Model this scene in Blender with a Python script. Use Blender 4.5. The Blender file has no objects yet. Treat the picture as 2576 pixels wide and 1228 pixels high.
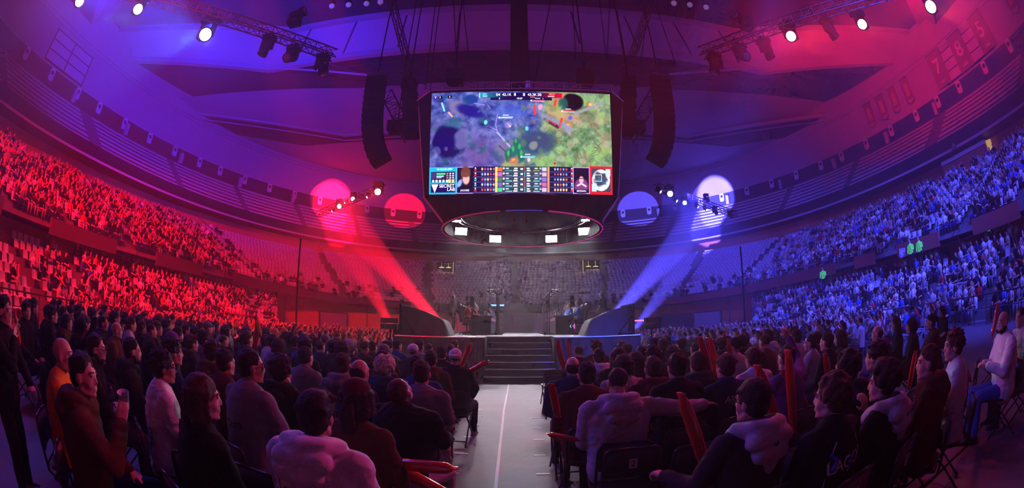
import bpy, math, random
import numpy as np
from mathutils import Vector, Matrix, Euler
random.seed(7); RNG = np.random.default_rng(7)
S = bpy.context.scene
COL = S.collection
PI = math.pi
EYE = 1.7; PITCH = math.radians(11.0); FP = 1073.0

# ---------- the photograph's lens: a 15 mm full-frame fisheye; pixel -> ray, used only to read positions off the photo
def ray(x, y):
    dx = (x-1288)/FP; dy = (y-614)/FP; r = math.hypot(dx, dy)
    th = 2*math.asin(r/2); s = math.sin(th)/r if r else 1
    X = dx*s; D = dy*s; Z = math.cos(th)
    return X, Z*math.cos(PITCH)+D*math.sin(PITCH), -(D*math.cos(PITCH)-Z*math.sin(PITCH))
def atz(x, y, z):
    X, Y, Z = ray(x, y); t = (z-EYE)/Z
    return Vector((X*t, Y*t, z))
def aty(x, y, Y0):
    X, Y, Z = ray(x, y); t = Y0/Y
    return Vector((X*t, Y0, EYE+Z*t))

cam = bpy.data.cameras.new('camera'); cam.type = 'PANO'
try:
    cam.panorama_type = 'FISHEYE_EQUISOLID'; cam.fisheye_lens = 15.0; cam.fisheye_fov = PI
except Exception:
    pass
try:
    cam.cycles.panorama_type = 'FISHEYE_EQUISOLID'; cam.cycles.fisheye_lens = 15.0; cam.cycles.fisheye_fov = PI
except Exception:
    pass
cam.sensor_fit = 'HORIZONTAL'; cam.sensor_width = 36.0; cam.lens = 15.0
cam.clip_start = 0.05; cam.clip_end = 400
co = bpy.data.objects.new('camera', cam); COL.objects.link(co)
co.location = (0, 0, EYE); co.rotation_euler = (PI/2+PITCH, 0, 0); S.camera = co

vs = S.view_settings
vs.view_transform = 'Standard'; vs.look = 'None'; vs.gamma = 1; vs.use_curve_mapping = False; vs.exposure = 0.0
cy = S.cycles
cy.use_denoising = True; cy.max_bounces = 2; cy.diffuse_bounces = 1; cy.glossy_bounces = 1; cy.transmission_bounces = 2
cy.volume_bounces = 0; cy.transparent_max_bounces = 6; cy.use_adaptive_sampling = True; cy.adaptive_threshold = 0.11; cy.adaptive_min_samples = 12
cy.sample_clamp_indirect = 4.0; cy.caustics_reflective = False; cy.caustics_refractive = False
try: cy.use_light_tree = True
except Exception: pass

# ---------- materials
MATS = {}
def mat(name, col, rough=0.7, metal=0.0, noise=0.0, nscale=20.0, bump=0.0, bscale=60.0, emit=None, estr=0.0, spec=0.5, sheen=0.0):
    if name in MATS: return MATS[name]
    m = bpy.data.materials.new(name); m.use_nodes = True
    nt = m.node_tree; b = nt.nodes['Principled BSDF']
    b.inputs['Base Color'].default_value = (*col, 1); b.inputs['Roughness'].default_value = rough
    b.inputs['Metallic'].default_value = metal; b.inputs['Specular IOR Level'].default_value = spec
    if noise > 0:
        tc = nt.nodes.new('ShaderNodeTexCoord'); n = nt.nodes.new('ShaderNodeTexNoise'); n.inputs['Scale'].default_value = nscale
        n.inputs['Detail'].default_value = 4
        mx = nt.nodes.new('ShaderNodeMix'); mx.data_type = 'RGBA'
        mx.inputs['A'].default_value = (*[c*(1-noise) for c in col], 1); mx.inputs['B'].default_value = (*[min(1, c*(1+noise)) for c in col], 1)
        nt.links.new(tc.outputs['Object'], n.inputs['Vector']); nt.links.new(n.outputs['Fac'], mx.inputs['Factor'])
        nt.links.new(mx.outputs['Result'], b.inputs['Base Color'])
    if bump > 0:
        tc = nt.nodes.new('ShaderNodeTexCoord'); n = nt.nodes.new('ShaderNodeTexNoise'); n.inputs['Scale'].default_value = bscale
        bp = nt.nodes.new('ShaderNodeBump'); bp.inputs['Strength'].default_value = bump; bp.inputs['Distance'].default_value = 0.02
        nt.links.new(tc.outputs['Object'], n.inputs['Vector']); nt.links.new(n.outputs['Fac'], bp.inputs['Height'])
        nt.links.new(bp.outputs['Normal'], b.inputs['Normal'])
    if emit:
        b.inputs['Emission Color'].default_value = (*emit, 1); b.inputs['Emission Strength'].default_value = estr
    MATS[name] = m
    return m
CL = {  # cloth colours
 'black': (.012,.012,.014), 'charcoal': (.035,.035,.04), 'navy': (.015,.025,.09), 'dark blue': (.03,.06,.22), 'blue': (.05,.13,.5), 'maroon': (.10,.015,.02),
 'brown': (.10,.045,.025), 'grey': (.22,.22,.23), 'light grey': (.48,.48,.5), 'white': (.8,.8,.8), 'beige': (.5,.42,.3), 'olive': (.09,.1,.04),
 'red': (.6,.03,.03), 'orange': (.75,.2,.03), 'green': (.05,.25,.1), 'pink': (.75,.35,.42), 'purple': (.2,.08,.3), 'hivis': (.35,1.0,.1)}
def cloth(c): return mat('cloth_'+c, CL[c], rough=.9, noise=.18, nscale=14, bump=.22, bscale=150, spec=.15)
SKIN = [mat('skin_light', (.62,.36,.26), rough=.55, bump=.08, bscale=200), mat('skin_mid', (.5,.27,.18), rough=.55, bump=.08, bscale=200), mat('skin_tan', (.35,.18,.11), rough=.55, bump=.08, bscale=200)]
HAIRC = {'dark': mat('hair_dark', (.018,.012,.01), rough=.75, noise=.5, nscale=60, bump=.5, bscale=140), 'brown': mat('hair_brown', (.07,.03,.015), rough=.75, noise=.5, nscale=60, bump=.5, bscale=140),
         'fair': mat('hair_fair', (.35,.2,.09), rough=.75, noise=.5, nscale=60, bump=.5, bscale=140), 'blond': mat('hair_blond', (.6,.5,.35), rough=.75, noise=.4, nscale=60, bump=.5, bscale=140), 'grey': mat('hair_grey', (.4,.4,.4), rough=.5, noise=.4, nscale=60, bump=.8, bscale=140)}
M_black = mat('matt_black_metal', (.004,.004,.005), rough=.9, metal=0, spec=.04)
M_dark = mat('dark_grey_metal', (.045,.045,.05), rough=.4, metal=.5)
M_alu = mat('brushed_aluminium', (.55,.55,.58), rough=.35, metal=.8, noise=.1)
M_steel = mat('painted_steel_rail', (.05,.055,.07), rough=.4, metal=.5)
M_white = mat('white_plastic', (.75,.75,.77), rough=.4)
M_seat = mat('pale_grey_seat_plastic', (.62,.6,.63), rough=.35, noise=.06, nscale=3)
M_chair = mat('black_chair_plastic', (.02,.02,.024), rough=.42, bump=.05)
M_chairm = mat('dark_chair_tube', (.06,.06,.07), rough=.3, metal=.7)
M_conc = mat('tier_concrete', (.17,.155,.16), rough=.85, noise=.2, nscale=2, bump=.1)
M_bench = mat('balcony_bench_concrete', (.5,.47,.5), rough=.8, noise=.12, nscale=2)
M_tan = mat('ochre_painted_wall', (.62,.2,.09), rough=.75, noise=.12, nscale=.8, bump=.1, bscale=8)
M_wall = mat('pale_mauve_wall', (.48,.42,.47), rough=.8, noise=.1, nscale=.7, bump=.1, bscale=5)
M_dkwall = mat('dark_grey_band', (.05,.05,.07), rough=.7, noise=.15)
M_maroon = mat('maroon_parapet', (.085,.02,.03), rough=.6, noise=.1, nscale=2)
M_fasc = mat('black_fascia', (.018,.018,.03), rough=.6)
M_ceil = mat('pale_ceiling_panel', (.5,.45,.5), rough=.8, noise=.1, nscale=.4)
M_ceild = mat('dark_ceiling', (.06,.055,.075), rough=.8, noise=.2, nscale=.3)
M_skirt = mat('black_stage_drape', (.02,.02,.024), rough=.9, noise=.2, bump=.4, bscale=20)
M_deck = mat('stage_deck_top', (.045,.045,.05), rough=.6, noise=.2, bump=.1)
M_drape = mat('charcoal_cover_cloth', (.028,.028,.032), rough=.85, noise=.15, bump=.3, bscale=30)
M_tape = mat('white_floor_tape', (.7,.7,.7), rough=.6, noise=.15, nscale=9)
M_stick = mat('red_inflatable_foil', (.75,.045,.02), rough=.18, noise=.1, nscale=6, spec=.8)
M_stick.node_tree.nodes['Principled BSDF'].inputs['Coat Weight'].default_value = .5
M_yel = mat('yellow_plastic', (.75,.5,.03), rough=.4)
M_hiv = mat('fluorescent_vest', (.2,1.0,.12), rough=.6, emit=(.12,1,.2), estr=.45)  # emission added so the vests glow green under blue light
M_lens = {}

def lens(name, col, s):
    return mat('lamp_lens_'+name, (0, 0, 0), emit=col, estr=s)

# ---------- object helpers
def tag(o, label=None, cat=None, group=None, kind=None):
    if label: o['label'] = label
    if cat: o['category'] = cat
    if group: o['group'] = group
    if kind: o['kind'] = kind
    return o
def link(name, data, parent=None, loc=None, rot=None):
    o = bpy.data.objects.new(name, data); COL.objects.link(o)
    if parent is not None: o.parent = parent
    if loc is not None: o.location = loc
    if rot is not None: o.rotation_euler = rot
    return o
def empty(name, loc=(0, 0, 0), rz=0, parent=None):
    o = link(name, None, parent, loc, (0, 0, rz)); o.empty_display_size = .1
    return o

class MB:
    def __init__(s): s.v = []; s.f = []; s.m = []; s.mi = 0
    def add(s, vs, fs):
        b = len(s.v); s.v += [tuple(p) for p in vs]; s.f += [tuple(b+i for i in f) for f in fs]; s.m += [s.mi]*len(fs); return s
    def box(s, c, d, R=None):
        c = Vector(c); hx, hy, hz = d[0]/2, d[1]/2, d[2]/2
        P = [Vector((x, y, z)) for z in (-hz, hz) for y in (-hy, hy) for x in (-hx, hx)]
        if R is not None: P = [R @ p for p in P]
        return s.add([p+c for p in P], [(0,2,3,1),(4,5,7,6),(0,1,5,4),(2,6,7,3),(0,4,6,2),(1,3,7,5)])
    def quad(s, a, b, c, d): return s.add([a, b, c, d], [(0, 1, 2, 3)])
    def prism(s, pts, z0, z1):  # pts ccw (x,y)
        n = len(pts)
        return s.add([(x, y, z0) for x, y in pts]+[(x, y, z1) for x, y in pts], [tuple(range(n-1, -1, -1)), tuple(range(n, 2*n))]+[(i, (i+1) % n, n+(i+1) % n, n+i) for i in range(n)])
    def tube(s, pts, r, n=6, close=False):
        pts = [Vector(p) for p in pts]; rr = r if isinstance(r, (list, tuple)) else [r]*len(pts)
        rings = []; up = None
        for i, p in enumerate(pts):
            if close: t = pts[(i+1) % len(pts)]-pts[i-1]
            else: t = (pts[min(i+1, len(pts)-1)]-pts[max(i-1, 0)])
            if t.length < 1e-9: t = Vector((0, 0, 1))
            t.normalize()
            if up is None:
                up = Vector((0, 0, 1)) if abs(t.z) < .9 else Vector((1, 0, 0))
            a = t.cross(up); 
            if a.length < 1e-6: a = t.orthogonal()
            a.normalize(); b = t.cross(a); up = -b
            rings.append([p+(a*math.cos(2*PI*k/n)+b*math.sin(2*PI*k/n))*rr[i] for k in range(n)])
        V = [q for R in rings for q in R]; F = []; m = len(rings)
        for i in range(m if close else m-1):
            j = (i+1) % m
            for k in range(n):
                F.append((i*n+k, j*n+k, j*n+(k+1) % n, i*n+(k+1) % n))
        if not close: F += [tuple(range(n)), tuple(range((m-1)*n+n-1, (m-1)*n-1, -1))]
        return s.add(V, F)
    def cyl(s, a, b, r, n=12): return s.tube([a, b], r, n)
    def lathe(s, prof, c=(0, 0, 0), n=20, R=None):
        c = Vector(c); V = []
        for r, z in prof:
            for k in range(n):
                p = Vector((r*math.cos(2*PI*k/n), r*math.sin(2*PI*k/n), z)); V.append((R @ p if R is not None else p)+c)
        F = []
        for i in range(len(prof)-1):
            for k in range(n): F.append((i*n+k, i*n+(k+1) % n, (i+1)*n+(k+1) % n, (i+1)*n+k))
        F += [tuple(range(n-1, -1, -1)), tuple(range((len(prof)-1)*n, len(prof)*n))]
        return s.add(V, F)
    def ball(s, c, rad, nu=12, nv=8, R=None):
        c = Vector(c); rx, ry, rz = (rad,)*3 if not isinstance(rad, (tuple, list)) else rad
        V = [Vector((0, 0, -rz))]
        for i in range(1, nv):
            th = -PI/2+PI*i/nv
            for k in range(nu): V.append(Vector((rx*math.cos(th)*math.cos(2*PI*k/nu), ry*math.cos(th)*math.sin(2*PI*k/nu), rz*math.sin(th))))
        V.append(Vector((0, 0, rz)))
        if R is not None: V = [R @ p for p in V]
        V = [p+c for p in V]; F = []
        for k in range(nu): F.append((0, 1+(k+1) % nu, 1+k)); F.append((len(V)-1, len(V)-1-nu+k, len(V)-1-nu+(k+1) % nu))
        for i in range(nv-2):
            for k in range(nu):
                a = 1+i*nu; F.append((a+k, a+(k+1) % nu, a+nu+(k+1) % nu, a+nu+k))
        return s.add(V, F)
    def cap(s, a, ra, b, rb, n=10):  # tapered capsule, closed
        a = Vector(a); b = Vector(b); d = b-a; L = d.length
        if L < 1e-5: return s.ball(a, max(ra, rb), n, 6)
        t = d/L; P = []; Rr = []
        for k in range(4): ang = -PI/2+PI/2*k/3; P.append(a+t*math.sin(ang)*ra*.999); Rr.append(max(ra*math.cos(ang), ra*.02))
        for k in range(4): ang = PI/2*k/3; P.append(b+t*math.sin(ang)*rb*.999); Rr.append(max(rb*math.cos(ang), rb*.02))
        return s.tube(P, Rr, n)
    def mesh(s, name, mats, smooth=False):
        me = bpy.data.meshes.new(name); me.from_pydata([tuple(v) for v in s.v], [], s.f)
        if not isinstance(mats, (list, tuple)): mats = [mats]
        for m in mats: me.materials.append(m)
        if len(mats) > 1: me.polygons.foreach_set('material_index', s.m)
        if smooth: me.polygons.foreach_set('use_smooth', [True]*len(me.polygons))
        me.update(); return me
    def obj(s, name, mats, parent=None, loc=None, rot=None, smooth=False):
        return link(name, s.mesh(name, mats, smooth), parent, loc, rot)

from mathutils import noise as MN
def displace(me, fn):
    n = len(me.vertices); co = np.empty(n*3, np.float32); me.vertices.foreach_get('co', co); co = co.reshape(-1, 3); nr = np.array([tuple(v.vector) for v in me.vertex_normals], np.float32)
    d = np.array([fn(p) for p in co.tolist()], np.float32); me.vertices.foreach_set('co', (co+nr*d[:, None]).ravel()); me.update()
def remesh(mb, name, m, vox, smooth=2, mats=None, folds=0.0):
    """union of closed shapes -> one continuous skin"""
    me = mb.mesh('tmp_src', m); o = bpy.data.objects.new('tmp_src', me); COL.objects.link(o)
    md = o.modifiers.new('r', 'REMESH'); md.mode = 'VOXEL'; md.voxel_size = vox; md.use_smooth_shade = True
    if smooth:
        sm = o.modifiers.new('s', 'SMOOTH'); sm.factor = .5; sm.iterations = smooth
    dg = bpy.context.evaluated_depsgraph_get(); dg.update()
    out = bpy.data.meshes.new_from_object(o.evaluated_get(dg)); out.name = name
    bpy.data.objects.remove(o); bpy.data.meshes.remove(me)
    out.materials.clear(); out.materials.append(m)
    out.polygons.foreach_set('use_smooth', [True]*len(out.polygons))
    if folds: displace(out, lambda p: folds*(1-abs(MN.noise(Vector((p[0]*5+p[2]*3, p[1]*5, p[2]*11-p[0]*4))+Vector((MN.noise(Vector((p[0]*4.2, p[1]*4.2, p[2]*8))), 0, MN.noise(Vector((p[0]*3.5+3, p[1]*3.5, p[2]*6))))) *1.5))*2.2))
    return out
def textmesh(txt, size, m, depth=.002, align='CENTER', font_scale=1.0):
    c = bpy.data.curves.new('txt', 'FONT'); c.body = txt; c.size = size; c.extrude = depth; c.align_x = align; c.align_y = 'CENTER'; c.offset = size*.012
    o = bpy.data.objects.new('txt', c); COL.objects.link(o)
    dg = bpy.context.evaluated_depsgraph_get(); dg.update()
    me = bpy.data.meshes.new_from_object(o.evaluated_get(dg)); bpy.data.objects.remove(o); bpy.data.curves.remove(c)
    me.materials.clear(); me.materials.append(m); return me
NUMW = ['zero','one','two','three','four','five','six','seven','eight','nine','ten','eleven','twelve','thirteen','fourteen','fifteen','sixteen','seventeen','eighteen','nineteen','twenty']
def nw(i):
    if i <= 20: return NUMW[i]
    if i < 100:
        t = ['','','twenty','thirty','forty','fifty','sixty','seventy','eighty','ninety'][i//10]; return t+('-'+NUMW[i % 10] if i % 10 else '')
    return str(i)
ORD = ['zeroth','first','second','third','fourth','fifth','sixth','seventh','eighth','ninth','tenth','eleventh','twelfth','thirteenth','fourteenth','fifteenth','sixteenth','seventeenth','eighteenth','nineteenth','twentieth']
def ow(i):
    if i >= 100: return '%dth' % i if i % 10 not in (1, 2, 3) or i % 100 in (11, 12, 13) else '%d%s' % (i, ['st', 'nd', 'rd'][i % 10-1])
    if i <= 20: return ORD[i]
    t = ['','','twent','thirt','fort','fift','sixt','sevent','eight','ninet'][i//10]
    return t+'ieth' if i % 10 == 0 else t+'y-'+ORD[i % 10]
# ================= arena bowl: rounded-oval rings (a, b, exponent n, height at the sides, height at the far end)
CX, CYY = .3, 21.5
def ringpt(a, b, n, zs, ze, t):
    c, s = math.cos(t), math.sin(t)
    x = CX+a*math.copysign(abs(c)**(2/n), c); y = CYY+b*math.copysign(abs(s)**(2/n), s)
    # even parameter -> the far end sits a little lower or higher than the long sides
    w = max(0, min(1, (y-CYY)/max(b, 1e-6)))**2
    return (x, y, zs+(ze-zs)*w)
def uni(a, b, n, N, t0=0, t1=2*PI):
    """parameters giving roughly even spacing along the ring"""
    T = np.linspace(t0, t1, 2000); P = np.array([ringpt(a, b, n, 0, 0, t)[:2] for t in T])
    d = np.r_[0, np.cumsum(np.hypot(*(P[1:]-P[:-1]).T))]
    return np.interp(np.linspace(0, d[-1], N), d, T), d[-1]
R_PAR = (23.8, 31.4, 3.0, 5.05, 4.1)
R_TOP = (37.0, 45.4, 2.4, 10.75, 11.5)
NROW = 17
def upring(k, dz=0.0, da=0.0):
    f = (k/NROW)
    return tuple(R_PAR[i]+(R_TOP[i]-R_PAR[i])*f+(da if i < 2 else 0) for i in range(3))+tuple(R_PAR[i]-.55+(R_TOP[i]-(R_PAR[i]-.55))*f+dz for i in (3, 4))
SEG = 180
def band(mb, r0, r1, t0=0, t1=2*PI, seg=SEG, flip=False):
    V = []; F = []
    n = max(2, int(seg*(t1-t0)/(2*PI))+1)
    for i in range(n+1):
        t = t0+(t1-t0)*i/n; V.append(ringpt(*r0, t)); V.append(ringpt(*r1, t))
    for i in range(n):
        q = (2*i, 2*i+2, 2*i+3, 2*i+1); F.append(q[::-1] if flip else q)
    mb.add(V, F)
def az_of(x, y): return math.degrees(math.atan2(x, y))

# floor
fm = mat('arena_floor_grey', (.12,.116,.12), rough=.62, noise=.35, nscale=2.2, bump=.25, bscale=7)
nt = fm.node_tree
m = MB(); m.quad((-48, -32, 0), (48, -32, 0), (48, 76, 0), (-48, 76, 0)); tag(m.obj('floor', fm), kind='structure')

# upper tier: stepped concrete
m = MB()
for k in range(NROW):
    band(m, upring(k), upring(k+1)[:3]+upring(k)[3:]); r1 = upring(k+1); band(m, r1[:3]+upring(k)[3:], r1)
tag(m.obj('floor_upper_terrace', M_conc), kind='structure')
WALLA = (41.9, 51.8, 2.3)
m = MB(); band(m, R_TOP, (*WALLA, 10.75, 11.5)); tag(m.obj('floor_upper_walkway', M_conc), kind='structure')
m = MB(); band(m, (*WALLA, 10.75, 11.5), (*WALLA, 13.75, 13.75)); tag(m.obj('wall_concourse', M_tan), kind='structure')
m = MB(); band(m, (*WALLA, 13.76, 13.76), (39.3, 49.2, 2.3, 13.76, 13.76)); tag(m.obj('ceiling_balcony_soffit', M_maroon), kind='structure')
m = MB(); band(m, (39.3, 49.2, 2.3, 13.76, 13.76), (39.3, 49.2, 2.3, 14.0, 14.0)); band(m, (39.3, 49.2, 2.3, 14.0, 14.0), (39.45, 49.35, 2.3, 14.0, 14.0)); tag(m.obj('trim_1', M_bench), kind='structure')
m = MB(); band(m, (39.45, 49.35, 2.3, 14.0, 14.0), (39.9, 49.8, 2.3, 15.4, 15.4)); tag(m.obj('wall_balcony_fascia', M_fasc), kind='structure')
# balcony: eight benches
m = MB(); m2 = MB(); NB = 7
def bal(f, dz=0): return (40.2+6.6*f, 50.1+6.6*f, 2.3, 15.3+5.2*f+dz, 15.3+5.2*f+dz)
for k in range(NB):
    a, b = bal(k/NB), bal((k+1)/NB)
    band(m, a, b[:3]+a[3:]); band(m, b[:3]+a[3:], b)
for k in range(NB):
    a, b = bal(k/NB), bal((k+1)/NB)
    seg = 26
    for j in range(seg):  # benches broken by aisles
        t0 = 2*PI*j/seg+.012; t1 = 2*PI*(j+1)/seg-.012
        lo = (a[0]+.35, a[1]+.35, a[2], a[3]+.42, a[4]+.42); hi = (a[0]+.8, a[1]+.8, a[2], a[3]+.42, a[4]+.42)
        band(m2, lo[:3]+(a[3]+.22,)*2, lo, t0, t1); band(m2, lo, hi, t0, t1)
        band(m2, hi, hi[:3]+(a[3]+.62,)*2, t0, t1)
tag(m.obj('floor_balcony_terrace', M_conc), kind='structure')
tag(m2.obj('balcony_bench_rows', M_bench), 'pale concrete bench rows running round the empty balcony', 'bench rows', kind='structure')
W1 = (47.2, 57.1, 2.3)
m = MB(); band(m, bal(1), (*W1, 20.5, 20.5)); band(m, (*W1, 20.5, 20.5), (*W1, 22.7, 22.7)); tag(m.obj('wall_plate_band', M_dkwall), kind='structure')
m = MB(); band(m, (*W1, 22.7, 22.7), (*W1, 22.85, 22.85)); band(m, (*W1, 22.85, 22.85), (47.4, 57.3, 2.3, 22.85, 22.85)); tag(m.obj('trim_2', M_bench), kind='structure')
# upper wall, vertically ribbed
wm = M_wall
nt = wm.node_tree; b = nt.nodes['Principled BSDF']
m = MB(); band(m, (47.4, 57.3, 2.3, 22.85, 22.85), (47.4, 57.3, 2.3, 31.5, 31.5)); tag(m.obj('wall_upper', M_wall), kind='structure')
m = MB()
P = [Vector(ringpt(47.2, 57.1, 2.3, 28.0, 28.0, t)) for t in np.linspace(0, 2*PI, 181)[:-1]]
m.tube(P, .13, 5, True); P = [p-Vector((0, 0, .55)) for p in P]; m.tube(P, .09, 5, True)
tag(m.obj('trim_3', M_bench), kind='structure')

# round-holed plates on the dark band, one every 3.7 m
TP, LP = uni(*W1, 400)
n = 69
TT = [TP[int(i*400/n)] for i in range(n)]
T0 = None
def frame_at(a, b, nn, z, t):
    p = Vector(ringpt(a, b, nn, z, z, t)); q = Vector(ringpt(a, b, nn, z, z, t+.002)); d = (q-p).normalized(); inw = Vector((-d.y, d.x, 0))
    if inw.dot(Vector((CX, CYY, 0))-Vector((p.x, p.y, 0))) < 0: inw = -inw
    return p, d, inw
def tparam(x, y, a, b, nn):  # ring parameter for a direction seen from the arena centre
    u = (x-CX)/a; v = (y-CYY)/b
    return math.atan2(math.copysign(abs(v)**(nn/2), v), math.copysign(abs(u)**(nn/2), u))
def plate():
    m = MB(); w, h, r = .42, .72, .26; K = 16
    outer = []
    for k in range(K):
        a = 2*PI*k/K+PI/K; c, s_ = math.cos(a), math.sin(a); f = 1/max(abs(c), abs(s_)); outer.append((c*f*w, s_*f*h))
    V = [(x, 0, z) for x, z in outer]+[(r*math.cos(2*PI*k/K+PI/K), 0, .2+r*math.sin(2*PI*k/K+PI/K)) for k in range(K)]
    V += [(x, .12, z) for x, z in outer]+[(v[0], .12, v[2]) for v in V[K:2*K]]
    F = []
    for k in range(K):
        j = (k+1) % K; F += [(k, j, K+j, K+k), (2*K+k, 3*K+k, 3*K+j, 2*K+j), (k, 2*K+k, 2*K+j, j), (K+k, K+j, 3*K+j, 3*K+k)]
    return m.add(V, F).mesh('wall_plate', M_white)
PLATE = plate(); cnt = {'left': 0, 'right': 0}
ts = sorted([tparam(*xy, *W1) for xy in []])
plates = []
for i in range(n):
    t = TP[int(i*400/n)]
    p, d, inw = frame_at(47.2, 57.1, 2.3, 22.0, t)
    az = az_of(p.x, p.y)
    if abs(az) < 84 and p.y > -1: plates.append((az, p, inw))
plates.sort(key=lambda q: q[0])
for i, (az, p, inw) in enumerate(plates):
    o = link('wall_plate', PLATE, None, p+inw*.16, (0, 0, math.atan2(inw.y, inw.x)+PI/2))
    side = 'left' if az < 0 else 'right'; k = i+1 if az < 0 else len(plates)-i
    tag(o, 'white wall plate with a round hole, %s from the %s end of the dark band' % (ow(k), side), 'wall plate', 'round-holed plates on the dark band')

# roof: folded ceiling, polygons read off the photograph
def mir(p4): return p4+[(x, 43-y, z) for x, y, z in reversed(p4)]
P0 = mir([(-49, 22.6, 33.5), (-25.3, 33.8, 33.5), (26, 33.8, 33.5), (50, 22.6, 33.5)])
P1 = mir([(-50, 24.5, 30), (-28.8, 36.4, 30), (30.2, 36.4, 30), (51, 24.5, 30)])
P2 = mir([(-52, 40.9, 31), (-18.3, 45.2, 31), (20.4, 45.2, 31), (53, 40.6, 31)])
P3 = mir([(-57, 28.5, 29.0), (-25, 54.6, 29), (26.6, 54.6, 29), (58, 28.5, 29.0)])
P3 = mir([(-57, 34.0, 29.0), (-25, 54.6, 29), (26.6, 54.6, 29), (58, 34.0, 29.0)])
P4 = mir([(-60, 38, 28.7), (-33, 56.6, 28.7), (35, 56.6, 28.7), (61, 38, 28.7)])
P5 = mir([(-66, 60, 27.9), (-40, 92, 27.9), (41, 92, 27.9), (67, 60, 27.9)])
def loft(mb, A, B):
    n = len(A); mb.add(A+B, [(i, (i+1) % n, n+(i+1) % n, n+i) for i in range(n)])
for nm, A, B, mt in (('ceiling_upper_riser', P0, P1, M_ceil), ('ceiling_dark_fold', P1, P2, M_ceild), ('ceiling_middle_riser', P2, P3, M_ceil), ('ceiling_narrow_fold', P3, P4, M_ceild), ('ceiling_outer_panel', P4, P5, M_ceil)):  # risers and outer panel pale, the two folds dark
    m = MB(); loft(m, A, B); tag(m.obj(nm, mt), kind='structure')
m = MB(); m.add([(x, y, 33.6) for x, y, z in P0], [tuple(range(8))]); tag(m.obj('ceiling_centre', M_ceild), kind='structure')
m = MB()
def beam(P, r, dz=0):
    for i in (0, 1, 2):
        a, b = Vector(P[i]), Vector(P[i+1]); d = b-a
        R = Matrix.Rotation(math.atan2(d.y, d.x), 3, 'Z'); m.box((a+b)/2+Vector((0, 0, dz)), (d.length, r, r*.9), R)
beam(P0, .75); beam(P1, .7); beam(P3, .45); beam(P2, .3); beam([(x, y, z-.9) for x, y, z in P3], .14)
tag(m.obj('trim_4', M_ceil), kind='structure')
m = MB()  # roof ribs crossing the dark fold
for k in range(13):
    f = (k+.5)/13; a = Vector(P1[1]).lerp(Vector(P1[2]), f); b = Vector(P2[1]).lerp(Vector(P2[2]), f); m.tube([a-Vector((0, 0, .1)), b-Vector((0, 0, .1))], .11, 4)
for j in range(3):
    f = (j+1)/4; a = Vector(P1[1]).lerp(Vector(P2[1]), f); b = Vector(P1[2]).lerp(Vector(P2[2]), f); m.tube([a-Vector((0, 0, .12)), b-Vector((0, 0, .12))], .08, 4)
for k in range(9):
    f = (k+.5)/9; a = Vector(P0[1]).lerp(Vector(P0[2]), f); b = Vector(P1[1]).lerp(Vector(P1[2]), f); m.tube([a+Vector((0, -.05, .1)), b+Vector((0, -.05, .1))], .12, 4)
for k in range(9):
    f = (k+.5)/9; a = Vector(P2[1]).lerp(Vector(P2[2]), f); b = Vector(P3[1]).lerp(Vector(P3[2]), f); m.tube([a-Vector((0, 0, .08)), b-Vector((0, 0, .08))], .07, 4)
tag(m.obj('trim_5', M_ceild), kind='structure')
# long pipe under the roof
for sx, pts in (('left', [(690, 172), (935, 190)]), ('right', [(1925, 172), (1683, 187)])):
    m = MB(); a = atz(*pts[0], 29.8); b = atz(*pts[1], 26.0); m.tube([a, b], .12, 6)
    tag(m.obj('roof_pipe', M_bench), 'thin pale pipe slanting under the roof on the %s side of the cube' % sx, 'pipe')
# globe lamps under the roof
GL = [(835, 15), (877, 12), (922, 9), (957, 5), (1695, 8), (1735, 12), (1776, 18), (1033, 282-282+2)]
for i, p in enumerate(GL[:7]):
    c = atz(*p, 29.0)
    t = empty('roof_lamp', c); tag(t, "round ceiling lamp, %s of %s under the roof %s of the cube" % (ow(i+1 if i < 4 else i-3), "four" if i < 4 else "three", "left" if i < 4 else "right"), "lamp", "round lamps under the roof")
    m = MB(); m.ball((0, 0, 0), .28, 12, 8); m.obj('globe', mat('glass_globe', (.5,.5,.55), rough=.15, emit=(.6,.4,.8), estr=.25), t, smooth=True)
    m = MB(); m.lathe([(.3, .12), (.34, .3), (.16, .5), (.05, 1.0), (.05, 4.0)], n=10); m.obj('housing', M_black, t)

# parapet panels of the upper tier (the gaps are the stair openings)
def tp_az(az, ring):
    """ring parameter where a line from the camera at azimuth az meets ring"""
    a, b, nn = ring[:3]; lo, hi = .1, 200; sx, sy = math.sin(math.radians(az)), math.cos(math.radians(az))
    for _ in range(50):
        t = (lo+hi)/2
        if (abs(sx*t-CX)/a)**nn+(abs(sy*t-CYY)/b)**nn > 1: hi = t
        else: lo = t
    return tparam(sx*t, sy*t, a, b, nn)
def arc_panel(name, az0, az1, ring, h, th, m_):
    t0, t1 = tp_az(az0, ring), tp_az(az1, ring)
    if t0 > t1: t0, t1 = t1, t0
    if t1-t0 > PI: t0, t1 = t1, t0+2*PI
    mb = MB(); r0 = ring; rb = ring[:3]+(ring[3]-h, ring[4]-h*.8); ro = (ring[0]+th, ring[1]+th)+ring[2:]; rob = (ring[0]+th, ring[1]+th)+rb[2:]
    band(mb, rb, r0, t0, t1); band(mb, r0, ro, t0, t1); band(mb, ro, rob, t0, t1); band(mb, rob, rb, t0, t1)
    for t in (t0, t1): mb.add([ringpt(*r, t) for r in (rb, r0, ro, rob)], [(0, 1, 2, 3)])
    o = mb.obj(name, m_); tag(o, kind='structure'); return o
SPANS = [(-112, -74.5), (-66.2, -55.6), (-49.5, -42.6), (-38.2, -20.5), (-20, -2), (2, 19), (19.6, 31.5), (31.9, 44.6), (47.5, 50.5), (54, 60.5), (66, 74), (78, 112)]
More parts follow.
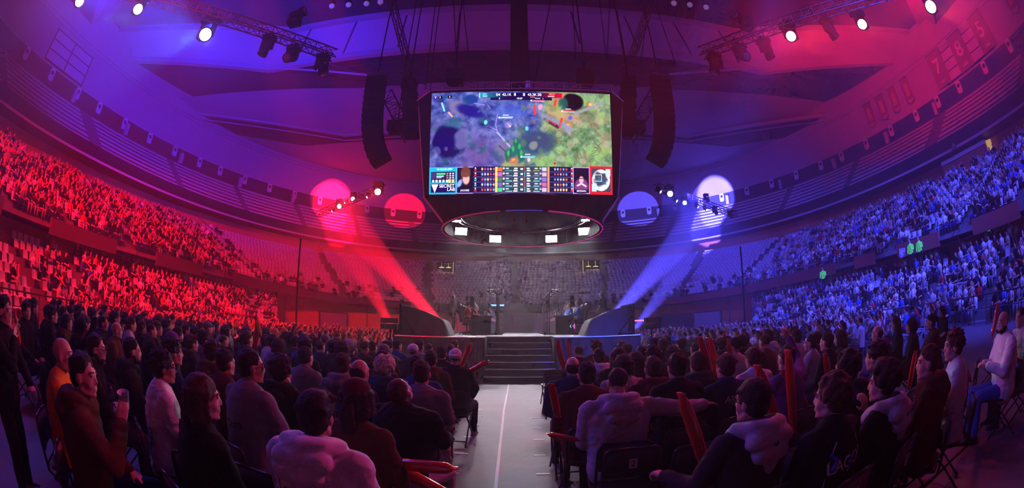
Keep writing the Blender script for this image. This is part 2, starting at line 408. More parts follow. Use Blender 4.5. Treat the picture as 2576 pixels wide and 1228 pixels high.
for i, (a0, a1) in enumerate(SPANS):
    arc_panel('wall_parapet_panel', a0, a1, R_PAR, .85 if abs(a0) > 20 else .8, .14, M_maroon if a0 < 15 else mat('terracotta_parapet', (.26,.06,.05), rough=.7, noise=.15, nscale=2))
# wall under the upper tier, with the lower tier in front
R_UW = (25.6, 33.2, 3.0, 0, 0)
m = MB(); band(m, (25.6, 33.2, 3.0, 0, 0), (25.6, 33.2, 3.0, 4.45, 3.4)); tag(m.obj('wall_lower', mat('orange_lower_wall', (.72,.17,.05), rough=.7, noise=.12, nscale=1.2)), kind='structure')
m = MB(); band(m, (25.6, 33.2, 3.0, 4.45, 3.45), (23.8, 31.4, 3.0, 4.22, 3.4)); tag(m.obj('ceiling_under_tier', M_conc), kind='structure')
# wall pilaster lines + doors
for i, (az0, az1, zt) in enumerate([(-26.0, -22.3, 2.55), (24.6, 28.3, 2.5), (19.6, 24.2, 2.5)]):
    ring = (25.5, 33.1, 3.0, 0, 0)
    t0, t1 = tp_az(az0, ring), tp_az(az1, ring); a = Vector(ringpt(*ring, t0)); b = Vector(ringpt(*ring, t1))
    t = empty('door_%d' % (i+1)); tag(t, kind='structure')
    d = (b-a); R = Matrix.Rotation(math.atan2(d.y, d.x), 3, 'Z'); c = (a+b)/2; inw = (Vector((0, 15, 0))-c).normalized(); c = c+inw*.35
    m = MB(); m.box((c.x, c.y, zt/2), (d.length, .12, zt), R)
    m.obj('door_leaf', mat('grey_door' if i < 2 else 'dark_door_opening', (.33,.3,.36) if i < 2 else (.03,.03,.05), rough=.5), t)
    m = MB(); 
    for e in (-1, 1): p = c+d.normalized()*e*d.length/2; m.box((p.x, p.y, zt/2), (.14, .2, zt), R)
    m.box((c.x, c.y, zt+.06), (d.length+.14, .2, .12), R); m.obj('door_frame', M_dark, t)
m = MB()
for az in (-34.5, -30.8, -19.5, -14, 17.5, 29.5, 33):
    ring = (25.45, 33.05, 3.0, 0, 0); p = Vector(ringpt(*ring, tp_az(az, ring))); m.tube([p, p+Vector((0, 0, 3.9))], .05, 5)
tag(m.obj('trim_6', M_dark), kind='structure')
# windows and banners on the upper wall
def wall_frame(px, a=47.2, b=57.1):
    X, Y, Z = ray(*px); lo, hi = .1, 200
    for _ in range(50):
        t = (lo+hi)/2
        if (abs(X*t-CX)/a)**2.3+(abs(Y*t-CYY)/b)**2.3 > 1: hi = t
        else: lo = t
    p = Vector((X*t, Y*t, EYE+Z*t)); tt = tparam(p.x, p.y, a, b, 2.3)
    _, d, inw = frame_at(a, b, 2.3, p.z, tt); return p, d, inw
def wall_panel(name, pxs, m_):
    """flat panel on the wall from px bottom corners (left, right) and height range"""
    (p0, p1, z0, z1) = pxs; a, _, i0 = wall_frame(p0); b, _, i1 = wall_frame(p1); inw = (i0+i1).normalized()
    a = Vector((a.x, a.y, 0))+inw*.25; b = Vector((b.x, b.y, 0))+inw*.25
    return a, b, inw
for idx, (pA, pB) in enumerate((((108, 155), (200, 223)), ((2395, 232), (2510, 145)))):
    a, b, inw = wall_panel('w', (pA, pB, 0, 0), None); d = (b-a)
    t = empty('window_%d' % (idx+1)); tag(t, kind='structure'); R = Matrix.Rotation(math.atan2(d.y, d.x), 3, 'Z'); c = (a+b)/2
    z0, z1 = 22.95, 26.5
    gm = mat('frosted_window', (.6,.52,.6), rough=.4)
    for r in range(3):
        zz = z0+(z1-z0)*(r+.5)/3; m = MB(); m.box((c.x, c.y, zz), (d.length, .08, (z1-z0)/3-.1), R); m.obj('window_pane', gm, t)
    m = MB()
    for f in (0, .5, 1): p = a+d*f; m.box((p.x, p.y, (z0+z1)/2), (.14, .16, z1-z0+.2), R)
    for r in range(4): m.box((c.x, c.y, z0+(z1-z0)*r/3), (d.length+.1, .16, .1), R)
    m.obj('window_frame', M_dark, t)
def banner(px, w, z0, z1, txt, lab, round_bottom=False):
    p, d, inw = wall_frame(px); p = Vector((p.x, p.y, 0))+inw*.5; yaw = math.atan2(inw.y, inw.x)+PI/2
    o = None; m = MB(); h = z1-z0; pts = [(-w/2, h), (-w/2, .35 if round_bottom else 0)]
    if round_bottom: pts += [(-w/2+w*k/8, .35-.35*math.sin(PI*k/8)) for k in range(1, 8)]
    pts += [(w/2, .35 if round_bottom else 0), (w/2, h)]; n = len(pts)
    m.add([(x, -.02, z) for x, z in pts]+[(x, .02, z) for x, z in pts], [tuple(range(n)), tuple(range(2*n-1, n-1, -1))]+[(i, n+i, n+(i+1) % n, (i+1) % n) for i in range(n)])
    t = empty('hanging_banner', (p.x, p.y, z0), yaw); tag(t, lab, 'banner', 'banners on the upper wall')
    m.obj('cloth', mat('dark_red_banner', (.32,.02,.03), rough=.7, noise=.2, nscale=3), t)
    m = MB(); m.tube([(-w/2-.1, 0, h), (w/2+.1, 0, h)], .05, 6); m.obj('hanging_rod', M_dark, t)
    if txt:
        link('number', textmesh(txt, 2.5, mat('banner_white', (.8,.7,.75)), .01), t, (0, -.06, h*.55), (PI/2, 0, 0))
        m = MB(); m.box((0, -.04, h*.12), (w*.4, .03, .12)); m.box((0, -.04, h*.17), (w*.3, .03, .07)); m.obj('lettering', mat('banner_white', (0, 0, 0)), t)
    else:
        m = MB()
        for q in (-.3, -.1, .1, .3): m.box((q*w, -.04, h*.12), (w*.13, .03, .16))
        m.box((0, -.04, h*.06), (w*.4, .03, .08)); m.obj('lettering', mat('banner_white', (0, 0, 0)), t)
        m = MB(); m.box((0, -.035, h*.55), (w*.5, .03, h*.5)); m.obj('printed_figure', mat('banner_orange_print', (.7,.12,.03), noise=.6, nscale=2), t)
for px, tx in (((2375, 200), '7'), ((2430, 155), '8'), ((2484, 105), '5')):
    banner(px, 2.5, 22.9, 27.3, tx, 'large dark red hanging banner bearing the white number %s on the upper wall' % tx)
for i, px in enumerate(((2192, 290), (2226, 280), (2257, 262), (2290, 240))):
    banner(px, 1.35, 23.5, 26.9, None, 'narrow dark red banner with rounded end, %s from the left in the row of four' % ow(i+1), True)
banner((2555, 20), 1.7, 23.6, 27.2, None, 'narrow dark red banner alone in the upper corner beyond the numbered banners', True)
# small posts on the balcony, stair rails
for i, az in enumerate((-68, -58, -48.5, -39, -31, 20.5, 30.5, 38.5, 47, 56, 65)):
    r = bal(.98); tt = tp_az(az, r); p, d, inw = frame_at(r[0], r[1], r[2], r[3], tt)
    m = MB(); m.box((0, 0, .75), (.5, .5, 1.5)); o = m.obj('stair_post', M_bench, None, p+inw*.3, (0, 0, math.atan2(d.y, d.x)))
    tag(o, 'pale square post at the top of the balcony stairs, %s from the left' % ow(i+1), 'post', 'balcony stair posts')
for i, az in enumerate((-52.5, -39.5, -33.5, -22, 36.5, 44, 52, 64)):
    t = empty('stair_handrail'); tag(t, 'dark handrail climbing the upper tier stairs, %s from the left' % ow(i+1), 'handrail', 'upper tier stair handrails')
    pts = []
    for k in range(0, NROW+1, 1):
        r = upring(k, dz=.0); tt = tp_az(az, R_PAR); f = Vector(ringpt(*r, tt)); pts.append(f)
    m = MB(); m.tube([p+Vector((0, 0, 1.0)) for p in pts], .035, 5); m.obj('top_rail', M_steel, t)
    m = MB(); m.tube([p+Vector((0, 0, .55)) for p in pts], .025, 5); m.obj('middle_rail', M_steel, t)
    m = MB()
    for p in pts[::3]: m.tube([p, p+Vector((0, 0, 1.0))], .03, 5)
    tag(m.obj('rail_posts', M_steel, t), kind='stuff')
# press openings in the far stand
for i, (pa, pb) in enumerate((((1097, 660), (1140, 688)), ((1466, 655), (1512, 688)))):
    a = aty(*pa, 61.5); b = aty(*pb, 61.5); t = empty('commentary_booth', ((a.x+b.x)/2, 61.5, b.z)); w = abs(b.x-a.x); h = a.z-b.z
    tag(t, 'small lit commentary booth with two desk lamps in the far stand, %s of the stage' % ('left' if i == 0 else 'right'), 'booth')
    m = MB(); m.box((0, 1.0, h/2), (w, .1, h)); m.box((-w/2, .5, h/2), (.1, 1, h)); m.box((w/2, .5, h/2), (.1, 1, h)); m.box((0, .5, h), (w, 1, .1)); m.obj('booth_shell', mat('dark_booth', (.04,.04,.05)), t)
    m = MB(); m.box(((w/2 if i == 0 else -w/2), -.05, h/2), (.14, .1, h)); m.obj('lit_jamb', mat('warm_lit_jamb', (.3,.2,.05), emit=(1,.6,.2), estr=.5 if i == 0 else .15), t)  # the jamb's warm light is put in as emission
    for q in (-.18, .22):
        m = MB(); m.lathe([(.05, .12), (.42, 0), (.42, -.03)], (q*w, .2, h*.55), 14); m.tube([(q*w, .2, h*.6), (q*w, .2, h)], .02, 4)
        m.obj('desk_lamp', mat('warm_lamp_shade', (.4,.3,.1), emit=(1,.75,.35), estr=1.2), t)
# tier barrier rails in front of the lower stands
def rail_run(ring, az0, az1, zt, lab, n=26):
    t = empty('crowd_barrier'); tag(t, lab, 'barrier'); t0, t1 = tp_az(az0, ring), tp_az(az1, ring)
    if abs(t1-t0) > PI: t0 += 2*PI if t0 < t1 else -2*PI
    P = [Vector(ringpt(*ring, t0+(t1-t0)*k/n)) for k in range(n+1)]
    for nm, z, r in (('top_rail', zt, .035), ('middle_rail', zt*.55, .022)):
        m = MB(); m.tube([p+Vector((0, 0, z)) for p in P], r, 6); m.obj(nm, M_steel, t)
    m = MB()
    for p in P: m.tube([p, p+Vector((0, 0, zt))], .03, 5)
    tag(m.obj('barrier_posts', M_steel, t), kind='stuff')
rail_run((18.6, 29.5, 3.0, 0, 0), -86, -30, 1.22, 'dark steel barrier in front of the lower left stand')
rail_run((18.8, 29.5, 3.0, 0, 0), 33, 86, 1.22, 'dark steel barrier in front of the lower right stand')
# lower tier: eight steps on each long side
LT0 = (19.3, 29.2, 3.0, 0, 0)
def lowring(k, z=None): 
    a = 19.4+.72*k; b = 29.0+.5*k; zz = .12+.42*k if z is None else z; return (a, b, 3.0, zz, zz)
for side, (az0, az1) in (('left', (-100, -31.5)), ('right', (32.5, 100))):
    m = MB(); t0, t1 = tp_az(az0, LT0), tp_az(az1, LT0)
    if side == 'left' and t0 < 0: t0 += 2*PI
    if t0 > t1: t0, t1 = t1, t0
    for k in range(8):
        a = lowring(k); b2 = lowring(k+1)
        band(m, lowring(k, max(0, a[3]-.42) if k else 0.0)[:3]+((a[3]-.42 if k else 0),)*2, a, t0, t1); band(m, a, b2[:3]+a[3:], t0, t1)
    e = [(t, ) for t in (t0, t1)]
    for t in (t0, t1):
        pts = []
        for k in range(8): a = lowring(k); pts += [ringpt(*(a[:3]+((a[3]-.42 if k else 0),)*2), t), ringpt(*a, t)]
        a = lowring(8); pts += [ringpt(*(a[:3]+(lowring(7)[3],)*2), t), ringpt(*(a[:3]+(0, 0)), t)]
        m.add(pts, [tuple(range(len(pts)))])
    tag(m.obj('floor_lower_terrace_'+side, M_conc), kind='structure')
# ================= people kit
from mathutils.bvhtree import BVHTree
def V3(*a): return Vector(a)
def head_prims(mb, M):
    def B(c, r): mb.ball(M @ Vector(c), r, 14, 10, M.to_3x3())
    def K(a, ra, b, rb): mb.cap(M @ Vector(a), ra, M @ Vector(b), rb, 8)
    B((0, -.015, .03), (.075, .093, .088)); B((0, .026, -.02), (.059, .062, .086)); B((0, .036, -.078), (.046, .044, .034)); B((0, .068, -.1), (.02, .018, .016))
    K((0, .078, .02), .009, (0, .097, -.02), .0105); K((-.009, .086, -.026), .009, (.009, .086, -.026), .009); K((-.034, .074, .03), .012, (.034, .074, .03), .012)
    for s in (-1, 1): B((s*.077, -.008, -.008), (.011, .022, .034)); B((s*.034, .052, -.03), (.022, .022, .028)); K((s*.044, -.0, -.07), .026, (s*.02, .05, -.09), .022)
    K((-.016, .084, -.056), .0065, (.016, .084, -.056), .0065); K((-.013, .081, -.066), .007, (.013, .081, -.066), .007)
def hand(mb, w, d, nrm, side, curl=.6, r=.0095, sc=1.0):
    """palm, four unequal fingers with a knuckle bend each, thumb off the side of the palm"""
    w = Vector(w); d = Vector(d).normalized(); nrm = Vector(nrm); nrm = (nrm-d*nrm.dot(d)).normalized(); sd = d.cross(nrm)*side
    for q in (-.026, -.009, .009, .026): mb.cap(w+sd*q*.6, .017, w+d*.085*sc+sd*q, .014, 8)
    for i, (q, L) in enumerate(((.03, .068), (.011, .078), (-.009, .074), (-.027, .058))):
        a = w+d*.085*sc+sd*q*1.05; c1 = curl*.8; d1 = (d*math.cos(c1)+nrm*math.sin(c1)).normalized(); b = a+d1*L*.48*sc
        c2 = curl*1.9; d2 = (d*math.cos(c2)+nrm*math.sin(c2)).normalized(); c = b+d2*L*.36*sc; c3 = curl*2.7
        d3 = (d*math.cos(c3)+nrm*math.sin(c3)).normalized(); e = c+d3*L*.25*sc
        mb.cap(a, r*1.1, b, r, 6); mb.cap(b, r, c, r*.92, 6); mb.cap(c, r*.92, e, r*.8, 6)
    a = w+d*.03+sd*.028; b = a+(d*.6+sd*.6+nrm*.35).normalized()*.045; c = b+(d*.85+sd*.05+nrm*.6).normalized()*.035
    mb.cap(a, .014, b, .0115, 6); mb.cap(b, .0115, c, .0095, 6)
def pose(kind='lap', **k):
    P = dict(kind=kind, lean=0.0, yaw=0, pitch=0, roll=0, stand=False, long=True, hood=False, bulk=1.0, legs=0, coat=False); 
    A = {
     'lap': (((-.26, .06, .74), (-.13, .29, .62)), ((.26, .06, .74), (.13, .29, .62))),
     'knees': (((-.27, .2, .74), (-.15, .42, .6)), ((.27, .2, .74), (.15, .42, .6))),
     'chin': (((-.24, .16, .74), (-.06, .3, .66)), ((.22, .24, .8), (.04, .17, 1.09))),
     'cross': (((-.25, .1, .78), (.06, .2, .8)), ((.25, .1, .78), (-.06, .22, .76))),
     'phone': (((-.24, .1, .76), (-.05, .33, .84)), ((.24, .1, .76), (.05, .33, .84))),
     'up': (((-.27, .08, .76), (-.14, .3, .64)), ((.34, .16, 1.15), (.28, .26, 1.42))),
     'arm_right': (((-.26, .06, .74), (-.13, .29, .62)), ((.42, -.04, 1.0), (.7, -.02, .98))),
     'drink': (((-.26, .06, .74), (-.13, .29, .62)), ((.34, .14, .86), (.2, .27, 1.06))),
     'side': (((-.3, -.02, .78), (-.26, -.02, .52)), ((.3, -.02, .78), (.26, -.02, .52))),
    }
    P['arms'] = A[kind]; P.update(k); return P
def body_parts(P):
    """returns MBs: skin, top, legs, shoes and the head matrix, figure faces +Y, hips over the origin"""
    sk, tp, lg, shs = MB(), MB(), MB(), [MB(), MB()]
    l = P['lean']; bk = P['bulk']; st = P['stand']
    dz = .36 if st else 0
    hip = .54+dz; cz = .96+dz; sz = 1.06+dz
    ly = l; 
    hc = Vector((0, ly+.03+.12*math.sin(P['pitch']), 1.235+dz-.05*(1-math.cos(P['pitch']))))
    hy = P.get('hx', 0.0); hc.x += hy
    M = Matrix.Translation(hc) @ Euler((-P['pitch'], P['roll'], P['yaw']), 'XYZ').to_matrix().to_4x4()
    head_prims(sk, M)
    sk.cap((0, ly-.015, sz+.01), .056, M @ Vector((0, -.02, -.05)), .052, 10)
    for s in (-1, 1):
        sk.cap((s*.07, -.02, hip+.05), .11, (s*.09, ly-.01, cz), .10, 10)
        sk.cap((s*.06, ly-.01, sz-.01), .05, (s*.165, ly-.01, sz-.02), .055, 10)
    # torso of the garment
    g = .014
    for s in (-1, 1):
        tp.cap((s*.075, -.02, hip-.02), (.128+g)*bk, (s*.085, ly*.5-.015, (hip+cz)/2), (.112+g)*bk, 12)
        tp.cap((s*.085, ly*.5-.015, (hip+cz)/2), (.112+g)*bk, (s*.092, ly-.01, cz), (.108+g)*bk, 12)
        tp.cap((s*.04, ly-.015, sz), .058+g, (s*.2*bk, ly-.012, sz-.035), .056+g, 10)
    tp.ball((0, ly*.8-.022, (hip+cz)/2+.1), (.212*bk, .142*bk, .31), 20, 14); tp.cap((-.12*bk, ly-.03, sz-.115), .098*bk, (.12*bk, ly-.03, sz-.115), .098*bk, 14)
    tp.cap((0, ly-.02, sz+.015), .066, (0, ly-.02, sz-.06), .09, 12)
    if P.get('collar', True): tp.cap((0, ly-.017, sz+.03), .066, (0, ly-.01, sz+.0), .07, 12)
    if P['hood']:
        rr = .056
        pts = [(-.075, ly+.06, sz+.0), (-.115, ly-.01, sz+.035), (-.08, ly-.095, sz+.055), (0, ly-.125, sz+.05), (.08, ly-.095, sz+.055), (.115, ly-.01, sz+.035), (.075, ly+.06, sz+.0)]
        for a, b in zip(pts, pts[1:]): tp.cap(a, rr, b, rr, 10)
        tp.cap((-.075, ly-.14, sz-.01), .06, (.075, ly-.14, sz-.01), .06, 10); tp.cap((0, ly-.14, sz-.02), .075, (0, ly-.135, sz-.13), .045, 10)
    if P.get('hoodup'):
        tp.ball(M @ Vector((0, -.04, .03)), (.105, .115, .12), 14, 10); tp.cap((0, ly-.05, sz+.03), .1, M @ Vector((0, -.05, -.05)), .1, 10)
    for s, (e, w) in zip((-1, 1), P['arms']):
        e = Vector(e)+Vector((0, ly*.7, dz)); w = Vector(w)+Vector((0, ly*.7, dz)); a = Vector((s*.2*bk, ly-.012, sz-.035))
        e = a+(e-a).normalized()*.29; w = e+(w-e).normalized()*.25
        sk.cap(a, .05, e, .04, 10); sk.cap(e, .04, w, .027, 10)
        d = (w-e).normalized(); nrm = Vector((0, 0, -1)) if abs(d.z) < .8 else Vector((-s, 0, 0)) if P['kind'] == 'side' else Vector((0, 1, 0))
        hd = P.get('handdir', {}).get(s, d); hn = P.get('handnrm', {}).get(s, nrm)
        hand(sk, w+d*.01, hd, hn, s if P.get('flip', {}).get(s, 1) else -s, P.get('curl', {}).get(s, .5))
        if P['long']:
            tp.cap(a, .068*bk, e, .058*bk, 10); tp.cap(e, .057*bk, w-d*.005, .044*bk, 10); tp.cap(w-d*.03, .044, w-d*.0, .046, 10)
        else:
            m_ = a.lerp(e, .75); tp.cap(a, .068, m_, .066, 10)
    # legs
    for s in (-1, 1):
        h = Vector((s*.095, -.01, hip-.02))
        if st: k = Vector((s*.11, .03, .5)); an = Vector((s*.12, -.01, .09))
        else:
            k = Vector((s*(.13+.05*P['legs']), .43, .52)); an = Vector((s*(.13+.04*P['legs']), .40+.05*P['legs'], .1))
            if P.get('tuck'): an.y = .22
        lg.cap(h, .098, k, .07, 10); lg.cap(k, .068, an, .05, 10); lg.cap(an+Vector((0, 0, .02)), .05, an, .053, 10)
        sk.cap(k, .045, an, .04, 8); sk.cap(h, .06, k, .05, 8)
        sh = shs[0 if s < 0 else 1]; sh.cap(an+Vector((0, -.03, -.05)), .042, an+Vector((0, .13, -.06)), .036, 10); sh.cap(an+Vector((0, .0, -.01)), .045, an+Vector((0, -.01, -.05)), .044, 10)
        sh.box(an+Vector((0, .05, -.085)), (.085, .25, .025))
    lg.cap((-.07, -.02, hip), .125, (.07, -.02, hip), .125, 12)
    return sk, tp, lg, shs, M
SM = bpy.data.materials.new('slot')
def kit(P, vox=.014, vb=None):
    sk, tp, lg, sh, M = body_parts(P)
    return dict(P=P, M=M, body=remesh(sk, 'person_body', SM, vb or vox, 1), top=remesh(tp, 'garment_top', SM, vox, 14 if vox < .013 else 6, folds=.0065), legs=remesh(lg, 'garment_legs', SM, vox, 3, folds=.006),
                shoes=[remesh(q, 'shoe', SM, max(vox, .012), 1) for q in sh])
# hair, in the head's own frame
def hair(kind, seed=0, vox=.009):
    r = random.Random(seed); m = MB()
    if kind in ('short', 'side', 'curly', 'wavy', 'messy', 'long', 'bob', 'pony', 'afro'):
        g = .0 if kind == 'short' else .008
        m.ball((0, -.028, .044), (.084+g, .094+g, .09+g), 16, 12); m.ball((0, -.05, -.008), (.078+g, .06+g, .072+g), 14, 10)
    if kind == 'short':
        for i in range(40):
            a = r.uniform(0, 2*PI); e = r.uniform(.2, 1.4); p = Vector((.08*math.cos(a)*math.cos(e), -.028+.09*math.sin(a)*math.cos(e), .044+.088*math.sin(e))); m.ball(p, r.uniform(.012, .018), 6, 4)
    if kind == 'side':
        for i in range(34):
            x = -.07+.14*i/33; m.cap((x, .045, .095-abs(x)*.4), .014, (x*1.1+.01, -.09, .085-abs(x)*.5), .018, 6)
            m.cap((x*.9, .06-abs(x)*.5, .085-abs(x)*.3), .013, (x*.9+.02, .03, .12-abs(x)*.4), .016, 6)
    if kind in ('curly', 'afro', 'messy'):
        n, R_, s_ = {'curly': (210, .022, .017), 'afro': (280, .04, .02), 'messy': (150, .012, .014)}[kind]
        for i in range(n):
            a = r.uniform(0, 2*PI); e = math.asin(r.uniform(-.45, 1)); 
            x, y, z = math.cos(a)*math.cos(e), math.sin(a)*math.cos(e), math.sin(e)
            if y > .35 and z < .45: continue
            q = R_*r.uniform(.3, 1); p = Vector(((.08+q)*x, -.028+(.092+q)*y, .04+(.09+q)*z)); m.ball(p, s_*r.uniform(.8, 1.4), 6, 4)
            if kind == 'messy': m.cap(p, .012, p+Vector((x, y, z))*.02+Vector((r.uniform(-.02, .02), r.uniform(-.02, .02), 0)), .006, 5)
    if kind in ('wavy', 'long', 'bob'):
        L = {'wavy': .15, 'long': .27, 'bob': .12}[kind]
        for i in range(64):
            a = -PI*.12+PI*1.24*i/63+PI; x, y = math.cos(a)*.088, -.02+math.sin(a)*.092
            w = r.uniform(.8, 1.15); pts = []
            for j in range(6):
                f = j/5; pts.append(Vector((x*(1+.1*f)+.012*math.sin(f*9+i), y-.01*f+.012*math.cos(f*8+i*1.7), .05-f*L*w)))
            for a_, b_ in zip(pts, pts[1:]): m.cap(a_, .017, b_, .015, 6)
            m.cap((x*.5, y*.5, .115), .02, (x, y, .05), .018, 6)
    if kind == 'pony':
        m.ball((0, -.12, .03), .03, 8, 6)
        for i in range(10):
            x = r.uniform(-.03, .03); m.cap((x*.5, -.125, .03), .02, (x, -.16, -.06), .024, 6); m.cap((x, -.16, -.06), .024, (x*1.2, -.14, -.2), .012, 6)
    if kind == 'bun': 
        m.ball((0, -.028, .044), (.084, .094, .09), 16, 12); m.ball((0, -.05, -.008), (.078, .06, .072), 14, 10); m.ball((0, -.1, .11), .042, 10, 8)
    if kind == 'balding':
        m.ball((0, -.05, .0), (.081, .066, .07), 16, 12)
    if kind == 'buzz':
        m.ball((0, -.022, .037), (.079, .094, .086), 16, 12)
    me = remesh(m, 'hair_'+kind, SM, vox, 0 if kind in ('wavy', 'long', 'bob', 'curly', 'afro', 'messy') else 1)
    displace(me, lambda p: .0045*MN.noise(Vector((p[0]*60, p[1]*60, p[2]*22))))
    return me
def capmesh(back=False):
    m = MB(); s = -1 if back else 1
    m.ball((0, -.02, .058), (.094, .11, .088), 18, 12); m.ball((0, s*.1-.01, .05), (.07, .075, .012), 14, 6); m.ball((0, -.018, .138), .01, 8, 6)
    return remesh(m, 'cap_mesh', SM, .008, 1)
HAIRS = {}
def get_hair(k):
    if k not in HAIRS:
        if k == 'cap': HAIRS[k] = capmesh()
        elif k == 'backcap': HAIRS[k] = capmesh(True)
        else: HAIRS[k] = hair(k, hash(k) % 7 if False else len(HAIRS), .009 if k not in ('wavy', 'long') else .01)
    return HAIRS[k]
def setm(o, m):
    o.material_slots[0].link = 'OBJECT'; o.material_slots[0].material = m; return o
def place(K, loc, yaw, skin, top, legs, hairk, hairm, label, topname='shirt', shoe='charcoal', group=None, sc=1.0, scarf=None, cat='person'):
    o = link('person', K['body'], None, loc, (0, 0, yaw)); o.scale = (sc,)*3; setm(o, skin); tag(o, label, cat, group)
    setm(link(topname, K['top'], o), cloth(top)); setm(link('trousers', K['legs'], o), cloth(legs)); [setm(link('shoe', q, o), cloth(shoe)) for q in K['shoes']]
    if hairk:
        ks = hairk if isinstance(hairk, (list, tuple)) else [hairk]
        if any('cap' in h for h in ks): ks = ['buzz' if h == 'short' else h for h in ks]
        for h in ks:
            c = link('cap' if 'cap' in h else 'hair', get_hair(h), o); c.matrix_local = K['M']
            setm(c, hairm if 'cap' not in h else cloth(scarf or 'black'))
    return o
def face_yaw(x, y, tx=.4, ty=17.5): return math.atan2(-(tx-x), (ty-y))
def face_parts(o, K, hm, beard=False):
    for s in (-1, 1):
        m = MB(); m.cap((s*.018, .087, .036), .0045, (s*.045, .077, .038), .0035, 6); b = setm(m.obj('eyebrow', SM, o, smooth=True), hm); b.matrix_local = K['M']
        m = MB(); m.ball((s*.03, .0725, .013), (.0095, .006, .0045), 8, 6); b = m.obj('eye', mat('dark_eyes', (.02, .015, .015), rough=.1), o, smooth=True); b.matrix_local = K['M']
    if beard:
        m = MB(); m.ball((0, .036, -.082), (.05, .05, .036), 14, 10)
        for s in (-1, 1): m.cap((s*.062, .0, -.03), .017, (s*.045, .03, -.08), .024, 8)
        b = setm(m.obj('beard', SM, o, smooth=True), hm); b.matrix_local = K['M']
# ---- folding chair
def chair_meshes():
    D = {}
    m = MB()
    for s in (-1, 1):
        m.tube([(s*.215, -.25, .42), (s*.215, -.262, .6), (s*.213, -.275, .72), (s*.20, -.281, .775), (s*.17, -.284, .797), (0, -.287, .80)], .0115, 8)
        m.tube([(s*.215, -.25, .42), (s*.215, -.1, .3), (s*.215, .17, .02)], .0115, 8)
    D['frame'] = m.mesh('chair_frame', M_chairm, True)
    m = MB(); m.tube([(0, 0, 0), (0, -.02, 0)], .1, 4)
    m = MB(); n = 10; V = []; F = []
    for i in range(n+1):
        u = -1+2*i/n; x = u*.198; yb = -.262-.02*(1-u*u)
        for z, dy in ((.565, .008), (.79-.02*abs(u)**6, -.018)): V += [(x, yb+dy, z), (x, yb+dy+.016, z)]
    for i in range(n):
        a = 4*i; b = 4*(i+1); F += [(a, b, b+2, a+2), (a+1, a+3, b+3, b+1), (a, a+1, b+1, b), (a+2, b+2, b+3, a+3)]
    F += [(0, 2, 3, 1), (4*n, 4*n+1, 4*n+3, 4*n+2)]
    D['backrest'] = m.add(V, F).mesh('chair_back', M_chair, True)
    m = MB(); pts = []
    for (cx_, cy_) in ((.17, .17), (-.17, .17), (-.17, -.19), (.17, -.19)):
        k0 = {(.17, .17): 0, (-.17, .17): 1, (-.17, -.19): 2, (.17, -.19): 3}[(cx_, cy_)]
        for j in range(5): a = PI/2*k0+PI/2*j/4; pts.append((cx_+.035*math.cos(a), cy_+.035*math.sin(a)))
    m.prism(pts, .425, .45); D['seat'] = m.mesh('chair_seat', M_chair)
    for nm, a, b in (('leg_front', (.2, .16, .0), (.2, .12, .06)), ):
        pass
    for s, nm in ((-1, 'legL'), (1, 'legR')):
        m = MB(); m.tube([(s*.19, .16, .42), (s*.19, -.05, .25), (s*.19, -.27, .015)], .0105, 8); m.cyl((s*.19, -.27, .0), (s*.19, -.265, .04), .015, 8); D[nm] = m.mesh(nm, M_chairm, True)
    m = MB(); m.tube([(-.19, -.21, .07), (.19, -.21, .07)], .009, 6); D['stretcher'] = m.mesh('stretch', M_chairm, True)
    m = MB(); m.box((0, -.292, .68), (.062, .004, .072)); D['plate'] = m.mesh('plate', mat('white_number_plate', (.75, .75, .78), rough=.5))
    return D
CH = chair_meshes()
DIG = {}
def digit(d):
    if d not in DIG: DIG[d] = textmesh(d, .07, mat('black_ink', (.01, .01, .01)), .0008)
    return DIG[d]
def chair(loc, yaw, label, num=None, detail=True, group=None, cat='chair'):
    t = link('folding_chair', None, None, loc, (0, 0, yaw)); t.empty_display_size = .1; tag(t, label, cat, group)
    link('backrest', CH['backrest'], t); link('seat', CH['seat'], t); link('frame', CH['frame'], t)
    if detail:
        link('leg', CH['legL'], t); link('leg', CH['legR'], t); link('stretcher', CH['stretcher'], t)
    if num:
        p = link('number_plate', CH['plate'], t); link('digit', digit(num), p, (0, -.2955, .678), (PI/2, 0, 0))
    return t
# ---- inflatable cheering stick
def stick_mesh():
    m = MB(); m.lathe([(.012, -.01), (.036, .0), (.038, .012), (.03, .03), (.043, .07), (.05, .14), (.052, .3), (.05, .46), (.044, .53), (.033, .562), (.034, .585), (.036, .6), (.01, .605)], n=14)
    for i, v in enumerate(m.v):  # the welded ends are flat
        x, y, z = v
        f = max(0, 1-abs(z-.0)/.06)+max(0, 1-abs(z-.6)/.06); f = min(1, f); m.v[i] = (x*(1+.5*f), y*(1-.75*f), z)
    return m.mesh('cheer_stick', M_stick, True)
STICK = stick_mesh()
STN = [0]
def stick(a, b, label, length=None, group='red inflatable cheering sticks', roll=0):
    a = Vector(a); b = Vector(b); d = b-a; L = d.length; o = link('cheering_stick', STICK, None, a)
    o.rotation_euler = d.to_track_quat('Z', 'Y').to_euler(); s = (length or L)/.6; o.scale = (min(.8, s), min(.8, s), s)
    return tag(o, label, 'cheering stick', group)
def decal_lines(o, K, lines, r, m_, name='print', side=-1, key='top'):
    """draws flat lines (x,z) on the garment's back"""
    me = K[key]; bvh = BVHTree.FromPolygons([v.co.copy() for v in me.vertices], [tuple(p.vertices) for p in me.polygons])
    mb = MB()
    for ln in lines:
        pts = []
        for x, z in ln:
            h = bvh.ray_cast(Vector((x, side*1.0, z)), Vector((0, -side, 0)))
            if h[0] is not None: pts.append(h[0]+Vector((0, side*.001, 0)))
        if len(pts) > 1: mb.tube(pts, r, 5)
    return mb.obj(name, m_, o)
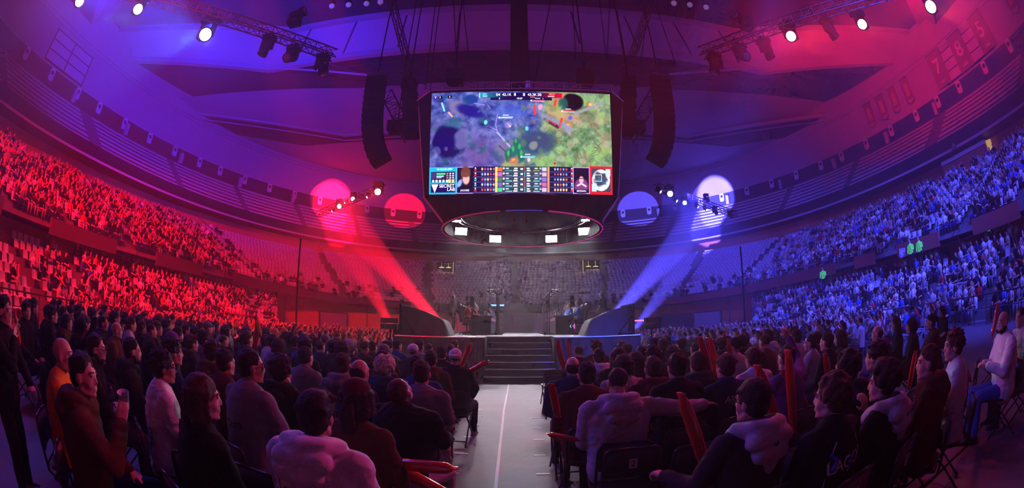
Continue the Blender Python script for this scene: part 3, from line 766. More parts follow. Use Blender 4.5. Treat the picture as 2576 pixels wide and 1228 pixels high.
def decal_text(o, K, txt, size, x0, z0, m_, rot=0, name='lettering', side=-1, key='top', xs=1.0):
    me = textmesh(txt, size, m_, 0.0); src = K[key]
    bvh = BVHTree.FromPolygons([v.co.copy() for v in src.vertices], [tuple(p.vertices) for p in src.polygons])
    for v in me.vertices:
        x, y = v.co.x*xs, v.co.y; X = x*math.cos(rot)-y*math.sin(rot)+x0; Z = x*math.sin(rot)+y*math.cos(rot)+z0
        if side > 0: X = -X+2*x0
        h = bvh.ray_cast(Vector((X, side*1.0, Z)), Vector((0, -side, 0)))
        yy = h[0].y if h[0] is not None else side*.15
        v.co = Vector((X, yy+side*.0035, Z))
    return link(name, me, o)
# ================= the audience on the arena floor, nearest people first (read off the photograph)
KITS = {}
def gk(kind='lap', vox=.014, **k):
    key = (kind, vox, tuple(sorted((a, str(b)) for a, b in k.items())))
    if key not in KITS: KITS[key] = kit(pose(kind, **k), vox)
    return KITS[key]
NEARPOS = []
CHN = [0]
def seat_person(px, py, K, label, hairk='short', hc='dark', sk=0, top='black', topname='shirt', legs='charcoal', dyaw=0, z=1.23, ch=None, chlab=None, sc=1.0, capc=None, shoe='charcoal', yy=None, chdet=True, group=None):
    off = K['M'].translation; bestd = None
    for dzz in (0, .03, -.03, .06, -.06, .09, -.09, .12, -.12):
        p = atz(px, py, z+dzz) if yy is None else aty(px, py, yy+dzz*3)
        yaw = face_yaw(p.x, p.y)+math.radians(dyaw)
        loc = Vector((p.x, p.y, 0))-Matrix.Rotation(yaw, 3, 'Z') @ Vector((off.x*sc, off.y*sc, 0))
        dm = min([math.hypot(loc.x-a, loc.y-b) for a, b in NEARPOS] or [9]); q = min(dm, .5)-abs(dzz)*.6
        if bestd is None or q > bestd[0]: bestd = (q, p, yaw, loc, dzz)
    _, p, yaw, loc, dzz = bestd; z += dzz if yy is None else 0
    if K['P']['stand']: pass
    o = place(K, (loc.x, loc.y, (z-off.z*sc) if K['P']['stand'] else max(-.1, min(.16, z-off.z*sc))), yaw, SKIN[sk], top, legs, hairk, HAIRC[hc], label, topname, shoe, group, sc, capc)
    NEARPOS.append((loc.x, loc.y)); face_parts(o, K, HAIRC[hc], 'beard' in label)
    if not K['P']['stand'] and ch is not False:
        c = Matrix.Rotation(yaw, 3, 'Z') @ Vector((0, .03, 0))
        chair((loc.x+c.x, loc.y+c.y, 0), yaw, chlab or ('black folding chair carrying the '+' '.join(label.split()[:9])), ch if isinstance(ch, str) else None, chdet, 'folding chairs on the arena floor')
    return o
P_ = seat_person
HI = .0095
def hood_part(o, K, col):
    ly = K['P']['lean']; sz = 1.06; m = MB(); rr = .05
    pts = [(-.05, ly+.1, sz-.05), (-.1, ly+.05, sz+.005), (-.13, ly-.02, sz+.04), (-.095, ly-.11, sz+.06), (0, ly-.145, sz+.055), (.095, ly-.11, sz+.06), (.13, ly-.02, sz+.04), (.1, ly+.05, sz+.005), (.05, ly+.1, sz-.05)]
    for a, b in zip(pts, pts[1:]): m.cap(a, rr, b, rr, 10)
    m.cap((-.1, ly-.15, sz), .06, (.1, ly-.15, sz), .06, 10); m.cap((-.07, ly-.17, sz-.07), .055, (.07, ly-.17, sz-.07), .055, 10); m.cap((0, ly-.17, sz-.08), .06, (0, ly-.165, sz-.16), .035, 10)
    setm(link('hood', remesh(m, 'hood', SM, .01, 5, folds=.006), o), cloth(col))
# --- left of the aisle
K1 = kit(pose('lap', hood=True, bulk=1.12), HI)
o = P_(800, 1047, K1, 'person in a white hoodie with a black outline drawing, nearest left of the aisle', 'side', 'dark', 0, 'white', 'hoodie', 'charcoal', ch=False); hood_part(o, K1, 'white')
INK = mat('black_print', (.01, .01, .012), rough=.7)
L = [[(-.02, .84), (-.06, .83), (-.1, .80), (-.13, .75), (-.12, .70), (-.09, .70), (-.085, .73), (-.06, .73), (-.05, .69), (-.07, .66), (-.05, .64), (-.015, .65), (-.02, .70), (.0, .74), (.02, .70), (.015, .64), (.05, .62), (.09, .63), (.085, .66), (.06, .67), (.055, .71), (.10, .76), (.11, .82), (.07, .85), (.04, .82), (.0, .81), (-.02, .84)],
     [(-.16, .60), (-.14, .66), (-.17, .69)]]
L = [[(x*.95-.03, z*.95+.2) for x, z in ln] for ln in L]
decal_lines(o, K1, L, .0032, INK)
decal_text(o, K1, 'Priority P', .05, -.05, .765, INK, .1)
K2 = kit(pose('lap', yaw=.15, bulk=.95), HI)
P_(900, 1008, K2, 'person in a dark jacket and baseball cap with a long ponytail, left of the aisle', ['bob', 'pony', 'cap'], 'dark', 0, 'brown', 'jacket', 'charcoal', dyaw=-8, capc='maroon')
K3 = kit(pose('knees', pitch=-.75, lean=.14, long=False, bulk=1.2, legs=1.2), HI)
P_(1008, 985, K3, 'person in a black T-shirt and white trousers bowing the head, left of the aisle', 'buzz', 'brown', 0, 'black', 'shirt', 'light grey', dyaw=-14, shoe='light grey')
K4 = kit(pose('lap', yaw=-.35), HI)
P_(515, 1003, K4, 'person with wavy brown chin-length hair in a black jacket, facing right', 'wavy', 'brown', 0, 'black', 'jacket', 'navy', dyaw=-18)
K5 = kit(pose('lap', long=False, yaw=-.3, bulk=1.05), HI)
o = P_(415, 925, K5, 'person in a white printed T-shirt and glasses, upright on a chair numbered five', 'messy', 'dark', 1, 'white', 'shirt', 'navy', dyaw=-20, ch='5')
decal_text(o, K5, 'MERCHA', .034, 0, .87, INK, 0)
NAVYP = mat('navy_print', (.02, .03, .1), rough=.7)
decal_lines(o, K5, [[(-.1, z_), (.1, z_)] for z_ in (.79, .755, .72, .685)], .012, NAVYP, 'back_print'); decal_lines(o, K5, [[(-.015, .965), (.015, .965)], [(0, .98), (0, .95)]], .008, INK, 'neck_logo')
def glasses(o, K, dark=False):
    m = MB()
    for s in (-1, 1):
        m.tube([(s*.033+.026*math.cos(a), .098, .008+.019*math.sin(a)) for a in np.linspace(0, 2*PI, 13)[:-1]], .0028, 5, True); m.tube([(s*.058, .095, .012), (s*.08, .0, .008)], .0025, 5)
    m.tube([(-.01, .1, .01), (.01, .1, .01)], .0028, 5)
    if dark:
        for s in (-1, 1): m.ball((s*.033, .097, .008), (.026, .004, .019), 10, 6)
    g = m.obj('glasses', mat('glossy_black', (.01, .01, .012), rough=.1), o, smooth=True); g.matrix_local = K['M']; return g
glasses(o, K5)
K6 = kit(pose('drink', yaw=-.45, hood=True, bulk=1.08, handdir={1: (-.35, .25, .9)}, handnrm={1: (-.9, .1, -.2)}, curl={1: .45, -1: .5}), HI)
o = P_(213, 947, K6, 'person in a brown hooded jacket drinking from a white paper cup', 'short', 'dark', 0, 'brown', 'hoodie', 'navy', dyaw=-24, ch='7')
# the cup in that hand
def held_at(o, v): bpy.context.view_layer.update(); return o.matrix_world @ Vector(v)
m = MB(); m.lathe([(.028, 0), (.04, .1), (.041, .1), (.036, .098), (.026, .005)], n=18)
wp = held_at(o, (.105, .30, 1.10)); tag(m.obj('paper_cup', M_white, None, wp, (.25, .2, 0), smooth=True), 'white paper cup held up to the mouth by the man in the brown jacket', 'cup')
K7 = kit(pose('lap', yaw=-.2), .012)
P_(160, 893, K7, 'bald person in an orange T-shirt and glasses behind the man with a cup', None, 'dark', 0, 'orange', 'shirt', 'charcoal', dyaw=-25)
K8 = kit(pose('lap', hood=True), HI)
P_(712, 935, K8, 'person with thick curly dark hair in a black hooded jacket left of centre', 'curly', 'dark', 0, 'black', 'hoodie', 'charcoal', dyaw=-4)
g_lap = gk('lap'); g_kn = gk('knees', lean=.08); g_hood = gk('lap', hood=True); g_cross = gk('cross', yaw=-.2); g_tee = gk('lap', long=False); g_chin = gk('chin', yaw=.15, pitch=-.1); g_up = gk('up'); g_phone = gk('phone', pitch=-.4)
P_(570, 915, gk('lap', bulk=1.1), 'person in a dark maroon sweatshirt with short hair in the fourth row left', 'short', 'dark', 0, 'maroon', 'sweatshirt', dyaw=-6)
o = P_(635, 925, gk('cross', long=False, bulk=1.05, yaw=-.5), 'person in a grey T-shirt and black sunglasses looking right', 'short', 'dark', 1, 'grey', 'shirt', dyaw=-10); glasses(o, gk('cross', long=False, bulk=1.05, yaw=-.5), True)
decal_text(o, gk('cross', long=False, bulk=1.05, yaw=-.5), 'Torn', .09, 0, .84, INK, .15)
o = P_(245, 880, g_cross, 'bearded person in glasses and a black jacket behind the man with a cup', 'short', 'dark', 0, 'black', 'jacket', dyaw=-25); glasses(o, g_cross)
P_(335, 885, g_hood, 'bearded person in a charcoal hoodie left of the glasses wearer', 'short', 'dark', 0, 'charcoal', 'hoodie', dyaw=-20)
P_(295, 832, gk('lap', bulk=1.15), 'large bald person in a brown jacket with collar, upper left of the floor seats', None, 'dark', 0, 'brown', 'jacket', dyaw=-22)
KS = kit(pose('chin', stand=True, yaw=-.3), .011)
P_(14, 785, KS, 'standing person in dark clothes with a hand to the mouth at the left edge', 'short', 'dark', 0, 'black', 'jacket', 'charcoal', z=1.42, sc=.92, dyaw=-30)
P_(68, 783, gk('lap', yaw=-.5), 'person in black with tousled hair looking right, second from the left edge', 'messy', 'dark', 0, 'black', 'shirt', 'charcoal', z=1.27, dyaw=-30)
P_(122, 790, g_tee, 'person in a black T-shirt with an undercut, at the left end of the floor seats', 'short', 'dark', 0, 'black', 'shirt', dyaw=-20)
P_(210, 830, gk('up', hoodup=True, hood=True), 'person with a black hood up holding a red stick in the left rows', None, 'dark', 0, 'black', 'hoodie', dyaw=-18)
P_(262, 815, g_lap, 'person in a black shirt with short hair before the yellow bin', 'short', 'dark', 0, 'black', 'shirt', dyaw=-25)
P_(438, 888, g_cross, 'person with tousled hair in a dark blue shirt behind the white T-shirt', 'messy', 'dark', 0, 'navy', 'shirt', dyaw=-14)
P_(435, 862, g_lap, 'person in a purple baseball cap in the left rows', ['short', 'cap'], 'dark', 0, 'charcoal', 'shirt', capc='purple', dyaw=-14)
P_(484, 865, g_hood, 'person in a grey sweatshirt with a square-cut hairline, left rows', 'side', 'brown', 0, 'charcoal', 'sweatshirt', dyaw=-8)
P_(540, 890, g_hood, 'person in an orange-brown hoodie and headband left of centre', 'curly', 'brown', 0, 'brown', 'hoodie', dyaw=-8)
P_(515, 855, g_lap, 'person in a grey sweater, second face back from the orange-brown hoodie', 'messy', 'dark', 0, 'grey', 'sweater', dyaw=-6)
P_(772, 900, g_tee, 'person in a plain grey T-shirt with cropped hair, sixth row left', 'short', 'dark', 0, 'grey', 'shirt', dyaw=-4)
P_(866, 920, g_hood, 'person in a grey and brown hoodie, fifth row left of the aisle', 'short', 'brown', 0, 'grey', 'hoodie')
P_(907, 936, g_lap, 'person in a black shirt with receding hair, behind the ponytail', 'balding', 'dark', 0, 'black', 'shirt', dyaw=-25)
P_(970, 928, g_hood, 'person with bleached curly hair and a pink collar, left of the aisle', 'afro', 'blond', 0, 'navy', 'jacket')
P_(1062, 1000-45, gk('lap', long=False, bulk=1.05), 'person in a pink-grey T-shirt with a white wristband beside the aisle', 'short', 'brown', 0, 'grey', 'shirt', yy=3.9)
P_(1050, 925, gk('lap', bulk=1.08), 'person in a royal blue sweatshirt on the aisle seat, fifth row left', 'short', 'dark', 0, 'dark blue', 'sweatshirt', 'navy')
P_(1085, 906, g_hood, 'person in a brown-grey hoodie on the left aisle side, sixth row', 'short', 'dark', 0, 'brown', 'hoodie')
o = P_(1112, 890, g_tee, 'person in a black jersey lettered BLOS across the back', 'short', 'dark', 0, 'black', 'jersey'); decal_text(o, g_tee, 'BLOS', .13, 0, .98, mat('white_print', (.7, .7, .72)), 0)
P_(1146, 902, gk('knees', legs=1), 'person in a white cap worn backwards on the front aisle seat, holding two red sticks', ['short', 'backcap'], 'dark', 0, 'black', 'jacket', 'black', capc='white', shoe='grey')
P_(1040, 886, g_lap, 'person in a white baseball cap with a dark patch, front rows left', ['short', 'cap'], 'dark', 0, 'charcoal', 'shirt', capc='white')
P_(882, 878, g_tee, 'person in a camouflage patterned blue cap, front rows left', 'afro', 'grey', 0, 'navy', 'shirt')
P_(967, 888, g_lap, 'person in a grey bucket hat in the front rows left', ['cap'], 'grey', 0, 'black', 'shirt', capc='grey')
# --- right of the aisle
KR = kit(pose('arm_right', hood=True, bulk=1.2, legs=.5, curl={1: .35, -1: .5}), HI)
o = P_(1553, 962, KR, 'person in a grey hoodie resting an outstretched arm along the next chair', 'buzz', 'dark', 0, 'light grey', 'hoodie', 'black', dyaw=0, ch='2'); hood_part(o, KR, 'light grey')
m = MB(); m.tube([(.655+.0*math.cos(a), -.02+.033*math.cos(a), .985+.033*math.sin(a)) for a in np.linspace(0, 2*PI, 15)[:-1]], .006, 6, True); m.obj('wristband', mat('pale_wristband', (.7, .8, .85), rough=.4), o)
P_(1476, 945, gk('lap', bulk=1.08), 'person in a maroon crew-neck sweater with cropped hair, third row right of the aisle', 'short', 'dark', 0, 'maroon', 'sweater', 'black', ch='4')
P_(1440, 925, gk('lap', bulk=1.12), 'person in a dark navy T-shirt with thinning hair on the right aisle seat', 'balding', 'dark', 0, 'navy', 'shirt')
P_(1455, 886, g_lap, 'person in black with a narrow shaved head, front row right of the aisle', 'buzz', 'dark', 1, 'black', 'shirt')
o = P_(1506, 900, g_hood, 'person in a white hoodie printed with a dark badge, front rows right', 'short', 'dark', 0, 'white', 'hoodie'); decal_text(o, g_hood, 'NEW', .07, .08, .86, mat('red_print', (.5, .04, .05)), -.9); decal_lines(o, g_hood, [[(-.05, .82), (.0, .86), (.05, .82), (0, .78), (-.05, .82)]], .02, INK)
P_(1555, 900, g_lap, 'person with long dark hair, front rows right of the aisle', 'long', 'dark', 0, 'black', 'top')
P_(1576, 884, g_lap, 'person in a pale green and red cap by the stage', ['short', 'cap'], 'dark', 0, 'charcoal', 'shirt', capc='olive')
o = P_(1566, 925, g_lap, 'person in a pale grey T-shirt and headphones behind the long-haired person', 'bob', 'dark', 0, 'light grey', 'shirt', yy=4.55)
m = MB(); m.tube([(.092*math.cos(a), -.01, .03+.1*math.sin(a)) for a in np.linspace(0, PI, 12)], .009, 6); m.ball((-.092, -.01, .0), (.018, .03, .036)); m.ball((.092, -.01, .0), (.018, .03, .036)); h = m.obj('headphones', M_black, o, smooth=True); h.matrix_local = g_lap['M']
P_(1611, 893, g_lap, 'person in black, upright beside the headphones wearer, front rows right', 'short', 'dark', 0, 'black', 'shirt')
P_(1641, 893, g_cross, 'person with a round dark hairstyle in a black shirt before the blue skirt', 'messy', 'dark', 0, 'black', 'shirt')
P_(1690, 890, g_lap, 'person with a dark bob in a charcoal top, front rows right', 'bob', 'dark', 0, 'charcoal', 'top')
P_(1640, 943, gk('lap', hood=True, bulk=1.1), 'person in a dark red hoodie behind the outstretched arm', 'short', 'brown', 0, 'maroon', 'hoodie', ch='6', yy=4.15)
P_(1598, 915, g_lap, 'person with long straight hair in a black top, fourth row right', 'long', 'dark', 0, 'black', 'top', yy=4.9)
P_(1700, 925, g_tee, 'person in a black T-shirt facing the stage, fourth row right', 'short', 'dark', 0, 'black', 'shirt')
P_(1752, 940, gk('lap', hood=True, bulk=1.3), 'person in a dark grey padded jacket with brown hair', 'side', 'brown', 0, 'charcoal', 'jacket', yy=4.2)
o = P_(1822, 925, gk('lap', yaw=.25), 'person in a dark jersey lettered AR K below the neck', 'side', 'brown', 0, 'navy', 'jersey'); decal_text(o, gk('lap', yaw=.25), 'AR K', .09, 0, .95, mat('white_print', (0, 0, 0)), -.1)
P_(1892, 903, g_lap, 'person in a white top with a dark collar right of centre', 'side', 'brown', 0, 'white', 'top')
P_(1976, 903, g_up, 'person in a mauve shirt holding red sticks up, shaved sides', 'short', 'dark', 0, 'purple', 'shirt')
P_(2037, 864, gk('lap', bulk=.92, yaw=.3), 'person with dark hair tied back in a pale sweater, right block', 'bun', 'dark', 0, 'light grey', 'sweater', dyaw=12)
P_(2078, 862, g_lap, 'person in a black T-shirt, right block, beyond the pale sweater', 'short', 'dark', 0, 'black', 'shirt', dyaw=10)
P_(2112, 852, gk('lap', bulk=.9), 'person with long dark hair in an olive cardigan', 'long', 'dark', 0, 'olive', 'cardigan', dyaw=10)
K19 = kit(pose('up', hood=True, yaw=.3, bulk=1.08, arms=(((-.3, .12, .74), (-.33, .3, .78)), ((.26, .06, .74), (.13, .29, .62))), curl={-1: 1.1, 1: .5}), HI)
o = P_(1888, 1012, K19, 'person in a two-tone grey and black hoodie with glasses, holding a red stick upright', 'side', 'dark', 0, 'charcoal', 'hoodie', 'charcoal', dyaw=6); glasses(o, K19); hood_part(o, K19, 'light grey')
K20 = kit(pose('lap', yaw=.4, bulk=1.05), HI)
o = P_(2086, 1003, K20, 'person with curly brown hair in a black jersey lettered LAGOR', 'curly', 'brown', 0, 'black', 'jersey', 'navy', dyaw=6, ch='6'); decal_text(o, K20, 'LAGOR', .1, .0, .90, mat('white_print', (0, 0, 0)), .08)
BLP = mat('blue_print', (.03, .12, .6), rough=.6)
decal_lines(o, K20, [[(-.14, .97), (-.1, .93), (-.13, .88)]], .014, BLP, 'blue_panel'); decal_lines(o, K20, [[(.0, .93), (.03, .90), (.0, .87)]], .014, BLP, 'blue_panel'); decal_lines(o, K20, [[(-.1, 1.03), (-.15, .93), (-.16, .8), (-.17, .7)], [(.1, 1.03), (.15, .93), (.16, .8), (.17, .7)], [(0, .86), (.012, .85), (0, .84), (-.012, .85), (0, .86)]], .003, mat('white_print', (0, 0, 0)), 'piping')
K21 = kit(pose('chin', hood=True, yaw=.35), HI)
o = P_(2216, 966, K21, 'person with frizzy dark hair and a pale lilac hood, hand at the chin', 'afro', 'dark', 0, 'black', 'hoodie', 'black', dyaw=10, ch='5'); hood_part(o, K21, 'light grey')
K22 = kit(pose('lap', yaw=.3, hood=True), .012)
P_(2331, 914, K22, 'person in a maroon jacket with straight brown hair and a lanyard', 'short', 'brown', 0, 'maroon', 'jacket', dyaw=18, ch='4')
K23 = kit(pose('lap', long=False, yaw=.25), HI)
o = P_(2396, 872, K23, 'person in a white jersey lettered StarDoor with a dark shoulder strap', 'messy', 'brown', 0, 'white', 'jersey', 'maroon', dyaw=22, ch='3'); decal_text(o, K23, 'StarDoor', .06, 0, .93, mat('navy_print', (0, 0, 0)), .06)
decal_lines(o, K23, [[(-.15, .70), (-.07, .82), (.02, .93), (.1, 1.02)]], .011, INK, 'shoulder_strap')
K24 = kit(pose('phone', yaw=.3, long=True, bulk=1.18), .011)
P_(2523, 812, K24, 'bald bearded person in a white sweater near the right edge, holding sticks', None, 'dark', 0, 'white', 'sweater', 'blue', dyaw=28)
P_(2566, 800, gk('lap', yaw=.3, bulk=1.15), 'bald person in a pale grey shirt at the right edge', 'buzz', 'dark', 0, 'light grey', 'shirt', dyaw=28)
P_(2200, 900, g_lap, 'person with dark hair in a navy shirt behind the frizzy-haired person', 'messy', 'dark', 0, 'navy', 'shirt', dyaw=14)
P_(2126, 930, g_hood, 'person with curly hair in a purple-grey hoodie behind the lettered jersey', 'curly', 'dark', 0, 'charcoal', 'hoodie', dyaw=12)
P_(2206, 840, gk('lap', hood=True, bulk=1.3), 'broad person in a purple-grey hooded coat with thinning hair', 'balding', 'dark', 0, 'purple', 'coat', dyaw=14)
P_(2252, 815, gk('lap', bulk=.92), 'person with long black hair in a black coat, right rows', 'long', 'dark', 0, 'black', 'coat', dyaw=14)
P_(2290, 822, gk('lap', bulk=.92), 'person with shoulder-length black hair beside the black coat', 'bob', 'dark', 0, 'black', 'top', dyaw=14)
P_(2340, 812, g_kn, 'person in a dark brown shirt with short hair and bent shoulders, right rows', 'short', 'dark', 0, 'brown', 'shirt', dyaw=14)
P_(2368, 785, gk('up', long=False, bulk=.9), 'person with a raised bare arm and dark hair near the right rows', 'bob', 'dark', 0, 'black', 'top', dyaw=20)
# free chairs
def fchair(px, py, num, lab, z=.68, rz=None):
    p = atz(px, py, z); chair((p.x, p.y+.28, 0), face_yaw(p.x, p.y) if rz is None else rz, lab, num, True, 'folding chairs on the arena floor'); NEARPOS.append((p.x, p.y+.28))
fchair(1592, 1165, '2', 'empty black folding chair with plate number two, nearest to the camera', rz=0)
fchair(1760, 1155, None, 'empty black folding chair holding a paper cup and leaflet', rz=0)
fchair(1793, 1075, '6', 'black folding chair with plate number six under the pointing hand', rz=0)
fchair(495, 1200, '3', 'empty black folding chair with plate number three in the near left row')
fchair(650, 1228, None, 'black folding chair cut by the bottom edge, left of the white hoodie')
fchair(885, 1175, None, 'black folding chair beside the white hoodie, toward the aisle')
fchair(100, 1010, '8', 'empty folding chair near the left edge of the near row')
fchair(150, 970, None, 'empty folding chair two places beyond the brown jacket toward the left edge')
fchair(2290, 1010, '7', 'empty folding chair behind the maroon jacket in the right row')
fchair(2455, 930, None, 'empty folding chair behind the white jersey')
fchair(2520, 870, '1', 'empty folding chair beside the bald man in white')
fchair(1400, 962, None, 'empty black folding chair beside the aisle, third row right')
fchair(1392, 945, None, 'empty black folding chair beside the aisle, fourth row right')
# things on the empty chair
p = atz(1740, 1190, .45); c = p
m = MB(); m.lathe([(.03, 0), (.038, .085), (.034, .085), (.027, .005)], n=16); tag(m.obj('paper_cup', M_white, None, (1.78, 2.62, .451), smooth=True), 'white paper cup standing on the empty folding chair', 'cup')
m = MB(); m.box((0, 0, .004), (.15, .1, .008)); tag(m.obj('leaflet', M_white, None, (1.66, 2.58, .451), (0, 0, .3)), 'small pale leaflet lying on the empty folding chair', 'leaflet')
# cheering sticks near the camera: (px a, px b, distance y, label)
for (a, b, Y, lab, L_) in (
 ((1778, 1185), (1738, 1062), 2.3, 'red stick held upright in front of the two-tone hoodie, nearest on the right', .6),
 ((1962, 1090), (1912, 940), 2.45, 'red stick leaning behind the two-tone hoodie wearer', .6),
 ((1995, 1088), (1984, 905), 2.7, 'tall red stick standing upright right of the two-tone hoodie', .7),
 ((2030, 1022), (1966, 930), 3.3, 'red stick slanting down behind the tall upright stick', .55),
 ((2088, 980), (2080, 918), 3.0, 'short red stick above the curly-haired jersey wearer', .4),
 ((2286, 975), (2296, 925), 2.4, 'flat red stick end between the frizzy-haired and maroon people', .35),
 ((2440, 960), (2405, 880), 2.35, 'red stick beside the white lettered jersey', .5),
 ((2494, 850), (2506, 790), 2.4, 'red stick upright before the bald man in white', .45),
 ((2538, 865), (2508, 830), 2.2, 'red stick pointing down from the hand of the bald man in white', .4),
 ((960, 1150), (1052, 1205), 2.55, 'red stick lying across the lap beside the white trousers, left of the aisle', .6),
 ((985, 1165), (1030, 1170), 2.4, 'shorter red stick crossing the one beside the white trousers', .45),
 ((1152, 940), (1167, 905), 6.1, 'red stick leaning against the white backward cap', .5),
 ((1150, 955), (1192, 930), 6.0, 'red stick slanting toward the aisle from the white cap wearer', .55),
 ((52, 875), (44, 828), 2.3, 'red stick in front of the standing person at the left edge', .45),
 ((200, 885), (218, 838), 2.9, 'red stick held by the black-hooded person', .5),
 ((200, 790), (198, 758), 6.0, 'pair of pale red stick tips before the empty seats', .45),
 ((1404, 1050), (1398, 1020), 2.9, 'red stick under the arm of the outstretched hoodie wearer', .3),
 ((1458, 1108), (1405, 1098), 3.05, 'red stick across the lap of the outstretched hoodie wearer', .27),
 ((1420, 935), (1411, 898), 5.6, 'red stick raised beside the right aisle, lower one', .45),
 ((1435, 910), (1433, 887), 6.9, 'red stick raised near the stage stairs, upper one', .4),
 ((1790, 945), (1778, 905), 4.2, 'red stick beside the brown hair of the padded jacket', .5),
 ((1806, 945), (1797, 905), 4.4, 'red stick between padded jacket and lettered jersey', .5),
 ((1816, 890), (1820, 855), 8.3, 'orange lit stick raised in the far right rows', .5),
 ((1842, 915), (1836, 880), 5.4, 'red stick above the lettered jersey wearer', .4)):
    A = aty(*a, Y); B = aty(*b, Y-.05); stick(A, A+(B-A).normalized()*max(L_, (B-A).length), lab)
# ================= stage
DH = 1.33; SY = 13.35
t = empty('stage', (0.2, 17.5, 0)); tag(t, 'black skirted stage platform about chest high at the end of the aisle', 'stage')
def P2(x, y): return (x-.2, y-17.5)
m = MB(); m.prism([P2(-3.75, SY), P2(-.86, SY), P2(-.86, 14.55), P2(1.34, 14.55), P2(1.34, SY), P2(4.12, SY), P2(4.12, 25), P2(-3.75, 25)], DH-.09, DH); m.obj('deck', M_deck, t)
m = MB()
def skirt(x0, y0, x1, y1, n):
    a = Vector(P2(x0, y0)); b = Vector(P2(x1, y1)); d = (b-a); nn = Vector((d.y, -d.x)).normalized(); V = []
    for i in range(n+1):
        f = i/n; w = .006*math.sin(i*1.9)+.005*math.sin(i*.7); p = a+d*f+nn*(.02+w); q = a+d*f+nn*(.03+w*1.8); V += [(p.x, p.y, DH-.02), (q.x, q.y, 0.01)]
    m.add(V, [(2*i, 2*i+1, 2*i+3, 2*i+2) for i in range(n)])
for a in ((-3.75, SY, -.86, SY, 60), (1.34, SY, 4.12, SY, 56), (-3.75, 25, -3.75, SY, 120), (4.12, SY, 4.12, 25, 120), (-.86, SY, -.86, 14.5, 20), (1.34, 14.5, 1.34, SY, 20)): skirt(*a)
m.obj('skirt', M_skirt, t, smooth=True)
m = MB(); m.tube([P2(-3.75, SY-.02)+(DH-.02,), P2(-.86, SY-.02)+(DH-.02,)], .022, 5); m.obj('edge_trim', M_alu, t); m = MB(); m.tube([P2(1.34, SY-.02)+(DH-.02,), P2(4.12, SY-.02)+(DH-.02,)], .022, 5); m.obj('edge_trim', M_alu, t)
# stairs
t = empty('stage_stairs', (.24, 12.4, 0)); tag(t, 'black carpeted stairs with pale metal nosings leading up to the stage', 'stairs')
m = MB(); e = MB(); NS = 7; rise = DH/NS; tr = (14.55-12.45)/(NS-1)
for i in range(NS):
    y0 = 12.45+i*tr; w = 2.14-.015*i; z = rise*(i+1)
    m.box((0, (y0+14.6)/2-12.4, z-rise/2), (w, 14.6-y0, rise)); e.box((0, y0-12.4-.008, z-.012), (w, .02, .03))
m.obj('steps', mat('black_stair_carpet', (.012,.012,.014), rough=.85, noise=.2, bump=.2, bscale=80), t); e.obj('nosings', mat('bright_nosing', (.7,.7,.72), rough=.5), t)
for s in (-1, 1):
    m = MB(); V = []; n = 14
    for i in range(n+1):
        f = i/n; y = .0+f*2.1; z = min(DH, rise+f*DH); w = .03*math.sin(i*1.7); V += [(s*(1.1+.05*(1-f))+w*.3, y, z+.01), (s*(1.13+.14*(1-f))+w, y-.02, .01)]
    m.add(V, [(2*i, 2*i+1, 2*i+3, 2*i+2) for i in range(n)]); m.obj('side_drape', M_skirt, t, smooth=True)
# draped covers at both ends, with frame and strut
def cover(sx, lab):
    x0 = -3.7 if sx < 0 else 4.05; t = empty('draped_cover', (x0, 14.4, DH)); tag(t, lab, 'covered frame')
    m = MB()
    NX, NY = 22, 16; V = []
    Lx = 1.75
    for j in range(NY+1):
        g = j/NY
        for i in range(NX+1):
            f = i/NX
            top = 1.0-.1*f-.42*f**1.5; xx = f*Lx*(.92) ; yy = -.45+g*1.5
            if g < .35:   # front face hanging down
                h = g/.35; z = top*h; fold = .035*math.sin(f*19+.6)*(1-h*.8)+.03*math.sin(f*7); yy = -.55+fold*1.0+.22*h
            else:
                h = (g-.35)/.65; z = top*(1-.12*h)-.03*math.sin(f*9)*math.sin(h*4); yy = -.33+1.3*h
            if f > .86:
                q = (f-.86)/.14; z *= (1-q**1.6); xx += .05*q
            V.append((-sx*xx*-1 if False else (xx if sx < 0 else -xx), yy, max(.01, z)))
    F = [(j*(NX+1)+i, j*(NX+1)+i+1, (j+1)*(NX+1)+i+1, (j+1)*(NX+1)+i) for j in range(NY) for i in range(NX)]
    m.add(V, F); m.obj('cloth', M_drape, t, smooth=True)
    m = MB(); d = -sx
    m.box((-.02*d, .3, .52), (.05, 1.7, 1.04)); m.obj('side_panel', M_black, t)
    m = MB(); m.box((.02*d, -.62, .5), (.05, .05, 1.0)); m.box((.3*d, -.62, .02), (.6, .05, .04)); m.obj('frame', M_black, t)
    m = MB(); a = Vector((.06*d, -.66, .72)); b = Vector((.62*d, -.7, .02)); m.tube([a, b], .028, 4); m.obj('brace', M_dark, t)
    m = MB()
    for i in range(5): m.tube([((.1+.09*i)*d, -.6+.05*math.sin(i), .02), ((.14+.09*i)*d, -.62, .12+.05*math.sin(i*2)), ((.2+.08*i)*d, -.58, .03)], .012, 5)
    m.obj('cable_loops', M_black, t)
cover(-1, 'charcoal cloth draped over a frame at the red-lit end of the stage'); cover(1, 'charcoal cloth draped over a frame at the blue-lit end of the stage')
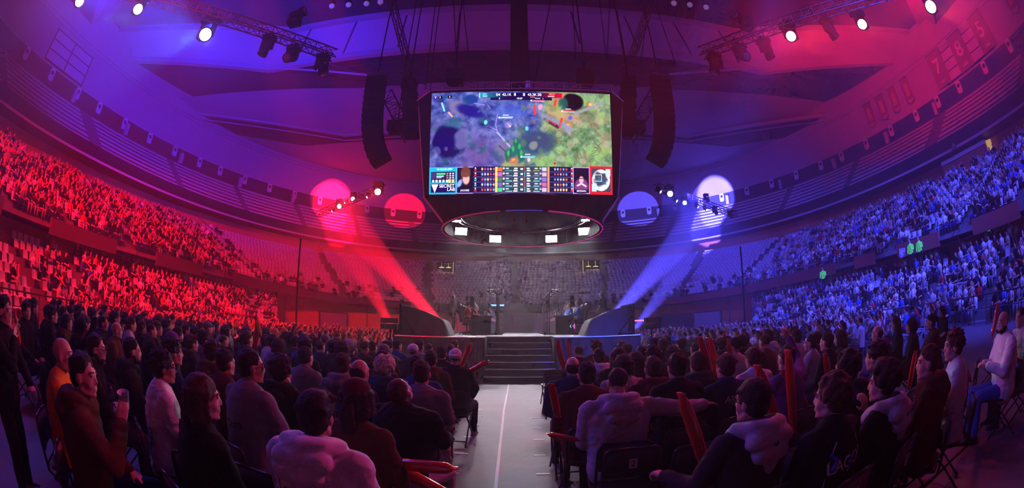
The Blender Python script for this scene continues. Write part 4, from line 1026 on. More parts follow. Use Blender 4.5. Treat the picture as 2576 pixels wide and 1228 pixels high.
# two referees
KA = kit(pose('side', stand=True, long=False, bulk=1.02, pitch=-.15, yaw=-.1), .011); KB = kit(pose('side', stand=True, long=False, bulk=1.22, arms=(((-.32, .0, .8), (-.25, .12, .55)), ((.32, .0, .8), (.25, .12, .55)))), .011)
def headset(o, K):
    m = MB(); m.tube([(.086*math.cos(a), -.01, .03+.095*math.sin(a)) for a in np.linspace(0, PI, 12)], .009, 6); m.ball((-.088, -.01, 0), (.016, .028, .034)); m.ball((.088, -.01, 0), (.016, .028, .034)); m.tube([(.09, .01, -.01), (.08, .08, -.05), (.03, .11, -.06)], .004, 5)
    h = m.obj('headset', M_dark, o, smooth=True); h.matrix_local = K['M']
o = place(KA, (-2.62, 18.9, DH), math.radians(-75), SKIN[0], 'charcoal', 'charcoal', 'short', HAIRC['dark'], 'standing referee in a dark polo shirt and headset at the red-lit side of the stage', 'shirt', 'grey', sc=1.0); headset(o, KA)
o = place(KB, (3.78, 17.6, DH), math.radians(60), SKIN[0], 'charcoal', 'black', 'short', HAIRC['dark'], 'standing referee in dark polo shirt and white trainers, blue-lit side of the stage', 'shirt', 'white', sc=1.02); headset(o, KB)
decal_lines(o, KB, [[(-.09, 1.38), (-.07, 1.38)]], .012, mat('white_print', (0, 0, 0)), 'chest_badge', side=1)
# player desks
def desk(x, y0, y1, sx, lab):
    t = empty('player_desk', (x, (y0+y1)/2, DH)); L = y1-y0; tag(t, lab, 'desk')
    m = MB(); m.box((0, 0, .74), (.75, L, .05)); m.obj('desk_top', M_black, t)
    m = MB(); m.box((sx*.36, 0, .36), (.03, L, .7)); m.obj('front_panel', mat('dark_panel', (.02,.018,.03), rough=.5), t)
    m = MB(); m.box((0, -L/2+.02, .36), (.72, .03, .7)); m.obj('side_panel', M_black, t)
    m = MB(); m.box((sx*.385, 0, .62), (.012, L, .12)); m.obj('edge_stripe', mat('mauve_stripe', (.3,.1,.3), rough=.5), t)
desk(-1.2, 16.9, 22.0, 1, 'long black desk with five game stations on the red-lit side of the stage'); desk(2.1, 16.9, 22.0, -1, 'long black desk with five game stations on the blue-lit side of the stage')
# gaming chair, players, monitors, lamps
def gchair(loc, yaw, lab, acc, grp):
    t = empty('gaming_chair', loc, yaw); tag(t, lab, 'gaming chair', grp)
    m = MB(); m.cap((-.14, 0, .46), .07, (.14, 0, .46), .07); m.cap((-.14, .2, .45), .06, (.14, .2, .45), .06); m.cap((-.2, -.1, .47), .06, (-.2, .2, .47), .05); m.cap((.2, -.1, .47), .06, (.2, .2, .47), .05); m.box((0, .05, .43), (.4, .42, .08)); m.obj('seat', M_black, t, smooth=False)
    m = MB(); pts = [(.2, -.22, .5), (.25, -.25, .75), (.27, -.29, 1.0), (.22, -.32, 1.15), (.16, -.34, 1.32)]
    V = []
    for (w_, y_, z_) in pts: V += [(-w_, y_+.05, z_), (-w_*.6, y_-.01, z_), (w_*.6, y_-.01, z_), (w_, y_+.05, z_), (w_, y_-.05, z_), (-w_, y_-.05, z_)]
    F = []
    for i in range(4):
        for j in range(6): F.append((6*i+j, 6*i+(j+1) % 6, 6*i+6+(j+1) % 6, 6*i+6+j))
    F += [tuple(range(5, -1, -1)), tuple(range(24, 30))]; m.add(V, F); m.obj('backrest', M_black, t, smooth=False)
    m = MB(); m.cap((-.08, -.27, 1.2), .05, (.08, -.27, 1.2), .05); m.obj('headrest_pillow', mat('gaming_pillow_'+acc, {'red': (.3,.3,.32), 'blue': (.35,.5,.45)}[acc], rough=.6), t, smooth=True)
    m = MB(); m.cyl((0, 0, .08), (0, 0, .42), .03); m.obj('gas_lift', M_dark, t)
    m = MB()
    for k in range(5): a = 2*PI*k/5; m.tube([(0, 0, .1), (.3*math.cos(a), .3*math.sin(a), .06)], .022, 5); m.ball((.3*math.cos(a), .3*math.sin(a), .028), .028, 8, 6)
    m.obj('star_base', M_black, t)
    for s in (-1, 1): m = MB(); m.box((s*.29, .02, .66), (.07, .26, .03)); m.box((s*.29, -.02, .55), (.04, .05, .22)); m.obj('armrest', M_black, t)
PLN = ['nearest', 'second', 'third', 'fourth', 'farthest']
gp = kit(pose('knees', long=True, lean=.05, arms=(((-.27, .16, .8), (-.18, .42, .78)), ((.27, .16, .8), (.18, .42, .78)))), .012)
gp2 = kit(pose('knees', long=True, lean=.16, pitch=-.25, arms=(((-.27, .16, .8), (-.18, .42, .78)), ((.27, .16, .8), (.18, .42, .78)))), .014)
for i in range(5):
    y = 17.25+i*.98
    for sx, col, acc, side in ((-1, 'red', 'red', 'red-lit'), (1, 'blue', 'blue', 'blue-lit')):
        x = -1.82 if sx < 0 else 2.75; yaw = -PI/2 if sx < 0 else PI/2; K = gp if (i != 2) else gp2
        tp = 'red' if sx < 0 else ('white' if i % 2 == 1 else 'blue')
        if sx < 0: tp = 'maroon' if i else 'red'
        o = place(K, (x, y, DH), yaw, SKIN[0], tp, 'black', ['short', 'messy', 'side', 'short', 'curly'][i], HAIRC['brown' if i == 2 else 'dark'], '%s seated player in a %s team jersey and headset on the %s side' % (PLN[i], tp, side), 'jersey', 'white'); headset(o, K)
        if i == 0 and sx < 0: decal_lines(o, K, [[(.0, .0)]], .01, M_white) if False else None
        gchair((x-.0, y, DH), yaw, '%s black gaming chair with %s headrest, %s side of the stage' % (PLN[i], {'red': 'grey', 'blue': 'green-grey'}[acc], side), acc, 'gaming chairs')
        xm = x-sx*.78; t = empty('monitor', (xm, y, DH+.765), yaw); tag(t, '%s game monitor tilted on the desk of the %s side' % (PLN[i], side), 'monitor', 'game monitors on the desks')
        R = Matrix.Rotation(-.25, 3, 'X')
        m = MB(); m.box((0, .1, .33), (.56, .035, .33), R); m.obj('casing', M_black, t)
        m = MB(); m.box((0, .078, .325), (.52, .004, .29), R); m.obj('display', mat('monitor_glow', (.01,.01,.02), emit=(.35,.45,.9), estr=1.2), t)
        m = MB(); m.tube([(0, .13, .3), (0, .2, .02)], .018, 6); m.box((0, .18, .01), (.22, .18, .015)); m.obj('stand', M_alu, t)
        t = empty('keyboard', (x-sx*.5, y, DH+.766), yaw); 
        m = MB(); m.box((0, 0, .012), (.36, .13, .022)); COL.objects.unlink(t); bpy.data.objects.remove(t)
        tag(m.obj('keyboard', mat('keyboard_grey', (.1,.1,.12)), None, (x-sx*.5, y, DH+.766), (0, 0, yaw)), '%s keyboard in front of the players on the %s side' % (PLN[i], side), 'keyboard', 'keyboards on the desks')
        m = MB(); m.lathe([(.03, 0), (.033, .14), (.014, .18), (.014, .2)], n=10); tag(m.obj('water_bottle', mat('clear_bottle', (.6,.65,.75), rough=.15), None, (x-sx*.72, y-.34, DH+.766), smooth=True), '%s water bottle on the desk of the %s side' % (PLN[i], side), 'bottle', 'water bottles on the desks')
# camera poles in front of each desk, clusters of shiny light heads
for sx, side in ((-1, 'red-lit'), (1, 'blue-lit')):
    for i in range(5):
        x = -.62 if sx < 0 else 1.5; y = 17.2+i*.95; t = empty('light_pole', (x, y, DH)); tag(t, '%s thin pole carrying a curved lamp head before the %s desk' % (PLN[i], side), 'lamp pole', 'lamp poles before the desks')
        m = MB(); m.cyl((0, 0, 0), (0, 0, 1.55), .016, 8); m.obj('pole', M_black, t)
        m = MB(); m.box((0, 0, .015), (.45, .3, .03)); m.obj('foot', M_black, t)
        m = MB(); m.tube([(0, 0, 1.5), (sx*-.0, 0, 1.68), (sx*.12, 0, 1.8), (sx*.3, 0, 1.78)], .03, 8); m.ball((sx*.32, 0, 1.77), (.07, .06, .05)); m.obj('lamp_head', mat('glossy_dark_lamp', (.04,.04,.05), rough=.12, metal=.6), t, smooth=True)
        m = MB(); m.tube([(0, 0, .55), (sx*.14, 0, .72), (sx*.18, 0, .95)], .012, 6); m.obj('bracket', M_alu, t)
    # dark camera post nearest
    x, y = (-1.52, 16.3) if sx < 0 else (2.3, 16.3)
    t = empty('camera_on_pole', (x, y, 0)); tag(t, 'dark camera on a floor pole in front of the %s desk' % side, 'camera'); 
    m = MB(); m.cyl((0, 0, 0.0), (0, 0, 2.35), .035, 8); m.obj('pole', M_black, t); m = MB(); m.box((0, 0, 2.55), (.16, .28, .26)); m.cyl((0, .14, 2.55), (0, .3, 2.55), .06); m.obj('camera_body', M_black, t)
    m = MB(); m.ball((0, -.05, 2.75), (.1, .1, .09)); m.obj('microphone_cover', M_black, t, smooth=True)
t = empty('computer_case', (2.35, 16.8, DH)); tag(t, 'dark computer case with glowing ring fan under the blue-lit desk', 'computer')
m = MB(); m.box((0, 0, .24), (.22, .4, .46)); m.obj('case', M_black, t); m = MB(); m.tube([(-.02+.055*math.cos(a), -.205, .33+.055*math.sin(a)) for a in np.linspace(0, 2*PI, 15)[:-1]], .008, 5, True); m.obj('glowing_fan', mat('fan_glow', (0,0,0), emit=(.4,1,.9), estr=3), t)
m = MB(); m.box((.085, -.205, .33), (.02, .006, .2)); m.obj('light_strip', mat('pink_strip', (0,0,0), emit=(1,.1,.7), estr=4), t)
# led bar behind the left desk, horizontal strips on the right
a = aty(1232, 768, 21.5); b = aty(1268, 768, 21.5); m = MB(); m.box(((a.x+b.x)/2, 21.5, a.z), (b.x-a.x, .05, .07)); tag(m.obj('led_bar', mat('blue_led', (0,0,0), emit=(.1,.35,1), estr=5)), 'short bright blue light bar above the red-lit desk', 'light bar')
m = MB(); m.box((-.45, 22.5, DH+.55), (.04, .04, 1.1)); m.box((-.95, 22.5, DH+.55), (.04, .04, 1.1)); m.box((-.7, 22.5, DH+1.08), (.54, .04, .04)); m.box((-.7, 22.5, DH+.8), (.54, .3, .03)); m.box((-.7, 22.5, DH+.4), (.54, .3, .03)); tag(m.obj('equipment_rack', M_dark), 'open metal rack standing behind the red-lit desk', 'rack')
for k, (px0, px1, py) in enumerate(((1470, 1500, 812), (1597, 1620, 807))):
    a = aty(px0, py, 25.5); b = aty(px1, py, 25.5); m = MB(); m.box(((a.x+b.x)/2, 25.5, a.z), (b.x-a.x, .06, .07)); tag(m.obj('led_bar', mat('pink_led', (0,0,0), emit=(1,.12,.3), estr=5)), ('pink glowing light bar between the players and referee', 'pink glowing light bar beyond the stage end by the speaker')[k], 'light bar')
# speakers on poles at both sides
def spk(px0, px1, py0, py1, Y, lab):
    a = aty(px0, py0, Y); b = aty(px1, py1, Y); cx_ = (a.x+b.x)/2; w_ = b.x-a.x; h = a.z-b.z; t = empty('loudspeaker', (cx_, Y, 0)); tag(t, lab, 'loudspeaker')
    for q, nm in ((.27, 0), (.77, 1)):
        m = MB(); z = b.z+h*(1-q) if True else 0; m.prism([(-w_/2, -.22), (w_/2, -.22), (w_*.38, .25), (-w_*.38, .25)], z-h*.22, z+h*.22); m.obj('cabinet', M_black, t)
        m = MB(); m.box((0, -.226, z), (w_*.88, .01, h*.36)); m.obj('grille', mat('speaker_grille', (.02,.02,.022), rough=.8, bump=.8, bscale=200), t)
    m = MB(); m.cyl((0, 0, 0), (0, 0, b.z+h*.1), .03, 8); m.obj('pole', M_black, t); m = MB(); m.lathe([(.3, 0), (.3, .02), (.04, .04)], n=16); m.obj('foot', M_black, t)
spk(962, 1003, 798, 829, 15.5, 'black twin loudspeaker on a pole left of the stage'); spk(1620, 1658, 798, 826, 15.0, 'black twin loudspeaker on a pole right of the stage')
# queue post and tape
p = atz(1196, 962, 0); t = empty('queue_post', (p.x, p.y, 0)); tag(t, 'black belt queue post with round foot beside the stage stairs', 'queue post')
m = MB(); m.cyl((0, 0, 0), (0, 0, .98), .032, 12); m.ball((0, 0, .99), .036, 10, 6); m.obj('post', mat('glossy_black_post', (.02,.02,.02), rough=.15), t, smooth=True); m = MB(); m.lathe([(.18, 0), (.18, .012), (.06, .035), (.035, .05)], n=20); m.obj('foot', M_dark, t, smooth=True)
# equipment case left of the stage, sound box
m = MB(); m.box((0, 0, .2), (.5, .4, .4)); p = aty(1013, 838, 16.5); tag(m.obj('small_monitor_speaker', M_black, None, (p.x-.1, 16.5, .9)), 'small black box with a tiny yellow light left of the stage end', 'box')
bpy.data.objects['small_monitor_speaker'].location.z = 0; bpy.data.objects['small_monitor_speaker'].scale = (1, 1, 4.2)
# cluster of stairs behind the stage + white seat blocks
t = empty('far_steps', (0.6, 33, 0)); tag(t, 'low concrete steps in the centre gap of the far stand', 'steps')
m = MB()
for i in range(14): m.box((0, .32*i, .1+.2*i), (2.9, .34, .2))
m.obj('steps', mat('step_concrete', (.28,.24,.3), rough=.8), t)
# floor markings of the aisle
CT = [(1335, 1031), (1345, 1052), (1348, 1078), (1350, 1107), (1352, 1146), (1360, 1193)]
for i, (px, py) in enumerate([(1205, 1031), (1200, 1048), (1187, 1072), (1175, 1100), (1155, 1141), (1130, 1190)]):
    p = atz(px, py, 0); m = MB(); m.box((p.x+.03, p.y, .002), (.17, .045, .004)); tag(m.obj('floor_tape', M_tape), 'short white tape mark left of the aisle line, %s from the stage' % ow(i+1), 'tape mark', 'white tape marks along the aisle')
for i, (px, py) in enumerate(CT):
    p = atz(px, py, 0); m = MB(); m.box((p.x+.03, p.y, .002), (.15, .045, .004)); tag(m.obj('floor_tape', M_tape), 'short white tape mark right of the aisle line, %s from the stage' % ow(i+1), 'tape mark', 'white tape marks along the aisle')
pts = [atz(1280, 966, 0), atz(1268, 1030, 0), atz(1257, 1130, 0), atz(1247, 1227, 0)]; pts.append(pts[-1]+(pts[-1]-pts[-2])*1.5)
m = MB(); V = []
for p in pts: V += [(p.x-.018, p.y, .003), (p.x+.018, p.y, .003)]
m.add(V, [(2*i, 2*i+1, 2*i+3, 2*i+2) for i in range(len(pts)-1)]); tag(m.obj('aisle_line', M_tape), 'long worn white line running down the middle of the aisle', 'floor line')
# ================= hanging screen cube
TL, TR, BLc, BR = aty(1087, 238, 16.75), aty(1533, 238, 16.75), aty(1080, 491, 17.5), aty(1540, 491, 17.5)
cxs = .42; zt, zb = (TL.z+TR.z)/2, (BLc.z+BR.z)/2
t = empty('screen_cube', (cxs, 20.5, 0)); tag(t, 'big hanging black screen cube above the stage with one glowing game picture', 'screen')
def LC(p): return Vector((p[0]-cxs, p[1]-20.5, p[2]))
hw_t = (TR.x-TL.x)/2; hw_b = (BR.x-BLc.x)/2; ft = 16.75-20.5; fb = 17.5-20.5
# picture: painted per vertex on a fine grid (the LED pixels)
W_, H_ = 448, 252
rng = np.random.default_rng(3)
def vnoise(u, v, fx, fy, seed):
    r = np.random.default_rng(seed); G = r.random((int(fy)+3, int(fx)+3)); x = u*fx; y = v*fy; i = x.astype(int); j = y.astype(int); a = x-i; b = y-j; a = a*a*(3-2*a); b = b*b*(3-2*b)
    return (G[j, i]*(1-a)+G[j, i+1]*a)*(1-b)+(G[j+1, i]*(1-a)+G[j+1, i+1]*a)*b
def fbm(u, v, f, seed): return sum(vnoise(u, v, f*1.77*2**k, f*2**k, seed+k)/2**k for k in range(4))/1.875
U, Vv = np.meshgrid((np.arange(W_)+.5)/W_, (np.arange(H_)+.5)/H_)  # v down
img = np.zeros((H_, W_, 3))
def mixc(mask, c): 
    global img; img = img*(1-mask[..., None])+np.array(c)*mask[..., None]
def blob(u0, v0, ru, rv, soft=.35, rot=0, wob=.0, seed=1):
    du, dv = (U-u0), (Vv-v0)*.5625; c, s = math.cos(rot), math.sin(rot); x = (du*c+dv*s)/ru; y = (-du*s+dv*c)/(rv*.5625); d = np.sqrt(x*x+y*y)+wob*(fbm(U, Vv, 9, seed)-.5)
    return np.clip((1-d)/soft, 0, 1)
def seg(u0, v0, u1, v1, w):
    ax, ay = U-u0, (Vv-v0)*.5625; bx, by = u1-u0, (v1-v0)*.5625; tt = np.clip((ax*bx+ay*by)/(bx*bx+by*by), 0, 1); d = np.hypot(ax-bx*tt, ay-by*tt); return np.clip(1.6-d/w, 0, 1)
n1, n2, n3 = fbm(U, Vv, 4, 11), fbm(U, Vv, 12, 23), fbm(U, Vv, 28, 37)
left = np.array([.22, .27, .55]); right = np.array([.38, .5, .36])
k = np.clip((U-.42+.25*(Vv-.4)+(n1-.5)*.5)/.25, 0, 1)[..., None]
img = left*(1-k)+right*k
img += (n2-.5)[..., None]*np.array([.42, .4, .42])+(n3-.5)[..., None]*.26+(fbm(U, Vv, 60, 91)-.5)[..., None]*.14
mixc(np.clip((n1-.52)*4, 0, .6)*(k[..., 0] > .5), (.62, .42, .36)); mixc(np.clip((n2-.55)*5, 0, .5)*(k[..., 0] > .4), (.42, .62, .22))
mixc(blob(.27, .62, .14, .3, .8, .3, .3)*.75, (.36, .24, .5)); mixc(blob(.1, .38, .2, .16, .9)*.5, (.32, .25, .5)); mixc(blob(.13, .33, .07, .09, .5, 0, .3)*.6, (.06, .3, .38))
mixc(blob(.10, .50, .105, .17, .2, 0, .3), (.02, .04, .26)); mixc(blob(.175, .47, .05, .12, .3, .4, .5)*.75, (.38, .36, .62)); mixc(blob(.08, .5, .07, .1, .3), (.01, .03, .3))
mixc(blob(.15, .16, .07, .08, .3, .5, .2)*.9, (.4, .36, .55)); mixc(blob(.22, .2, .1, .07, .4, .4, .3)*.9, (.03, .05, .4)); mixc(blob(.22, .08, .05, .06, .3)*.9, (.02, .16, .45))
mixc(blob(.45, .2, .14, .1, .7)*.6, (.2, .3, .75)); mixc(blob(.58, .52, .13, .16, .5, -.3, .2)*.9, (.1, .2, .36)); mixc(blob(.6, .5, .1, .1, .6)*.6, (.2, .2, .36))
mixc(blob(.42, .58, .06, .14, .25, .6, .4)*.9, (.36, .34, .5)); mixc(seg(.37, .42, .47, .62, .004)*.8, (.7, .68, .85)); mixc(seg(.38, .55, .45, .66, .003)*.6, (.12, .1, .25))
for (u, v, r) in ((.455, .6, .03), (.49, .58, .03), (.47, .52, .022), (.43, .64, .028), (.5, .64, .03)): mixc(blob(u, v, r*.8, r*2.6, .4, 0, .6), (.05, .33, .27)); mixc(blob(u, v-.02, r*.35, r*1.4, .5)*.8, (.2, .62, .35))
for (u, v, r) in ((.455, .68, .018), (.755, .345, .018), (.885, .125, .017)): mixc(blob(u, v, r*1.8, r*2.4, 1), (.9, .3, .12)); mixc(blob(u, v-.005, r*.8, r*1.2, .8), (1, .85, .3))
mixc(blob(.785, .1, .065, .1, .2, 0, .25), (.015, .01, .05)); mixc(blob(.73, .12, .035, .08, .4, 0, .4)*.9, (.05, .28, .26)); mixc(seg(.62, .25, .71, .33, .013), (.45, .46, .55)); mixc(seg(.63, .29, .7, .36, .008), (.16, .12, .2)); mixc(seg(.655, .3, .685, .34, .003), (.8, .1, .15))
mixc(seg(.715, .31, .76, .4, .012), (.4, .5, .66)); mixc(seg(.755, .36, .77, .42, .014)*.9, (.5, .48, .6)); mixc(seg(.8, .22, .95, .1, .008), (.5, .5, .55)); mixc(seg(.66, .2, .8, .28, .02)*.5, (.75, .55, .4))
for (u0, v0, u1, v1) in ((.573, .15, .575, .23), (.722, .28, .71, .35), (.69, .09, .684, .14)): mixc(seg(u0, v0, u1, v1, .0065), (.9, .18, .16))
mixc(seg(.06, .11, .075, .19, .004), (.45, .95, .9)); mixc(seg(.1, .21, .12, .25, .004), (1, .62, .5)); mixc(blob(.43, .345, .022, .036, .25), (.5, .42, .75)); mixc(seg(.425, .33, .44, .36, .003), (1, .9, .95)); mixc(blob(.605, .16, .015, .04, .4, .3), (.85, .5, .7))
mixc(blob(.53, .38, .012, .03, .5), (.3, .75, .75)); mixc(blob(.305, .315, .013, .03, .5, 0, .8), (.4, .85, .7)); mixc(blob(.54, .68, .01, .03, .5, 0, .8), (.8, .7, .85)); mixc(blob(.77, .265, .014, .03, .4, .6), (.3, .3, .8)); mixc(blob(.68, .715, .008, .014, .5), (.9, .06, .06))
for (u0, v0, u1, v1) in ((.37, .24, .36, .34), (.36, .34, .37, .42), (.33, .36, .37, .4), (.3, .1, .33, .18), (.3, .14, .24, .12)): mixc(seg(u0, v0, u1, v1, .002)*.8, (.6, .5, 1))
for i in range(24):  # cobbles of the ruins
    u, v = .78+.16*rng.random(), .5+.2*rng.random(); a = rng.random()*6; mixc(seg(u, v, u+.03*math.cos(a), v+.05*math.sin(a), .0016)*.55, (.25, .22, .2))
R5 = np.random.default_rng(9)
for i in range(90):  # boulders, bushes and cracks scattered over the terrain
    u, v = R5.random(), .1+.62*R5.random(); rr = .006+.014*R5.random(); dark = U.shape and (u < .5)
    c = [(.16, .2, .42), (.34, .34, .6), (.1, .3, .36)][i % 3] if u < .5 else [(.3, .42, .26), (.62, .6, .5), (.5, .36, .3)][i % 3]
    mixc(blob(u, v, rr*1.5, rr*2.2, .4, R5.random()*3, .9, i)*.55, c)
for i in range(40):
    u, v, a = R5.random(), .12+.6*R5.random(), R5.random()*6.3; mixc(seg(u, v, u+.035*math.cos(a), v+.05*math.sin(a), .0017)*.4, (.08, .1, .25) if u < .5 else (.25, .3, .18))
def rect(u0, v0, u1, v1, c, a=1.0): mixc(((U >= u0) & (U <= u1) & (Vv >= v0) & (Vv <= v1))*a, c)
# heads-up panels
rect(.01, .03, .035, .065, (.18, .1, .5)); rect(.037, .03, .06, .065, (.04, .03, .12)); rect(.065, .03, .09, .065, (.05, .25, .5)); rect(.092, .03, .115, .065, (.04, .03, .12))
g = ((U >= .268) & (U <= .73) & (Vv >= .01) & (Vv <= .062)); tt = np.clip((U-.268)/.462, 0, 1)[..., None]
cl = np.array([.0, .5, .6])*(1-np.clip(tt*3, 0, 1))+np.array([.02, .02, .2])*np.clip(tt*3, 0, 1); cl = cl*(1-np.clip(tt*3-2, 0, 1))+np.array([.8, .04, .12])*np.clip(tt*3-2, 0, 1); img = np.where(g[..., None], cl, img)
rect(.268, .01, .272, .062, (.7, 1, 1)); rect(.726, .01, .732, .062, (1, .3, .15)); rect(.33, .063, .67, .09, (.04, .03, .2)); rect(.548, .055, .576, .064, (1, .35, .2))
for (u, v, c) in ((.39, .26, (.6, .85, .95)), (.51, .645, (.3, .75, .9)), (.735, .19, (.85, .15, .3)), (.565, .087, (.8, .15, .35))): rect(u, v, u+.065, v+.01, c); rect(u-.002, v+.012, u+.06, v+.018, (.9, .9, 1)); rect(u-.014, v+.002, u-.004, v+.016, (.9, .9, .95)); rect(u+.01, v-.018, u+.04, v-.01, (.95, .95, 1), .8)
rect(0, .745, 1, 1, (.1, .1, .17))
rect(0, .748, .152, 1, (0, .6, .75)); rect(.008, .79, .142, .89, (.1, .1, .22)); rect(.008, .9, .142, .985, (.02, .02, .26)); rect(.01, .797, .036, .855, (.2, .15, .4)); rect(.04, .80, .09, .818, (.25, .85, .5)); rect(.04, .824, .08, .836, (.6, .85, .95)); rect(.04, .842, .07, .85, (.8, .6, .9))
for i in range(3):
    for j in range(3): rect(.096+.016*i, .8+.02*j, .105+.016*i, .812+.02*j, ((.9, .4, .5) if i == 0 else (.85, .85, .95)))
for i in range(5): mixc(blob(.022+.019*i, .877, .008, .015, .3), (.85, .88, .95))
for i in range(2): rect(.105+.019*i, .862, .12+.019*i, .892, (.95, .75, .45))
rect(.152, .745, .242, .995, (.62, .45, .85)); rect(.155, .752, .24, .99, (.05, .05, .12)); mixc(blob(.2, .8, .03, .07, .3, 0, .3), (.35, .18, .16)); mixc(blob(.203, .86, .022, .06, .3), (.95, .6, .6)); mixc(blob(.2, .82, .028, .03, .3), (.38, .2, .17)); rect(.16, .92, .236, .955, (.02, .02, .1)); mixc(blob(.168, .9, .014, .05, .4, .5), (.45, .6, .9)); rect(.155, .95, .24, .99, (.04, .05, .2)); rect(.176, .79, .178, .93, (.3, .35, .45), .6)
rect(.242, .745, .78, .99, (.07, .06, .2)); rect(.385, .745, .645, .99, (.14, .2, .24))
for r in range(5):
    v = .75+.048*r; rect(.242, v+.044, .78, v+.047, (.35, .3, .6))
    rect(.248, v+.018, .258, v+.036, (.85, .12, .1) if r not in (2, 3) else (.2, .6, .75)); rect(.249, v+.002, .257, v+.014, (.95, .95, .95)); rect(.768, v+.018, .778, v+.036, (.85, .12, .1) if r != 3 else (.2, .6, .75)); rect(.769, v+.002, .777, v+.014, (.95, .95, .95))
    for i in range(5):
        c = [(.8, .3, .3), (.4, .6, .8), (.7, .2, .5), (.9, .7, .5), (.7, .75, .9), (.5, .4, .8)][int(rng.integers(6))]; mixc(blob(.29+.0155*i+.0, v+.02, .0062, .016, .4, 0, .5), c); c = [(.8, .3, .3), (.4, .6, .8), (.9, .7, .5), (.7, .75, .9)][int(rng.integers(4))]; mixc(blob(.682+.0155*i, v+.02, .0062, .016, .4, 0, .5), c)
    rect(.36, v, .372, v+.042, (.9, .75, .35)); rect(.64, v, .652, v+.042, (.9, .5, .3)); rect(.376, v+.002, .398, v+.04, [(.9, .35, .2), (.8, .3, .6), (.25, .4, .3), (.35, .35, .6), (.2, .75, .5)][r]); rect(.612, v+.002, .636, v+.04, [(.7, .7, .85), (.85, .6, .65), (.45, .35, .75), (.8, .3, .55), (.8, .65, .8)][r]); mixc(blob(.406, v+.014, .007, .012, .4), (.85, .8, .85)); mixc(blob(.603, v+.014, .007, .012, .4), (.7, .65, .9))
    rect(.416, v+.03, .45, v+.037, (.35, .8, .85)); rect(.565, v+.03, .598, v+.037, (.35, .8, .85) if r else (.85, .8, .3)); 
    rect(.418, v+.008, .434, v+.02, (.9, .9, .95), .8); rect(.462, v+.006, .48, v+.018, (.95, .95, 1)); rect(.458, v+.026, .48, v+.038, (.95, .95, 1)); rect(.495, v+.012, .51, v+.028, (.95, .95, 1)); rect(.53, v+.006, .545, v+.018, (.95, .95, 1)); rect(.53, v+.026, .55, v+.038, (.95, .95, 1)); rect(.572, v+.008, .59, v+.02, (.9, .9, .95), .8); rect(.517, v, .521, v+.044, (.95, .3, .2) if r in (0, 2, 3) else (.3, .9, .85))
rect(.78, .745, .872, .995, (.75, .5, .85)); rect(.783, .752, .869, .99, (.06, .05, .14)); mixc(blob(.826, .93, .042, .09, .2), (.4, .18, .4)); mixc(blob(.826, .82, .026, .07, .3, 0, .2), (.06, .04, .1)); mixc(blob(.826, .865, .016, .04, .4), (.95, .6, .68)); rect(.813, .85, .84, .858, (.2, .1, .2)); mixc(seg(.805, .92, .826, .9, .004), (1, .75, .8)); mixc(seg(.85, .925, .826, .9, .004), (1, .75, .8)); rect(.783, .955, .869, .99, (.06, .05, .2))
rect(.872, .735, 1, 1, (.85, .08, .12)); rect(.882, .755, .99, .975, (.2, .2, .25)); mixc(blob(.936, .865, .052, .105, .06), (.82, .85, .92)); mixc(blob(.936, .865, .042, .085, .2, 0, 1.2), (.2, .22, .27)); rect(.884, .9, .91, .972, (.7, .78, .95)); rect(.962, .758, .988, .83, (.7, .78, .95)); mixc(seg(.92, .84, .96, .9, .004), (.05, .35, .55)); rect(.9, .815, .94, .818, (1, 1, 1)); rect(.9, .872, .94, .875, (1, 1, 1)); rect(.9, .815, .902, .875, (1, 1, 1)); rect(.938, .815, .94, .875, (1, 1, 1))
for i in range(12): u, v = .89+.09*rng.random(), .77+.19*rng.random(); mixc(blob(u, v, .003, .006, .5), (.85, .15, .3) if i % 2 else (.2, .5, .9))
img = np.clip(img, 0, 1)
# mesh
gu = np.linspace(0, 1, W_+1); gv = np.linspace(0, 1, H_+1); GU, GV = np.meshgrid(gu, gv)
hw = hw_t+(hw_b-hw_t)*GV; X = (GU-.5)*2*hw+((TL.x+TR.x)/2-cxs)*(1-GV)+((BLc.x+BR.x)/2-cxs)*GV; Y = ft+(fb-ft)*GV-.06; Z = zt+(zb-zt)*GV
VV = np.stack([X, Y, Z], -1).reshape(-1, 3); idx = np.arange((W_+1)*(H_+1)).reshape(H_+1, W_+1)
FF = np.stack([idx[:-1, :-1], idx[1:, :-1], idx[1:, 1:], idx[:-1, 1:]], -1).reshape(-1, 4)
me = bpy.data.meshes.new('led_picture'); me.vertices.add(len(VV)); me.vertices.foreach_set('co', VV.ravel()); me.loops.add(FF.size); me.loops.foreach_set('vertex_index', FF.ravel().astype(np.int32)); me.polygons.add(len(FF)); me.polygons.foreach_set('loop_start', np.arange(0, FF.size, 4, dtype=np.int32)); me.update()
ca = me.color_attributes.new('picture', 'FLOAT_COLOR', 'CORNER'); c4 = np.ones((len(FF), 4, 4)); c4[:, :, :3] = img.reshape(-1, 1, 3)**1.9; ca.data.foreach_set('color', c4.ravel().astype(np.float32))
pm = bpy.data.materials.new('led_pixels'); pm.use_nodes = True; nt = pm.node_tree; nt.nodes.clear(); at = nt.nodes.new('ShaderNodeVertexColor'); at.layer_name = 'picture'; em = nt.nodes.new('ShaderNodeEmission'); em.inputs['Strength'].default_value = 2.6; ou = nt.nodes.new('ShaderNodeOutputMaterial')
nt.links.new(at.outputs['Color'], em.inputs['Color']); nt.links.new(em.outputs['Emission'], ou.inputs['Surface']); me.materials.append(pm)
scr = link('led_picture', me, t)
